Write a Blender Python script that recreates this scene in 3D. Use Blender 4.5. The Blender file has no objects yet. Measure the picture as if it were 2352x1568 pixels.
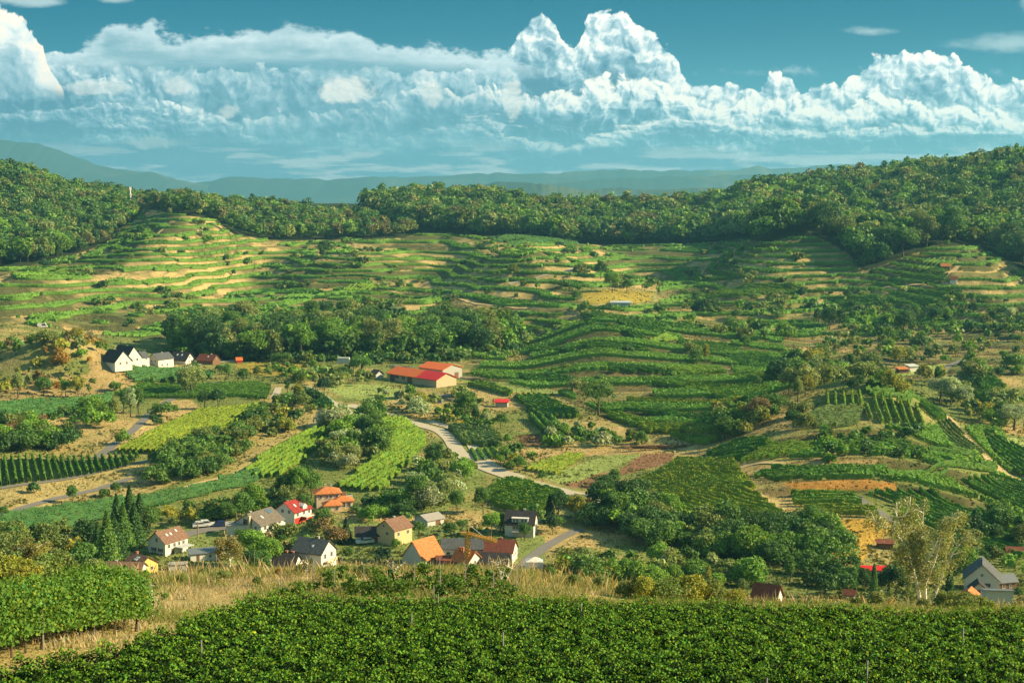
import bpy, math, random
import numpy as np
from mathutils import Vector, Matrix
from math import radians, sin, cos, tan, pi
scene = bpy.context.scene
COL = scene.collection
R = np.random.RandomState

# ------------------------------------------------------------------ camera
# reference frame of all measured picture points: 2352 x 1568
FW, FH, FOC = 2352.0, 1568.0, 3267.0
PITCH = math.atan((784 - 410) / FOC)
cam = bpy.data.cameras.new('camera'); cam_o = bpy.data.objects.new('camera', cam); COL.objects.link(cam_o)
cam.sensor_width = 36; cam.lens = 50.0; cam.clip_start = 0.5; cam.clip_end = 120000
cam_o.location = (0, 0, 0); cam_o.rotation_euler = (pi / 2 - PITCH, 0, 0)
scene.camera = cam_o

# ------------------------------------------------------------------ light and exposure
SUN_AZ, SUN_EL = radians(93), radians(29)
SUNV = Vector((cos(SUN_EL) * sin(SUN_AZ), cos(SUN_EL) * cos(SUN_AZ), sin(SUN_EL)))
sun = bpy.data.lights.new('sun', 'SUN'); sun_o = bpy.data.objects.new('sun', sun); COL.objects.link(sun_o)
sun.energy = 5.0; sun.angle = radians(0.53); sun.color = (1.0, 0.80, 0.47)
sun_o.rotation_euler = SUNV.to_track_quat('Z', 'Y').to_euler()
scene.view_settings.view_transform = 'Standard'; scene.view_settings.look = 'None'
scene.view_settings.exposure = 1.2; scene.view_settings.gamma = 1.0
scene.render.engine = 'CYCLES'
cy_ = scene.cycles
cy_.use_denoising = True
try: cy_.denoiser = 'OPENIMAGEDENOISE'
except Exception: pass
cy_.max_bounces = 6; cy_.diffuse_bounces = 3; cy_.glossy_bounces = 2; cy_.transmission_bounces = 3
cy_.volume_bounces = 0; cy_.transparent_max_bounces = 8; cy_.sample_clamp_indirect = 6
cy_.use_adaptive_sampling = True; cy_.adaptive_threshold = 0.02
cy_.caustics_reflective = False; cy_.caustics_refractive = False

# ------------------------------------------------------------------ node helper
class NT:
    def __init__(s, tree): s.t = tree
    def n(s, typ, _ins=None, **kw):
        nd = s.t.nodes.new(typ)
        for k, v in kw.items(): setattr(nd, k, v)
        for k, v in (_ins or {}).items():
            sock = nd.inputs[k]
            if isinstance(v, bpy.types.NodeSocket): s.t.links.new(v, sock)
            else: sock.default_value = v
        return nd
    def m(s, op, a, b=None, c=None, clamp=False):
        nd = s.t.nodes.new('ShaderNodeMath'); nd.operation = op; nd.use_clamp = clamp
        for i, v in enumerate((a, b, c)):
            if v is None: continue
            if isinstance(v, bpy.types.NodeSocket): s.t.links.new(v, nd.inputs[i])
            else: nd.inputs[i].default_value = v
        return nd.outputs[0]
    def ss(s, x, lo, hi):            # smoothstep
        nd = s.n('ShaderNodeMapRange', {0: x, 1: lo, 2: hi, 3: 0.0, 4: 1.0}, interpolation_type='SMOOTHSTEP', clamp=True)
        return nd.outputs[0]
    def lin(s, x, lo, hi, a=0.0, b=1.0):
        return s.n('ShaderNodeMapRange', {0: x, 1: lo, 2: hi, 3: a, 4: b}, clamp=True).outputs[0]
    def mix(s, f, a, b, blend='MIX'):
        nd = s.t.nodes.new('ShaderNodeMix'); nd.data_type = 'RGBA'; nd.blend_type = blend
        for i, v in ((0, f), (6, a), (7, b)):
            if isinstance(v, bpy.types.NodeSocket): s.t.links.new(v, nd.inputs[i])
            else: nd.inputs[i].default_value = (tuple(v) + (1,))[:4] if i else v
        return nd.outputs[2]
    def vec(s, x, y, z=0.0):
        return s.n('ShaderNodeCombineXYZ', {0: x, 1: y, 2: z}).outputs[0]
    def curve(s, x, pts, lo, hi):     # piecewise curve of x (pts in real units) through a Float Curve
        xs = [p[0] for p in pts]; x0, x1 = xs[0], xs[-1]
        fac = s.lin(x, x0, x1)
        nd = s.t.nodes.new('ShaderNodeFloatCurve'); cm = nd.mapping.curves[0]
        pp = [((p[0] - x0) / (x1 - x0), (p[1] - lo) / (hi - lo)) for p in pts]
        cm.points[0].location = pp[0]; cm.points[1].location = pp[-1]
        for p in pp[1:-1]: cm.points.new(*p)
        for p in cm.points: p.handle_type = 'AUTO_CLAMPED'
        nd.mapping.update()
        s.t.links.new(fac, nd.inputs['Value'])
        return s.lin(nd.outputs[0], 0, 1, lo, hi)
    def noise(s, v, scale, detail=4, rough=0.5, dims='2D', dist=0.0, w=None):
        return s.n('ShaderNodeTexNoise', {'Vector': v, 'Scale': scale, 'Detail': detail, 'Roughness': rough, 'Distortion': dist}, noise_dimensions=dims)
    def vadd(s, a, b):
        nd = s.t.nodes.new('ShaderNodeVectorMath'); nd.operation = 'ADD'
        for i, v in enumerate((a, b)):
            if isinstance(v, bpy.types.NodeSocket): s.t.links.new(v, nd.inputs[i])
            else: nd.inputs[i].default_value = v
        return nd.outputs[0]
    def vscale(s, a, f):
        nd = s.t.nodes.new('ShaderNodeVectorMath'); nd.operation = 'SCALE'
        s.t.links.new(a, nd.inputs[0])
        if isinstance(f, bpy.types.NodeSocket): s.t.links.new(f, nd.inputs[3])
        else: nd.inputs[3].default_value = f
        return nd.outputs[0]

# ------------------------------------------------------------------ sky with clouds (world, by direction)
world = bpy.data.worlds.new('World'); scene.world = world; world.use_nodes = True
def build_sky():
    T = NT(world.node_tree); T.t.nodes.clear()
    d = T.n('ShaderNodeTexCoord').outputs['Generated']
    sp = T.n('ShaderNodeSeparateXYZ', {0: d})
    yy = T.m('MAXIMUM', T.m('ABSOLUTE', sp.outputs[1]), 0.08)
    U = T.m('MULTIPLY', T.m('DIVIDE', sp.outputs[0], yy), 32.67)         # compass scale: 1 unit = 1.75 degrees
    V = T.m('MULTIPLY', T.m('DIVIDE', sp.outputs[2], yy), 32.67)         # height over the horizon
    P = T.vec(U, V)
    # clear sky, graded by height
    sky = T.n('ShaderNodeTexSky', sky_type='NISHITA', sun_disc=False, sun_elevation=SUN_EL, sun_rotation=SUN_AZ, altitude=300, air_density=1.0, dust_density=0.6, ozone_density=2.0)
    clear = T.mix(1.0, sky.outputs[0], (0.07, 0.40, 0.45), 'MULTIPLY')
    clear = T.mix(T.lin(V, 0.0, 4.2, 0.90, 0.62), clear, T.mix(T.ss(V, 0.0, 4.3), (1.2, 4.0, 5.1), (0.0, 1.25, 2.25)))
    def puff(vec, scale, det=3.0, rough=0.55):
        vo = T.n('ShaderNodeTexVoronoi', {'Vector': vec, 'Scale': scale, 'Detail': det, 'Roughness': rough, 'Lacunarity': 2.2, 'Smoothness': 0.6}, voronoi_dimensions='2D', feature='SMOOTH_F1', normalize=True)
        return T.m('SUBTRACT', 1.0, vo.outputs['Distance'])
    nz = T.noise(P, 1.3, 4, 0.55)
    warp = T.vscale(T.vadd(nz.outputs['Color'], (-0.5, -0.5, -0.5)), 0.55)
    PW = T.vadd(P, warp)
    big = T.noise(P, 0.35, 3, 0.5).outputs[0]; mid_ = T.noise(P, 1.3, 4, 0.55).outputs[0]
    wisp = T.noise(T.vadd(T.vec(T.m('MULTIPLY', U, 0.28), T.m('MULTIPLY', V, 1.6)), T.vscale(warp, 0.35)), 1.1, 5, 0.55).outputs[0]
    right = T.ss(U, -3.5, 2.5)
    state = {}
    def bank(c, o, off, sc, amp, hi, lo, thick, k_emb, alpha=1.0, edge=0.07, vs=1.0, fade=None, warm=(10.2, 9.7, 8.3)):
        Q = T.vadd(T.vec(T.m('ADD', T.m('MULTIPLY', sp_x(PW), 1.0), off), T.m('ADD', T.m('MULTIPLY', sp_y(PW), vs), off * 0.7)), (0, 0, 0))
        QL = T.vadd(Q, (0.13 / sc, 0.12 / sc, 0))
        h = puff(Q, sc, 3.6, 0.50); hl = puff(QL, sc, 3.6, 0.50)
        d = T.m('ADD', T.m('SUBTRACT', o, V), T.m('MULTIPLY', T.m('SUBTRACT', h, 0.62), amp))
        m = T.ss(d, 0.0, edge)
        em = T.m('MULTIPLY', T.m('MULTIPLY', T.m('SUBTRACT', h, hl), k_emb), T.lin(right, 0, 1, 0.65, 1.0))
        fall = T.ss(d, thick, 0.0)
        lit = T.m('ADD', T.m('ADD', T.m('MULTIPLY', fall, hi), em), T.m('MULTIPLY', T.m('SUBTRACT', mid_, 0.5), 0.55))
        lit = T.m('ADD', lit, lo, clamp=True)
        rp = T.n('ShaderNodeValToRGB', {0: lit}); cr = rp.color_ramp
        cr.elements[0].position = 0.0; cr.elements[0].color = (0.75, 2.1, 3.0, 1); cr.elements[1].position = 1.0; cr.elements[1].color = (*warm, 1)
        e = cr.elements.new(0.30); e.color = (1.7, 3.4, 4.2, 1); e = cr.elements.new(0.58); e.color = (4.0, 5.6, 6.1, 1); e = cr.elements.new(0.80); e.color = (8.0, 8.5, 8.0, 1)
        f = T.m('MULTIPLY', m, alpha)
        if fade is not None: f = T.m('MULTIPLY', f, fade)
        state['h'] = h; state['em'] = em
        return T.mix(f, c, rp.outputs[0])
    def sp_x(v): return T.n('ShaderNodeSeparateXYZ', {0: v}).outputs[0]
    def sp_y(v): return T.n('ShaderNodeSeparateXYZ', {0: v}).outputs[1]
    out = [(-14, 3.0), (-11.8, 3.2), (-11.2, 3.0), (-10.6, 2.7), (-10.0, 2.8), (-9, 2.5), (-8.2, 2.4), (-6, 2.4), (-3.5, 2.4), (-2, 2.4), (-0.6, 2.5), (0.0, 2.9), (0.3, 3.4), (0.75, 3.5), (1.05, 3.2), (1.3, 2.9), (1.6, 3.3), (1.95, 3.6), (2.5, 3.55), (3.1, 3.2), (3.7, 2.7), (3.95, 2.2), (4.4, 2.05), (5.0, 1.95), (5.5, 2.05), (6.0, 2.2), (6.6, 2.0), (7.2, 1.95), (7.7, 2.3), (8.3, 2.6), (9.2, 2.75), (9.9, 2.65), (10.4, 2.3), (11.2, 2.2), (12.0, 2.05), (14, 2.1)]
    o1 = T.curve(U, out, 0.0, 5.0)
    c = clear
    c = bank(c, o1, 3.1, 1.5, 1.05, T.lin(right, 0, 1, 0.40, 0.72), 0.06, 1.9, 3.2)
    o_b = T.m('ADD', T.curve(U, [(-14, 2.0), (-11, 2.3), (-9, 2.1), (-6.5, 1.6), (-4, 1.35), (-1.5, 1.9), (0.5, 1.9), (2.2, 2.05), (3.6, 1.9), (4.8, 1.75), (6.0, 1.75), (7.3, 1.5), (8.3, 1.9), (9.5, 1.7), (11, 1.6), (14, 1.6)], 0.0, 4.0), T.m('MULTIPLY', T.m('SUBTRACT', big, 0.5), 1.3))
    c = bank(c, o_b, 17.7, 2.1, 1.0, T.lin(right, 0, 1, 0.62, 1.1), -0.02, 1.0, 3.6, edge=0.10)
    o_c = T.m('ADD', T.curve(U, [(-14, 1.0), (-10, 1.5), (-7, 1.35), (-4.5, 0.8), (-2, 1.15), (1, 1.1), (3, 1.35), (6, 1.05), (9, 1.2), (14, 1.0)], 0.0, 4.0), T.m('MULTIPLY', T.m('SUBTRACT', wisp, 0.5), 1.6))
    c = bank(c, o_c, 31.3, 2.4, 0.55, T.lin(right, 0, 1, 0.62, 1.0), -0.06, 0.65, 3.4, 0.9, 0.16, 1.5)
    # cool darker belly in the middle left
    belly = T.m('MULTIPLY', T.m('MULTIPLY', T.ss(V, 2.35, 1.5), T.ss(V, 0.3, 0.8)), T.m('MULTIPLY', T.ss(U, -8.0, -4.6), T.ss(U, 1.8, -1.6)))
    c = T.mix(T.m('MULTIPLY', belly, 0.5), c, T.mix(T.ss(mid_, 0.35, 0.7), (0.8, 2.3, 3.2), (2.0, 3.9, 4.7)))
    # layered streaks toward the horizon
    wl = T.noise(T.vadd(T.vec(T.m('MULTIPLY', U, 0.35), T.m('MULTIPLY', V, 3.2)), T.vscale(warp, 0.4)), 1.0, 4, 0.6).outputs[0]
    base = T.mix(T.ss(wl, 0.47, 0.64), (1.2, 2.9, 3.8), (7.2, 7.4, 7.0))
    c = T.mix(T.m('MULTIPLY', T.ss(V, 1.05, 0.35), 0.6), c, base)
    h0, emb = state['h'], state['em']
    def blob(cu, cv, ru, rv, k=1.0, soft=0.35):
        du = T.m('DIVIDE', T.m('SUBTRACT', U, cu), ru); dv = T.m('DIVIDE', T.m('SUBTRACT', V, cv), rv)
        r = T.m('ADD', T.m('MULTIPLY', du, du), T.m('MULTIPLY', dv, dv))
        x = T.m('ADD', T.m('SUBTRACT', 1.0, r), T.m('ADD', T.m('MULTIPLY', T.m('SUBTRACT', h0, 0.65), 1.7), T.m('MULTIPLY', T.m('SUBTRACT', mid_, 0.5), 2.4)))
        return T.m('MULTIPLY', T.ss(x, 0.0, soft), k)
    cream = T.mix(T.m('ADD', T.m('MULTIPLY', emb, 0.8), 0.5, clamp=True), (5.4, 6.3, 6.2), (9.9, 9.2, 7.9))
    for b in [(-3.75, 2.0, .75, .33, .9, .9), (-1.8, 1.9, .3, .3, .6, .9), (0.05, 1.75, .25, .55, .7, .9), (-6.45, 1.5, .3, .18, .6, .8), (-7.6, 2.1, .3, .22, .6, .9), (-9.4, 2.05, 1.0, .18, .55, .9), (-8.2, 0.8, .7, .16, .35, .9)]:
        c = T.mix(blob(*b), c, cream)
    # ---- long smooth grey-white shelf from left to centre
    o2 = T.curve(U, [(-12.5, 0.9), (-11, 2.2), (-10.3, 2.9), (-9.4, 3.1), (-9.0, 3.55), (-8.5, 3.6), (-7.8, 3.35), (-7.2, 3.3), (-6.0, 3.35), (-5.0, 3.4), (-4.0, 3.35), (-3.0, 3.15), (-1.5, 2.95), (0.2, 2.7), (1.2, 2.5), (1.6, 2.4)], 0.0, 4.0)
    b2 = T.curve(U, [(-12.5, 3.0), (-10, 2.45), (-7, 2.35), (-3, 2.3), (0, 2.3), (1.6, 2.5)], 0.0, 4.0)
    nw = T.m('MULTIPLY', T.m('SUBTRACT', T.noise(T.vec(T.m('MULTIPLY', U, 0.75), T.m('MULTIPLY', V, 1.2)), 1.5, 6, 0.6).outputs[0], 0.5), 1.1)
    m2 = T.m('MULTIPLY', T.ss(T.m('ADD', T.m('SUBTRACT', o2, V), nw), 0.0, 0.22), T.ss(T.m('ADD', T.m('SUBTRACT', V, b2), T.m('MULTIPLY', nw, 0.6)), -0.2, 0.4))
    l2 = T.m('ADD', T.ss(T.m('ADD', T.m('SUBTRACT', o2, V), T.m('MULTIPLY', nw, 1.1)), 0.8, 0.0), T.m('MULTIPLY', T.m('SUBTRACT', wisp, 0.5), 2.4))
    c2 = T.mix(T.m('ADD', T.m('MULTIPLY', l2, 0.6), 0.12, clamp=True), (2.3, 4.1, 4.7), (7.6, 8.6, 8.6))
    c = T.mix(T.m('MULTIPLY', m2, 0.92), c, c2)
    # ---- warm lit cloud in the far left corner
    o3 = T.curve(U, [(-14, 1.3), (-11.76, 1.2), (-11.2, 1.0), (-10.8, 0.5), (-10.3, -0.5), (-9.8, -1.8), (-9.3, -3.0)], -3.0, 3.0)
    c = bank(c, T.m('ADD', o3, 2.65), 44.4, 1.5, 0.9, 0.6, 0.35, 2.0, 1.8, 1.0, 0.08, 1.0, T.ss(V, 1.7, 2.2), (11.0, 9.2, 7.3))
    # ---- small wisps high up
    nw2 = T.noise(T.vec(T.m('MULTIPLY', U, 0.5), T.m('MULTIPLY', V, 1.3)), 1.0, 6, 0.6).outputs[0]
    for (cu, cv, ru, rv, k) in [(8.15, 3.3, .75, .13, .8), (7.3, 4.15, .8, .12, .7), (11.2, 3.0, 1.6, .3, .6), (11.9, 3.9, .5, .45, .75), (-10.9, 3.95, .9, .16, .7), (-8.9, 4.0, .45, .12, .6), (-11.7, 4.25, .4, .25, .5)]:
        du = T.m('DIVIDE', T.m('SUBTRACT', U, cu), ru); dv = T.m('DIVIDE', T.m('SUBTRACT', V, cv), rv)
        r = T.m('SUBTRACT', 1.0, T.m('ADD', T.m('MULTIPLY', du, du), T.m('MULTIPLY', dv, dv)))
        c = T.mix(T.m('MULTIPLY', T.ss(T.m('ADD', r, T.m('MULTIPLY', T.m('SUBTRACT', nw2, 0.5), 3.0)), 0.0, 1.3), k), c, (5.6, 6.9, 6.9))
    # high overhead, beyond the picture: unseen brighter sky, added to lift the fill light
    c = T.mix(T.ss(V, 5.0, 10.0), c, (1.5, 2.8, 3.5))
    # below the horizon: soft ground-coloured light
    c = T.mix(T.ss(sp.outputs[2], -0.01, -0.06), c, (1.6, 2.6, 2.4))
    bg = T.n('ShaderNodeBackground', {0: c, 1: 0.058})
    out_ = T.n('ShaderNodeOutputWorld', {0: bg.outputs[0]})
build_sky()
world.cycles.sampling_method = 'MANUAL'; world.cycles.sample_map_resolution = 512
# ------------------------------------------------------------------ projection helpers
CP, SP = cos(PITCH), sin(PITCH)
def unproj(u, v, Y):
    b = (784 - np.asarray(v, float)) / FOC; a = (np.asarray(u, float) - 1176) / FOC
    w = CP + SP * b
    return a / w * Y, (-SP + b * CP) / w * Y
def proj(x, y, z):
    x = np.asarray(x, float); e = z / y
    b = np.tan(np.arctan(e) + PITCH); w = CP + SP * b
    return 1176 + FOC * (x / y) * w, 784 - FOC * b
def inpoly(px, py, poly):
    px = np.asarray(px, float); py = np.asarray(py, float); r = np.zeros(px.shape, bool); n = len(poly)
    for i in range(n):
        x0, y0 = poly[i]; x1, y1 = poly[(i + 1) % n]
        if y0 == y1: continue
        c = ((y0 > py) != (y1 > py)) & (px < (x1 - x0) * (py - y0) / (y1 - y0) + x0); r ^= c
    return r
def hash2(ix, iy, s):
    h = (ix.astype(np.int64) * 374761393 + iy.astype(np.int64) * 668265263 + s * 1274126177) & 0x7fffffff
    h = ((h ^ (h >> 13)) * 1274126177) & 0x7fffffff
    return ((h ^ (h >> 16)) & 0xffff) / 65535.0
def vnoise(x, y, s=0):
    x = np.asarray(x, float); y = np.asarray(y, float)
    ix = np.floor(x); iy = np.floor(y); fx = x - ix; fy = y - iy
    fx = fx * fx * (3 - 2 * fx); fy = fy * fy * (3 - 2 * fy)
    a = hash2(ix, iy, s); b = hash2(ix + 1, iy, s); c = hash2(ix, iy + 1, s); d = hash2(ix + 1, iy + 1, s)
    return a + (b - a) * fx + (c - a) * fy + (a - b - c + d) * fx * fy
def fbm(x, y, s=0, o=4):
    r = 0; k = 0.5; t = 0
    for i in range(o):
        r = r + k * vnoise(x, y, s + i * 7); t += k; x = x * 2.03 + 11.3; y = y * 2.03 + 4.7; k *= 0.5
    return r / t
def pchip(x, y, xq):
    # x (n,), y (n,m), xq (q,) -> (q,m)  monotone cubic
    h = np.diff(x)[:, None]; dl = np.diff(y, axis=0) / h
    d = np.zeros_like(y); d[0] = dl[0]; d[-1] = dl[-1]
    s = dl[:-1] * dl[1:] > 0
    w1 = 2 * h[1:] + h[:-1]; w2 = h[1:] + 2 * h[:-1]
    with np.errstate(divide='ignore', invalid='ignore'):
        hm = (w1 + w2) / (w1 / dl[:-1] + w2 / dl[1:])
    d[1:-1] = np.where(s, hm, 0)
    xq = np.clip(xq, x[0], x[-1]); i = np.clip(np.searchsorted(x, xq, side='right') - 1, 0, len(x) - 2)
    t = ((xq - x[i]) / h[i, 0])[:, None]; hh = h[i]
    return (y[i] * (1 + 2 * t) * (1 - t) ** 2 + hh * d[i] * t * (1 - t) ** 2 + y[i + 1] * t * t * (3 - 2 * t) + hh * d[i + 1] * t * t * (t - 1))

# ------------------------------------------------------------------ terrain: measured relief of the valley
UC = [0, 200, 400, 600, 800, 1000, 1176, 1400, 1600, 1800, 2000, 2200, 2352]
TB = {  # depth in metres : height on the picture of the ground in each column
 20:  [2370, 2370, 2370, 2370, 2370, 2370, 2370, 2370, 2370, 2370, 2370, 2370, 2370],
 42:  [1700, 1703, 1706, 1709, 1709, 1709, 1709, 1709, 1709, 1709, 1709, 1709, 1709],
 60:  [1466, 1484, 1506, 1524, 1526, 1526, 1526, 1526, 1526, 1526, 1526, 1526, 1526],
 75:  [1384, 1398, 1424, 1434, 1438, 1438, 1438, 1438, 1438, 1438, 1438, 1438, 1438],
 90:  [1350, 1360, 1370, 1375, 1378, 1378, 1380, 1390, 1398, 1402, 1405, 1408, 1410],
 108: [1335, 1330, 1322, 1312, 1310, 1306, 1312, 1345, 1385, 1395, 1400, 1405, 1408],
 130: [1400, 1395, 1380, 1370, 1370, 1370, 1385, 1410, 1440, 1450, 1450, 1450, 1450],
 180: [1400, 1430, 1460, 1460, 1460, 1460, 1470, 1480, 1490, 1490, 1490, 1490, 1490],
 250: [1300, 1370, 1400, 1400, 1400, 1400, 1403, 1405, 1410, 1412, 1415, 1420, 1425],
 290: [1258, 1320, 1338, 1335, 1332, 1332, 1335, 1345, 1352, 1355, 1360, 1368, 1372],
 320: [1235, 1268, 1285, 1288, 1285, 1283, 1286, 1292, 1298, 1285, 1300, 1315, 1320],
 345: [1205, 1218, 1222, 1224, 1222, 1220, 1224, 1228, 1230, 1215, 1232, 1248, 1255],
 375: [1140, 1152, 1158, 1162, 1156, 1156, 1159, 1160, 1140, 1130, 1152, 1172, 1178],
 415: [1062, 1078, 1072, 1085, 1084, 1086, 1087, 1088, 1072, 1050, 1062, 1088, 1092],
 460: [985, 1005, 1003, 1010, 1016, 1020, 1021, 1020, 1006, 985, 972, 1010, 1018],
 480: [960, 975, 980, 985, 990, 994, 996, 995, 980, 958, 932, 980, 990],
 510: [930, 940, 950, 950, 955, 959, 961, 954, 945, 915, 905, 952, 958],
 560: [895, 905, 905, 905, 908, 911, 912, 900, 888, 878, 888, 905, 908],
 620: [795, 806, 856, 860, 862, 863, 863, 825, 835, 843, 850, 852, 852],
 670: [772, 790, 824, 828, 828, 830, 831, 780, 795, 808, 815, 815, 815],
 700: [757, 788, 802, 808, 812, 814, 816, 752, 773, 788, 793, 794, 790],
 735: [741, 765, 776, 785, 795, 798, 796, 735, 757, 768, 765, 764, 760],
 780: [716, 740, 742, 745, 750, 752, 754, 717, 733, 740, 726, 724, 720],
 830: [692, 712, 714, 715, 717, 718, 712, 696, 710, 708, 694, 682, 680],
 920: [650, 664, 665, 667, 669, 670, 662, 664, 674, 640, 640, 612, 620],
 1010:[606, 614, 606, 620, 624, 622, 598, 640, 644, 576, 600, 562, 552],
 1060:[588, 600, 582, 598, 603, 600, 580, 612, 622, 556, 580, 530, 515],
 1100:[570, 585, 558, 577, 582, 582, 566, 588, 602, 560, 560, 500, 480],
 1250:[488, 520, 482, 520, 526, 532, 537, 556, 551, 500, 470, 430, 395],
 1350:[430, 480, 474, 498, 504, 508, 518, 530, 525, 462, 432, 402, 386],
 1450:[405, 456, 476, 485, 482, 470, 482, 496, 490, 446, 424, 405, 392],
 1600:[440, 465, 456, 466, 466, 462, 476, 482, 484, 470, 460, 450, 450],
 1750:[520, 500, 470, 475, 500, 520, 530, 540, 540, 540, 540, 540, 540],
 2400:[700, 700, 700, 700, 700, 700, 700, 700, 700, 700, 700, 700, 700]}
# detailed stepped profiles of the right mound and the middle terraces (column, depth: height)
FINE = {2000: {352: 1196, 372: 1133, 376: 1102, 392: 1079, 396: 1050, 412: 1014, 417: 986, 440: 948, 470: 906, 480: 903},
        1800: {352: 1202, 372: 1142, 376: 1113, 392: 1090, 396: 1064, 412: 1026, 417: 1002, 440: 970, 470: 925, 480: 920},
        2200: {352: 1222, 372: 1166, 376: 1134, 392: 1108, 396: 1080, 412: 1060, 417: 1044, 440: 1020, 470: 990, 480: 982}}
UCI = {c: i for i, c in enumerate(UC)}; _k0 = sorted(TB); _full = {c: {k: TB[k][UCI[c]] for k in _k0} for c in UC}
for c, dct in FINE.items():
    lo_, hi_ = min(dct), max(dct)
    for k in _k0:
        if lo_ < k < hi_: _full[c].pop(k)
    _full[c].update(dct)
_ks = sorted({k for c in UC for k in _full[c]})
TB = {k: [] for k in _ks}
for c in UC:
    kk_ = sorted(_full[c]); vv_ = np.array([[_full[c][k]] for k in kk_], float); zz_ = -(vv_ - 410) / FOC * np.array(kk_)[:, None]
    zq = pchip(np.array(kk_, float), zz_, np.array(_ks, float))[:, 0]
    for k, z_ in zip(_ks, zq): TB[k].append(410 - z_ * FOC / k)
KY = np.array(sorted(TB)); AXC = np.concatenate([[-3.0, -0.5], (np.array(UC) - 1176) / FOC, [0.5, 3.0]])
ys = [np.arange(3, 30, 1.5), np.arange(30, 120, 0.75), np.arange(120, 290, 2.0), np.arange(290, 720, 1.1), np.arange(720, 1180, 1.5), np.arange(1180, 1650, 4.0), np.geomspace(1650, 13600, 70)]
YA = np.concatenate(ys)
AA = np.concatenate([np.linspace(-3, -0.47, 22)[:-1], np.linspace(-0.47, -0.385, 24)[:-1], np.linspace(-0.385, 0.385, 620), np.linspace(0.385, 0.47, 24)[1:], np.linspace(0.47, 3, 22)[1:]])
rowsz = []
for Yk in KY:
    xk, zk = unproj(np.array(UC, float), np.array(TB[Yk], float), Yk)
    ak = xk / Yk
    ak = np.concatenate([[-3.2, ak[0] - 0.12], ak, [ak[-1] + 0.12, 3.2]]); zk = np.concatenate([[zk[0]] * 2, zk, [zk[-1]] * 2])
    rowsz.append(pchip(ak, zk[:, None], AA)[:, 0])
ZK = np.array(rowsz)
z0first = -9.0
ZK = np.vstack([np.full((1, len(AA)), z0first), ZK, np.full((1, len(AA)), -235.0), np.full((1, len(AA)), -235.0)])
KY2 = np.concatenate([[3.0], KY, [3200.0, 70000.0]])
Z0 = pchip(np.log(KY2), ZK, np.log(YA))           # rows: depth, cols: angle
XG = np.clip(YA[:, None] * AA[None, :], -13600, 13600); YG = np.repeat(YA[:, None], len(AA), 1)
far = np.clip((YG - 300) / 500, 0, 1) * np.clip((3000 - YG) / 1500, 0, 1)
Z0 = Z0 + (fbm(XG / 95, YG / 95, 3, 3) - 0.5) * 9.0 * far * np.clip((YG - 600) / 250, 0, 1) + (fbm(XG / 30, YG / 30, 9, 3) - 0.5) * (0.5 + 1.3 * far) * np.clip((YG - 85) / 60, 0, 1) * np.clip((3000 - YG) / 1500, 0, 1)
def bump(u, v, Y, sx, sy, h):
    global Z0
    x, z = unproj(u, v, Y); Z0 = Z0 + h * np.exp(-((XG - x) / sx) ** 2 - ((YG - Y) / sy) ** 2)
for b in [(400, 600, 1090, 55, 110, 15), (1240, 640, 960, 62, 75, 18), (1830, 620, 980, 66, 95, 20), (2150, 640, 930, 60, 80, 14), (760, 600, 1040, 60, 60, 9), (600, 620, 1000, 45, 110, -9), (1450, 610, 1060, 45, 110, -9), (980, 640, 960, 50, 80, -7),
          (150, 650, 900, 90, 60, 6), (1960, 690, 860, 40, 90, -7), (140, 850, 588, 27, 20, 13), (1900, 960, 475, 30, 22, 3), (2060, 950, 480, 26, 22, 3)]: bump(*b)
UG, VG = proj(XG, YG, Z0)

# shelves of the middle terraces: depth is compressed into benches and steep banks
SHP = 29.0
SH_PH = (YG + 0.22 * XG + 10 * (fbm(XG / 60, YG / 60, 88, 2) - .5)) / SHP
SHZ = inpoly(UG, VG, [(1040, 880), (1100, 790), (1180, 740), (1330, 690), (1600, 690), (2000, 700), (2352, 700), (2400, 860), (1850, 880), (1800, 960), (1700, 1010), (1480, 1004), (1390, 960), (1290, 915), (1170, 892)]) & (YG > 470) & (YG < 860)
_w = SHZ.astype(float)
for _ in range(5):
    _w[1:-1] = (_w[:-2] + _w[1:-1] * 2 + _w[2:]) / 4; _w[:, 1:-1] = (_w[:, :-2] + _w[:, 1:-1] * 2 + _w[:, 2:]) / 4
SHF = SH_PH - np.floor(SH_PH); SHB = 0.70
_dY = (np.where(SHF < SHB, SHF * 0.12, SHB * 0.12 + (SHF - SHB) / (1 - SHB) * (1 - SHB * 0.12)) - SHF) * SHP
_iy = np.interp(YG + _dY, YA, np.arange(len(YA))); _i0 = np.clip(_iy.astype(int), 0, len(YA) - 2); _f = _iy - _i0; _c = np.arange(Z0.shape[1])[None, :]
Z0 = Z0 * (1 - _w) + (Z0[_i0, _c] * (1 - _f) + Z0[_i0 + 1, _c] * _f) * _w
UG, VG = proj(XG, YG, Z0)

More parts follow.
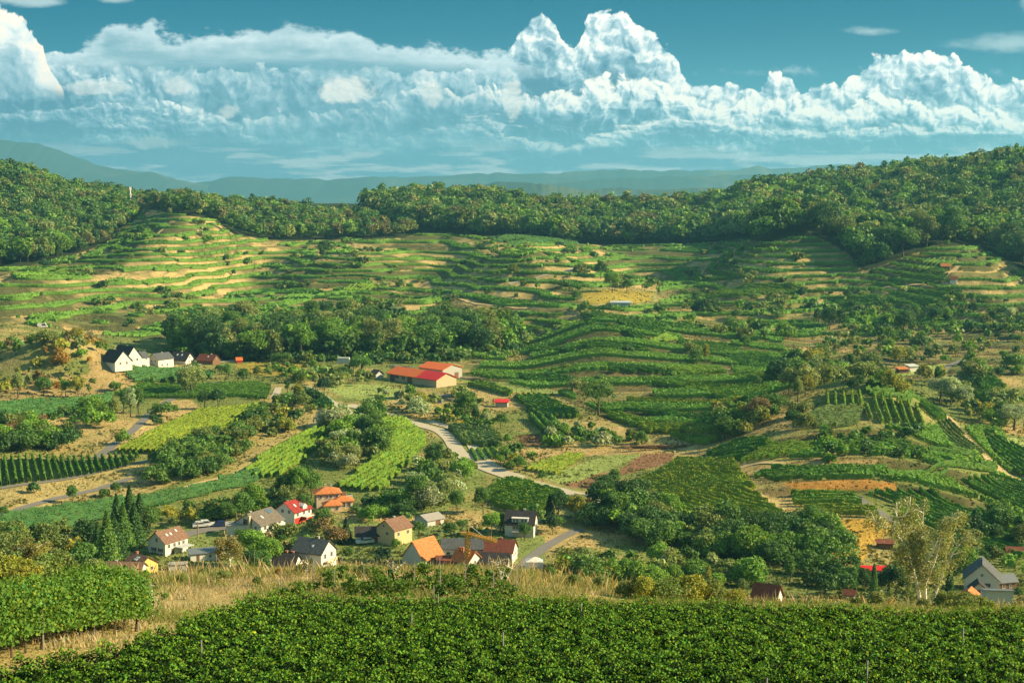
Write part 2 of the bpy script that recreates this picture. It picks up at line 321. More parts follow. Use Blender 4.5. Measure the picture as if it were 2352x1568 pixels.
# zones (picture polygons of the ground itself)
F_LEFT = [(-400, 625), (-400, 300), (130, 300), (250, 380), (300, 455), (300, 500), (240, 560), (150, 590), (60, 610)]
F_LRIDGE = [(300, 455), (420, 462), (520, 470), (700, 492), (860, 505), (1000, 520), (930, 545), (860, 548), (640, 552), (540, 540), (500, 505), (330, 478), (300, 510)]
F_CENTER = [(930, 440), (1400, 440), (1760, 440), (1760, 545), (1560, 560), (1380, 562), (1180, 548), (1000, 535), (860, 510), (840, 480)]
F_RIGHT = [(1700, 440), (1850, 380), (2080, 380), (2760, 300), (2760, 680), (2400, 650), (2330, 606), (2250, 566), (2150, 560), (2060, 596), (1985, 622), (1945, 578), (1860, 532), (1760, 556), (1690, 545)]
F_BANK = [(380, 806), (430, 780), (600, 768), (800, 762), (1000, 764), (1180, 776), (1205, 800), (1150, 812), (1000, 822), (880, 826), (700, 824), (560, 832), (430, 818)]
def zone(poly, ymin=0, ymax=1e9): return inpoly(UG, VG, poly) & (YG > ymin) & (YG < ymax)
forest = zone(F_LEFT, 900) | zone(F_LRIDGE, 900) | zone(F_CENTER, 1000) | zone(F_RIGHT, 850) | (YG > 1380)
T1 = (YG > 735) & (YG < 1330) & ~forest & ~zone([(1330, 660), (1510, 660), (1510, 700), (1330, 700)]) & ~zone(F_BANK)
T2 = (YG < 0)
T3 = (YG < 0) & zone([(1640, 1100), (1700, 1000), (1830, 925), (2110, 900), (2240, 1010), (2352, 1100), (2600, 1250), (2352, 1300), (2100, 1190), (1830, 1160), (1700, 1130)], 300, 540)
def blur(m, n=3):
    m = m.astype(float)
    for _ in range(n):
        m[1:-1] = (m[:-2] + m[1:-1] * 2 + m[2:]) / 4; m[:, 1:-1] = (m[:, :-2] + m[:, 1:-1] * 2 + m[:, 2:]) / 4
    return m
STEP = np.where(YG > 735, 3.8, 2.6)
wz = Z0 + (fbm(XG / 70, YG / 70, 21, 3) - 0.5) * 6.0 * (YG > 735) + (fbm(XG / 14, YG / 14, 33, 2) - 0.5) * 0.35
_q = vnoise(XG / 62 + 1.1 * vnoise(XG / 30, YG / 30, 6), YG / 95, 5) * 5; _f = _q - np.floor(_q)
wz = wz + STEP * 0.22 * (np.floor(_q) + np.clip((_f - 0.9) * 10, 0, 1)) * (YG > 735)
TT = wz / STEP; FR = TT - np.floor(TT)
BENCH = 0.66
stair = STEP * (np.floor(TT) + np.where(FR < BENCH, FR * 0.22, BENCH * 0.22 + (FR - BENCH) / (1 - BENCH) * (1 - BENCH * 0.22)))
TW = blur(T1 | T2 | T3, 4)
Z = Z0 + (stair - wz) * TW
bank = (FR > BENCH) & (TW > 0.5)
Z = Z + (vnoise(XG / 3.1, YG / 3.1, 8) - 0.5) * np.where(bank, 0.5, 0.12) * np.clip((YG - 100) / 60, 0, 1) * (YG < 1700)
UG, VG = proj(XG, YG, Z)

def hz(x, y):
    x = np.asarray(x, float); y = np.asarray(y, float)
    a = x / y
    ia = np.clip(np.interp(a, AA, np.arange(len(AA))), 0, len(AA) - 1.001); iy = np.clip(np.interp(y, YA, np.arange(len(YA))), 0, len(YA) - 1.001)
    i = ia.astype(int); j = iy.astype(int); fx = ia - i; fy = iy - j
    return (Z[j, i] * (1 - fx) + Z[j, i + 1] * fx) * (1 - fy) + (Z[j + 1, i] * (1 - fx) + Z[j + 1, i + 1] * fx) * fy
def pick(u, v, ymin=180.0, ymax=1700.0):
    """ground point seen at a picture point"""
    s = (YA > ymin) & (YA < ymax); Ys = YA[s]
    x, z = unproj(u, v, Ys); zt = hz(x, Ys)
    below = np.nonzero(z <= zt)[0]
    if len(below) == 0: k = len(Ys) - 1
    else: k = below[0]
    if k > 0:
        d0 = z[k - 1] - zt[k - 1]; d1 = z[k] - zt[k]; t = d0 / (d0 - d1) if d0 != d1 else 0; t = min(max(t, 0), 1)
        Y = Ys[k - 1] + (Ys[k] - Ys[k - 1]) * t
    else: Y = Ys[0]
    x, z = unproj(u, v, Y)
    return float(x), float(Y), float(hz(x, Y))

# ------------------------------------------------------------------ mesh helpers
def npmesh(name, V, F, mats=(), attrs=None, smooth=False, midx=None):
    """V (n,3); F: (m,k) int array or list of such arrays; attrs {name: (n,3|4) point colours}"""
    if not isinstance(F, (list, tuple)): F = [F]
    F = [np.asarray(f) for f in F if len(f)]
    me = bpy.data.meshes.new(name); V = np.asarray(V, np.float32)
    me.vertices.add(len(V)); me.vertices.foreach_set('co', V.ravel())
    nl = sum(f.size for f in F); npoly = sum(len(f) for f in F)
    me.loops.add(nl); me.polygons.add(npoly)
    me.loops.foreach_set('vertex_index', np.concatenate([f.ravel() for f in F]).astype(np.int32))
    tot = np.concatenate([np.full(len(f), f.shape[1]) for f in F]); st = np.concatenate([[0], np.cumsum(tot)[:-1]])
    me.polygons.foreach_set('loop_start', st.astype(np.int32)); me.polygons.foreach_set('loop_total', tot.astype(np.int32))
    if midx is not None: me.polygons.foreach_set('material_index', np.asarray(midx, np.int32))
    me.polygons.foreach_set('use_smooth', np.full(npoly, bool(smooth)))
    for k, c in (attrs or {}).items():
        c = np.asarray(c, np.float32)
        if c.shape[1] == 3: c = np.hstack([c, np.ones((len(c), 1), np.float32)])
        at = me.color_attributes.new(k, 'FLOAT_COLOR', 'POINT'); at.data.foreach_set('color', c.ravel())
    for m in mats: me.materials.append(m)
    me.update(calc_edges=True)
    return me
def link(name, me, parent=None, loc=(0, 0, 0), rz=0.0, sc=1.0, **props):
    o = bpy.data.objects.new(name, me); COL.objects.link(o); o.location = loc; o.rotation_euler = (0, 0, rz)
    o.scale = (sc,) * 3 if not hasattr(sc, '__len__') else sc
    if parent: o.parent = parent
    for k, v in props.items(): o[k] = v
    return o
def tube(pts, rad, sides=6):
    pts = [Vector(p) for p in pts]; V = []; F = []
    for i, p in enumerate(pts):
        d = (pts[min(i + 1, len(pts) - 1)] - pts[max(i - 1, 0)]).normalized()
        a = d.orthogonal().normalized(); b = d.cross(a)
        for k in range(sides):
            w = 2 * pi * k / sides; V.append(p + (a * cos(w) + b * sin(w)) * rad[i])
    for i in range(len(pts) - 1):
        for k in range(sides): F.append((i * sides + k, i * sides + (k + 1) % sides, (i + 1) * sides + (k + 1) % sides, (i + 1) * sides + k))
    return np.array([tuple(v) for v in V]), np.array(F)
def merge(parts):
    V = []; F = []; o = 0
    for v, f in parts: V.append(v); F.append(f + o); o += len(v)
    return np.vstack(V), np.vstack(F)
PENDING = []      # things whose label is completed at the end
# ------------------------------------------------------------------ materials
def material(name):
    m = bpy.data.materials.new(name); m.use_nodes = True; m.node_tree.nodes.clear(); return m, NT(m.node_tree)
def mat_plain(name, col, rough=0.8, var=0.12, scale=1.5, spec=0.3, bump=0.0, metal=0.0, var2=None):
    m, T = material(name)
    g = T.n('ShaderNodeTexCoord').outputs['Object']
    nz = T.noise(g, scale, 5, 0.6, '3D').outputs[0]
    nz2 = T.noise(g, scale * 9, 3, 0.6, '3D').outputs[0]
    f = T.m('ADD', T.m('MULTIPLY', T.m('SUBTRACT', nz, 0.5), 2 * var), T.m('MULTIPLY', T.m('SUBTRACT', nz2, 0.5), var))
    c = T.mix(1.0, col, T.n('ShaderNodeCombineColor', {0: T.m('ADD', f, 1.0), 1: T.m('ADD', f, 1.0), 2: T.m('ADD', f, 1.0)}).outputs[0], 'MULTIPLY')
    if var2: c = T.mix(T.ss(nz, 0.5, 0.72), c, var2)
    b = T.n('ShaderNodeBsdfPrincipled', {'Base Color': c, 'Roughness': rough, 'Specular IOR Level': spec, 'Metallic': metal})
    if bump:
        bp = T.n('ShaderNodeBump', {'Height': nz2, 'Strength': bump, 'Distance': 0.05}); T.t.links.new(bp.outputs[0], b.inputs['Normal'])
    T.n('ShaderNodeOutputMaterial', {0: b.outputs[0]})
    return m
def mat_foliage(name, transl=0.28, rough=0.55, spec=0.25):
    m, T = material(name)
    at = T.n('ShaderNodeAttribute', attribute_name='tint').outputs['Color']
    oc = T.n('ShaderNodeObjectInfo').outputs['Color']
    c = T.mix(1.0, at, oc, 'MULTIPLY')
    b = T.n('ShaderNodeBsdfPrincipled', {'Base Color': c, 'Roughness': rough, 'Specular IOR Level': spec})
    tr = T.n('ShaderNodeBsdfTranslucent', {0: T.mix(1.0, c, (1.5, 1.35, 0.55), 'MULTIPLY')})
    mx = T.n('ShaderNodeMixShader', {0: transl, 1: b.outputs[0], 2: tr.outputs[0]})
    T.n('ShaderNodeOutputMaterial', {0: mx.outputs[0]})
    return m
M_LEAF = mat_foliage('leaf'); M_VINE = mat_foliage('vine_leaf', 0.25, 0.65, 0.15)
M_BARK = mat_plain('bark', (0.10, 0.075, 0.05), 0.9, 0.3, 6.0)
M_BIRCH = mat_plain('birch_bark', (0.72, 0.70, 0.62), 0.7, 0.15, 5.0, var2=(0.25, 0.22, 0.18))
M_POST = mat_plain('post', (0.26, 0.25, 0.23), 0.5, 0.1, 3.0)

def mat_ground():
    m, T = material('ground')
    g = T.n('ShaderNodeNewGeometry').outputs['Position']
    at = T.n('ShaderNodeAttribute', attribute_name='cover').outputs['Color']
    n1 = T.noise(g, 0.35, 6, 0.65, '3D').outputs[0]; n2 = T.noise(g, 1.9, 4, 0.7, '3D').outputs[0]; n3 = T.noise(g, 0.045, 4, 0.6, '3D').outputs[0]
    f = T.m('ADD', T.m('ADD', T.m('MULTIPLY', T.m('SUBTRACT', n1, 0.5), 1.0), T.m('MULTIPLY', T.m('SUBTRACT', n2, 0.5), 0.9)), T.m('ADD', 1.0, T.m('MULTIPLY', T.m('SUBTRACT', n3, 0.5), 0.5)))
    c = T.mix(1.0, at, T.n('ShaderNodeCombineColor', {0: f, 1: f, 2: f}).outputs[0], 'MULTIPLY')
    b = T.n('ShaderNodeBsdfPrincipled', {'Base Color': c, 'Roughness': 0.95, 'Specular IOR Level': 0.1})
    bp = T.n('ShaderNodeBump', {'Height': T.m('ADD', n1, n2), 'Strength': 0.55, 'Distance': 0.6}); T.t.links.new(bp.outputs[0], b.inputs['Normal'])
    T.n('ShaderNodeOutputMaterial', {0: b.outputs[0]})
    return m
# ------------------------------------------------------------------ land cover (base colours; terrace banks carry some painted shade)
C_DRY = np.array((0.36, 0.275, 0.115)) * 1.08; C_GRASS = np.array((0.125, 0.15, 0.040)) * 1.25; C_LUSH = np.array((0.10, 0.165, 0.03)) * 1.2; C_WOOD = np.array((0.03, 0.045, 0.018)); C_SOIL = np.array((0.17, 0.095, 0.05))
C_VSOIL = np.array((0.075, 0.085, 0.025)) * 1.3; C_YEL = np.array((0.40, 0.32, 0.055)); C_MEADOW = np.array((0.17, 0.21, 0.06)) * 1.3; C_SCRUB = np.array((0.11, 0.115, 0.04)) * 1.2; C_PLAIN = np.array((0.10, 0.13, 0.06)); C_STRAW = np.array((0.46, 0.34, 0.14))
COVER = np.zeros(Z.shape + (3,))
nA = fbm(XG / 40, YG / 40, 41, 4); nB = fbm(XG / 9, YG / 9, 51, 3); nC = fbm(XG / 150, YG / 150, 61, 3)
w = np.clip((nA - 0.5) * 3.2 + (nB - 0.5) * 1.5 + 0.22, 0, 1)[..., None]
COVER[:] = C_DRY * w + C_GRASS * (1 - w)
tanz = blur(zone([(320, 470), (620, 500), (660, 640), (330, 650)]) | zone([(960, 570), (1370, 570), (1370, 690), (960, 690)]) | zone([(1600, 560), (1960, 560), (1960, 690), (1600, 690)]), 6)
wt = np.clip((nA - 0.5) * 4 + (nB - 0.5) * 2 + 0.10 + 0.40 * tanz, 0, 1)[..., None]
bc = C_DRY * 1.05 * wt + C_SCRUB * 0.7 * (1 - wt)  # dry grass and scrub, the scrub darkened to suggest bank shade
COVER = np.where(bank[..., None], bc, COVER)
bench = (TW > 0.5) & ~bank
COVER = np.where(bench[..., None], C_VSOIL * 1.3 * (1 - 0.35 * w) + C_DRY * 0.35 * w, COVER)
edge = (TW > 0.5) & (FR > BENCH * 0.82) & (FR < BENCH + 0.03)        # straw coloured line along each terrace edge
COVER = np.where(edge[..., None], C_STRAW * 0.95, COVER)
slope = np.abs(np.gradient(Z, axis=0) / np.gradient(YA)[:, None]); shbank = (_w > 0.5) & (SHF > SHB); COVER = np.where(((_w > 0.5) & ~shbank)[..., None], C_VSOIL * 1.3 * (1 - .4 * w) + C_DRY * .4 * w, COVER)
COVER = np.where(((_w > 0.5) & (SHF > SHB - .07) & (SHF < SHB + .04))[..., None], C_STRAW * .8, COVER); steep = ((slope > 0.30) | shbank) & (YG < 735) & (YG > 300) & (UG > 1080)
COVER = np.where(steep[..., None], (C_SCRUB * 0.62 * (1 - w) + C_DRY * 0.45 * w) * (0.7 + 0.6 * nB[..., None]), COVER)  # scrub on the steep banks, with their shade painted into the colour
darkbank = bank & (T2 | T3); COVER = np.where(darkbank[..., None], C_SCRUB * 0.75 + C_DRY * 0.25 * wt, COVER)
COVER = np.where((forest & (YG < 1700))[..., None], C_WOOD, COVER)
COVER = np.where(zone(F_BANK, 600, 900)[..., None], C_WOOD, COVER)
pw = np.clip((fbm(XG / 900, YG / 500, 71, 4) - 0.5) * 4 + 0.5, 0, 1)[..., None]
COVER = np.where((YG > 1800)[..., None], C_PLAIN * (1 - pw) + np.array((0.34, 0.31, 0.17)) * pw, COVER)
COVERS = [  # (polygon, colour, ymin, ymax)
 ([(745, 890), (780, 882), (880, 884), (950, 900), (905, 918), (860, 924), (790, 912)], C_MEADOW * 1.15, 400, 700),
 ([(1160, 878), (1250, 890), (1300, 905), (1180, 900), (1040, 872)], C_MEADOW, 400, 700),
 ([(1330, 668), (1420, 664), (1500, 672), (1495, 690), (1420, 702), (1345, 698)], C_YEL * 0.8, 700, 1100),
 ([(1185, 1000), (1240, 997), (1248, 1022), (1200, 1026)], C_SOIL, 380, 560),
 ([(1320, 1092), (1400, 1085), (1352, 1122), (1300, 1118)], C_SOIL * 1.3, 330, 480),
 ([(1480, 1040), (1552, 1036), (1540, 1062), (1440, 1088), (1400, 1096)], C_SOIL * 1.35, 330, 520),
 ([(1240, 1095), (1320, 1070), (1420, 1035), (1500, 1030), (1440, 1060), (1330, 1105), (1290, 1110)], C_MEADOW * 1.1, 330, 520),
 ([(1060, 1035), (1180, 1030), (1300, 1028), (1560, 1025), (1560, 1040), (1300, 1048), (1200, 1062), (1100, 1062)], C_STRAW * 0.8, 330, 520),
 ([(1000, 930), (1060, 935), (1070, 975), (1000, 955)], C_YEL * 0.9, 400, 600),
 ([(540, 838), (640, 828), (700, 838), (700, 862), (560, 862)], C_YEL * 0.75, 560, 760),
 ([(1900, 1195), (2040, 1190), (2060, 1210), (2010, 1245), (1980, 1290), (1915, 1290), (1900, 1240)], np.array((0.42, 0.27, 0.05)), 270, 400),
 ([(1985, 860), (2170, 835), (2180, 850), (2080, 862), (2020, 880)], C_MEADOW * 1.3, 480, 760),
 ([(2060, 762), (2200, 752), (2210, 762), (2110, 780)], C_STRAW * 0.7, 650, 900),
 ([(1790, 800), (1930, 790), (1960, 806), (1820, 822)], C_DRY, 600, 900),
 ([(2290, 1005), (2360, 1005), (2360, 1040), (2330, 1035)], C_MEADOW * 1.4, 380, 600),
 ([(0, 1125), (340, 1060), (480, 1040), (520, 1060), (300, 1150), (0, 1195)], C_DRY * 0.85 + C_GRASS * .2, 330, 480),
 ([(0, 870), (300, 855), (310, 885), (230, 905), (0, 925)], C_DRY * 0.8, 480, 640),
 ([(370, 920), (440, 918), (462, 938), (270, 1040), (230, 1040), (330, 960)], C_DRY * 1.05, 400, 560),
 ([(240, 800), (310, 860), (300, 885), (200, 890), (210, 800)], C_DRY * 0.75 + C_SOIL * 0.2, 540, 700),
 ([(600, 900), (740, 930), (720, 985), (640, 1040), (560, 1085), (540, 1060), (590, 980)], C_DRY * 0.7 + C_GRASS * .3, 380, 600),
 ([(430, 1225), (700, 1195), (1000, 1200), (1250, 1230), (1250, 1300), (800, 1290), (400, 1300)], C_MEADOW * 0.85, 250, 360),
 ([(930, 1085), (1130, 1040), (1110, 1110), (1000, 1190), (880, 1180)], C_MEADOW * 0.85, 350, 480),
 ([(1640, 1070), (1700, 1060), (1760, 1068), (1770, 1078), (1680, 1085), (1700, 1105), (1840, 1180), (1820, 1190), (1690, 1115)], C_DRY, 300, 450),
 ([(1690, 1078), (1800, 1064), (2000, 1056), (2030, 1064), (1800, 1080), (1730, 1092)], C_STRAW * 0.8, 300, 450),
 ([(1800, 1108), (2000, 1100), (2060, 1112), (2060, 1128), (1830, 1130)], np.array((0.38, 0.20, 0.05)), 300, 420)]
for poly, c, y0, y1 in COVERS:
    k = zone(poly, y0, y1); COVER = np.where(k[..., None], c * (0.85 + 0.3 * nB[..., None]), COVER)
fg = YG < 140
COVER = np.where(fg[..., None], C_DRY * (0.55 + 0.5 * w) + C_GRASS * (0.3 * (1 - w)), COVER)
def build_ground():
    ny, nx = Z.shape
    V = np.stack([XG, YG, Z], -1).reshape(-1, 3)
    idx = np.arange(ny * nx).reshape(ny, nx)
    F = np.stack([idx[:-1, :-1], idx[:-1, 1:], idx[1:, 1:], idx[1:, :-1]], -1).reshape(-1, 4)
    me = npmesh('ground', V, F, [mat_ground()], {'cover': COVER.reshape(-1, 3)}, smooth=True)
    link('ground', me, kind='structure')
HOLD = {}
# ------------------------------------------------------------------ buildings, roads, vehicles
def boxes(bl):
    """bl: list of (cx,cy,cz,sx,sy,sz[,rz]) -> V,F"""
    V = []; F = []; o = 0
    for b in bl:
        cx, cy, cz, sx, sy, sz = b[:6]; a = b[6] if len(b) > 6 else 0.0; c, s = cos(a), sin(a)
        for X, Y, Zc in ((-1, -1, -1), (1, -1, -1), (1, 1, -1), (-1, 1, -1), (-1, -1, 1), (1, -1, 1), (1, 1, 1), (-1, 1, 1)):
            x, y = X * sx / 2, Y * sy / 2; V.append((cx + x * c - y * s, cy + x * s + y * c, cz + Zc * sz / 2))
        F += [[o + i for i in f] for f in ((3, 2, 1, 0), (4, 5, 6, 7), (0, 1, 5, 4), (1, 2, 6, 5), (2, 3, 7, 6), (3, 0, 4, 7))]; o += 8
    return np.array(V, float), np.array(F)
def part(name, parent, VF, mat, smooth=False, **p):
    return link(name, npmesh(name, VF[0], VF[1], [mat], smooth=smooth), parent, **p)
def polymesh(name, parent, V, faces, mat, **p):
    me = bpy.data.meshes.new(name); me.from_pydata([tuple(v) for v in V], [], faces); me.materials.append(mat); me.update()
    return link(name, me, parent, **p)
def extrude_x(prof, x0, x1):
    n = len(prof); V = [(x0, y, z) for y, z in prof] + [(x1, y, z) for y, z in prof]
    F = [list(range(n))[::-1], [n + i for i in range(n)]] + [[i, (i + 1) % n, n + (i + 1) % n, n + i] for i in range(n)]
    return V, [f[::-1] for f in F]
def mat_roof(name, col, col2=None, var=0.35):
    m, T = material(name); g = T.n('ShaderNodeTexCoord').outputs['Object']
    br = T.n('ShaderNodeTexBrick', {'Vector': g, 'Color1': (*[c * 0.72 for c in col], 1), 'Color2': (*[min(c * 1.2, 1) for c in col], 1), 'Mortar': (*[c * 0.45 for c in col], 1), 'Scale': 1.0, 'Mortar Size': 0.03, 'Brick Width': 0.45, 'Row Height': 0.4})
    nz = T.noise(g, 0.8, 5, 0.65, '3D').outputs[0]; c = T.mix(T.m('MULTIPLY', T.ss(nz, 0.45, 0.7), var), br.outputs[0], col2 or tuple(x * 0.5 for x in col))
    b = T.n('ShaderNodeBsdfPrincipled', {'Base Color': c, 'Roughness': 0.8, 'Specular IOR Level': 0.25}); T.n('ShaderNodeOutputMaterial', {0: b.outputs[0]}); return m
M_WALL = mat_plain('white_plaster', (0.60, 0.585, 0.54), 0.9, 0.07, 0.8); M_BEIGE = mat_plain('beige_plaster', (0.54, 0.42, 0.22), 0.9, 0.07, 0.8)
M_CREAM = mat_plain('cream_plaster', (0.58, 0.46, 0.32), 0.9, 0.07, 0.8); M_REDW = mat_plain('red_wall', (0.48, 0.035, 0.02), 0.85, 0.1, 0.8)
M_GREYW = mat_plain('grey_boards', (0.36, 0.36, 0.33), 0.9, 0.22, 2.2, var2=(0.22, 0.2, 0.17)); M_TAN = mat_plain('tan_boards', (0.46, 0.37, 0.24), 0.9, 0.2, 1.6, var2=(0.36, 0.26, 0.14))
M_PALEW = mat_plain('weathered_white', (0.46, 0.48, 0.46), 0.9, 0.16, 1.3, var2=(0.40, 0.40, 0.38)); M_YELW = mat_plain('yellow_plaster', (0.66, 0.45, 0.14), 0.9, 0.08, 0.9); M_WOODB = mat_plain('brown_boards', (0.16, 0.09, 0.05), 0.9, 0.25, 2.0)
RB = mat_roof('brown_tiles', (0.22, 0.125, 0.085)); RG = mat_roof('grey_brown_tiles', (0.17, 0.145, 0.115)); RS = mat_roof('slate_tiles', (0.10, 0.108, 0.115)); RD = mat_roof('dark_tiles', (0.045, 0.042, 0.045)); RO = mat_roof('orange_tiles', (0.56, 0.19, 0.06), (0.36, 0.16, 0.08))
RR = mat_roof('crimson_tiles', (0.30, 0.035, 0.03)); RRB = mat_roof('red_brown_tiles', (0.20, 0.06, 0.035), (0.08, 0.03, 0.02)); RBO = mat_plain('orange_sheet', (0.60, 0.13, 0.025), 0.6, 0.06, 1.0); RBR = mat_plain('red_sheet', (0.55, 0.015, 0.012), 0.5, 0.05, 1.0)
RFL = mat_plain('grey_flat_roof', (0.30, 0.28, 0.25), 0.9, 0.15, 0.8); RCO = mat_plain('blue_grey_sheet', (0.14, 0.16, 0.17), 0.5, 0.12, 1.0)
M_GLASS = mat_plain('window_glass', (0.035, 0.045, 0.05), 0.12, 0.1, 2.0, spec=0.7); M_FRAME = mat_plain('window_frame', (0.60, 0.58, 0.54), 0.6, 0.05, 2.0); M_SHUT = mat_plain('dark_shutter', (0.03, 0.035, 0.03), 0.7, 0.1, 2.0); M_BRICK = mat_plain('chimney_brick', (0.34, 0.14, 0.08), 0.9, 0.15, 4.0); M_CHIM = mat_plain('chimney_render', (0.36, 0.34, 0.30), 0.9, 0.15, 4.0)
M_SKYL = mat_plain('skylight_glass', (0.55, 0.60, 0.60), 0.2, 0.05, 1.0, spec=0.8); M_SOLAR = mat_plain('solar_panel', (0.08, 0.13, 0.18), 0.2, 0.1, 1.0, spec=0.8)
SITES = []    # x, y, radius, u0, u1, v
def house(name, cat, label, u, v, rz, L, W, h, rise, wall, roof, win=(), chim=(), sky=(), doors=(), kind='gable', ov=0.5, ymin=180.0, dz=0.0, extra=None, split=None, group=None):
    x, y, z = pick(u, v, ymin); o = bpy.data.objects.new(name, None); COL.objects.link(o); o.location = (x, y, z + dz); o.rotation_euler = (0, 0, radians(rz)); o['label'] = label; o['category'] = cat
    if group: o['group'] = group
    HS = 0.69 if y < 400 else (0.74 if (y > 540 and u < 600) else 1.0); o.scale = (HS,) * 3; LW0 = (L, W)
    px = FOC / y; r = HS * math.hypot(L, W) / 2; SITES.append((x, y, r, u - r * px * 0.95, u + r * px * 0.95, v, HS * (h + rise) * px))
    e = 0.03; l, w = L / 2, W / 2
    if kind == 'gable': prof = [(-w, -2.0), (w, -2.0), (w, h - e), (0, h + rise - e), (-w, h - e)]
    elif kind == 'shed': prof = [(-w, -2.0), (w, -2.0), (w, h + rise - e), (-w, h - e)]
    else: prof = [(-w, -2.0), (w, -2.0), (w, h - e), (-w, h - e)]
    V, F = extrude_x(prof, -l, l); wo = polymesh('wall', o, V, F, wall)
    t = 0.2; s = rise / w if kind == 'gable' else 0
    def chev(x0, x1, m, **p):
        pr = [(-w - ov, h - ov * s), (0, h + rise), (w + ov, h - ov * s), (w + ov, h - ov * s + t), (0, h + rise + t), (-w - ov, h - ov * s + t)]
        V, F = extrude_x(pr, x0, x1); F[0] = None; F[1] = None; F = [f for f in F if f]
        for b, fl in ((0, 0), (6, 1)):
            for q in ([b, b + 1, b + 4, b + 5], [b + 1, b + 2, b + 3, b + 4]): F.append(q[::-1] if not fl else q)
        return polymesh('roof', o, V, F, m, **p)
    if kind == 'gable':
        if split: ro = chev(-l - ov, split[0], roof, label='orange part of the roof'); ro2 = chev(split[0] + .002, l + ov, split[1], label='bright red part of the roof')
        else: ro = chev(-l - ov, l + ov, roof)
    elif kind == 'hip':
        a, b = l + ov, w + ov; hr = max(a - b, 0.3)
        V = [(-a, -b, h), (a, -b, h), (a, b, h), (-a, b, h), (-a, -b, h + t), (a, -b, h + t), (a, b, h + t), (-a, b, h + t), (-hr, 0, h + rise + t), (hr, 0, h + rise + t)]
        ro = polymesh('roof', o, V, [[3, 2, 1, 0], [0, 1, 5, 4], [1, 2, 6, 5], [2, 3, 7, 6], [3, 0, 4, 7], [4, 5, 9, 8], [5, 6, 9], [6, 7, 8, 9], [7, 4, 8]], roof)
    elif kind == 'shed':
        sl = rise / W; pr = [(-w - ov, h - ov * sl), (w + ov, h + rise + ov * sl), (w + ov, h + rise + ov * sl + t), (-w - ov, h - ov * sl + t)]
        V, F = extrude_x(pr, -l - ov, l + ov); ro = polymesh('roof', o, V, F, roof)
    else: ro = part('roof', o, boxes([(0, 0, h + 0.1, L + 2 * ov, W + 2 * ov, 0.25)]), roof)
    for c in chim:
        cx, cy, ch = c[:3]; zt = h + rise * (1 - abs(cy) / w) if kind in ('gable', 'hip') else h; q = part('chimney', ro, boxes([(cx, cy, zt + ch / 2 - 0.3, 0.7, 0.7, ch + 0.6), (cx, cy, zt + ch + 0.08, 0.9, 0.9, 0.14)]), c[3] if len(c) > 3 else M_CHIM)
    for (face, p, zc, ww, hh, *sh) in win:
        window(o, face, p, zc, ww, hh, l, w, sh[0] if sh else None)
    for (face, p, ww, hh) in doors:
        c = {'F': (p, -w - .04, 0), 'B': (p, w + .04, 0), 'L': (-l - .04, p, 1), 'R': (l + .04, p, 1)}[face]
        part('door', o, boxes([(c[0], c[1], hh / 2, 0.08 if c[2] else ww, ww if c[2] else 0.08, hh)]), M_WOODB)
    for (side, xx, tt, ww, ll, m) in sky:      # on a slope
        sgn = -1 if side == 'F' else 1; yy = sgn * w * (1 - tt); ang = math.atan(s); zz = h + rise * tt + t
        V, F = boxes([(0, 0, 0.05, ww, ll, 0.12)]); ca, sa = cos(ang), sin(ang); P = V.copy(); P[:, 1] = V[:, 1] * ca - V[:, 2] * sa * (1 if sgn > 0 else -1) * -1; P[:, 2] = V[:, 1] * sa * (-sgn) + V[:, 2] * ca
        part('solar_panel' if m is M_SOLAR else 'skylight', ro, (P + np.array([xx, yy, zz]), F), m)
    if extra: extra(o, l, w, h, rise)
    return o
def window(o, face, p, zc, ww, hh, l, w, shutter=None):
    ax = face in 'LR'; sx = {'L': -l, 'R': l, 'F': -w, 'B': w}[face]; sg = -1 if face in 'LF' else 1
    def bx(a, z_, wa, ha, off, th): return ((sx + sg * off, a, z_, th, wa, ha) if ax else (a, sx + sg * off, z_, wa, th, ha))
    fr = [bx(p, zc + hh / 2 + .05, ww + .2, .1, .05, .12), bx(p, zc - hh / 2 - .05, ww + .3, .1, .07, .16), bx(p - ww / 2 - .05, zc, .1, hh, .05, .12), bx(p + ww / 2 + .05, zc, .1, hh, .05, .12), bx(p, zc, .06, hh, .05, .1)]
    f = part('window', o, boxes(fr), M_FRAME); part('pane', f, boxes([bx(p, zc, ww, hh, .02, .06)]), M_GLASS)
    if shutter:
        for q in (-1, 1): part('shutter', f, boxes([bx(p + q * (ww / 2 + .1 + ww * .25), zc, ww * .5, hh + .1, .05, .07)]), shutter)
def WN(face, ps, z, w=1.0, h=1.2, sh=None): return [(face, p, z, w, h) + ((sh,) if sh else ()) for p in ps]
# village in front
def ex_canopy(o, l, w, h, r): part('canopy', o, boxes([(1.6, -w - 2.2, 2.5, 5.5, 3.6, 0.12), (-0.9, -w - 3.8, 0.6, .12, .12, 3.8), (4.1, -w - 3.8, 0.6, .12, .12, 3.8)]), M_PALEW)
house('house', 'house', 'white gabled house with brown tiled roof, dark shutters and three skylights', 386, 1266, 58, 10.5, 8.2, 4.6, 3.1, M_WALL, RB, WN('L', (-1.9, 1.2), 1.9, 1.0, 1.1, M_SHUT) + WN('L', (-.2,), 5.2) + WN('F', (-3.5, -1, 1.2, 3.2), 3.2, 1.0, 1.2), [(-4.0, 1.0, 1.0, M_BRICK)], [('F', -2.2, .55, .7, 1.1, M_SKYL), ('F', -.4, .55, .7, 1.1, M_SKYL), ('F', 2.6, .7, .7, 1.1, M_SKYL)], [('F', -1.8, 1.4, 2.1)], extra=ex_canopy)
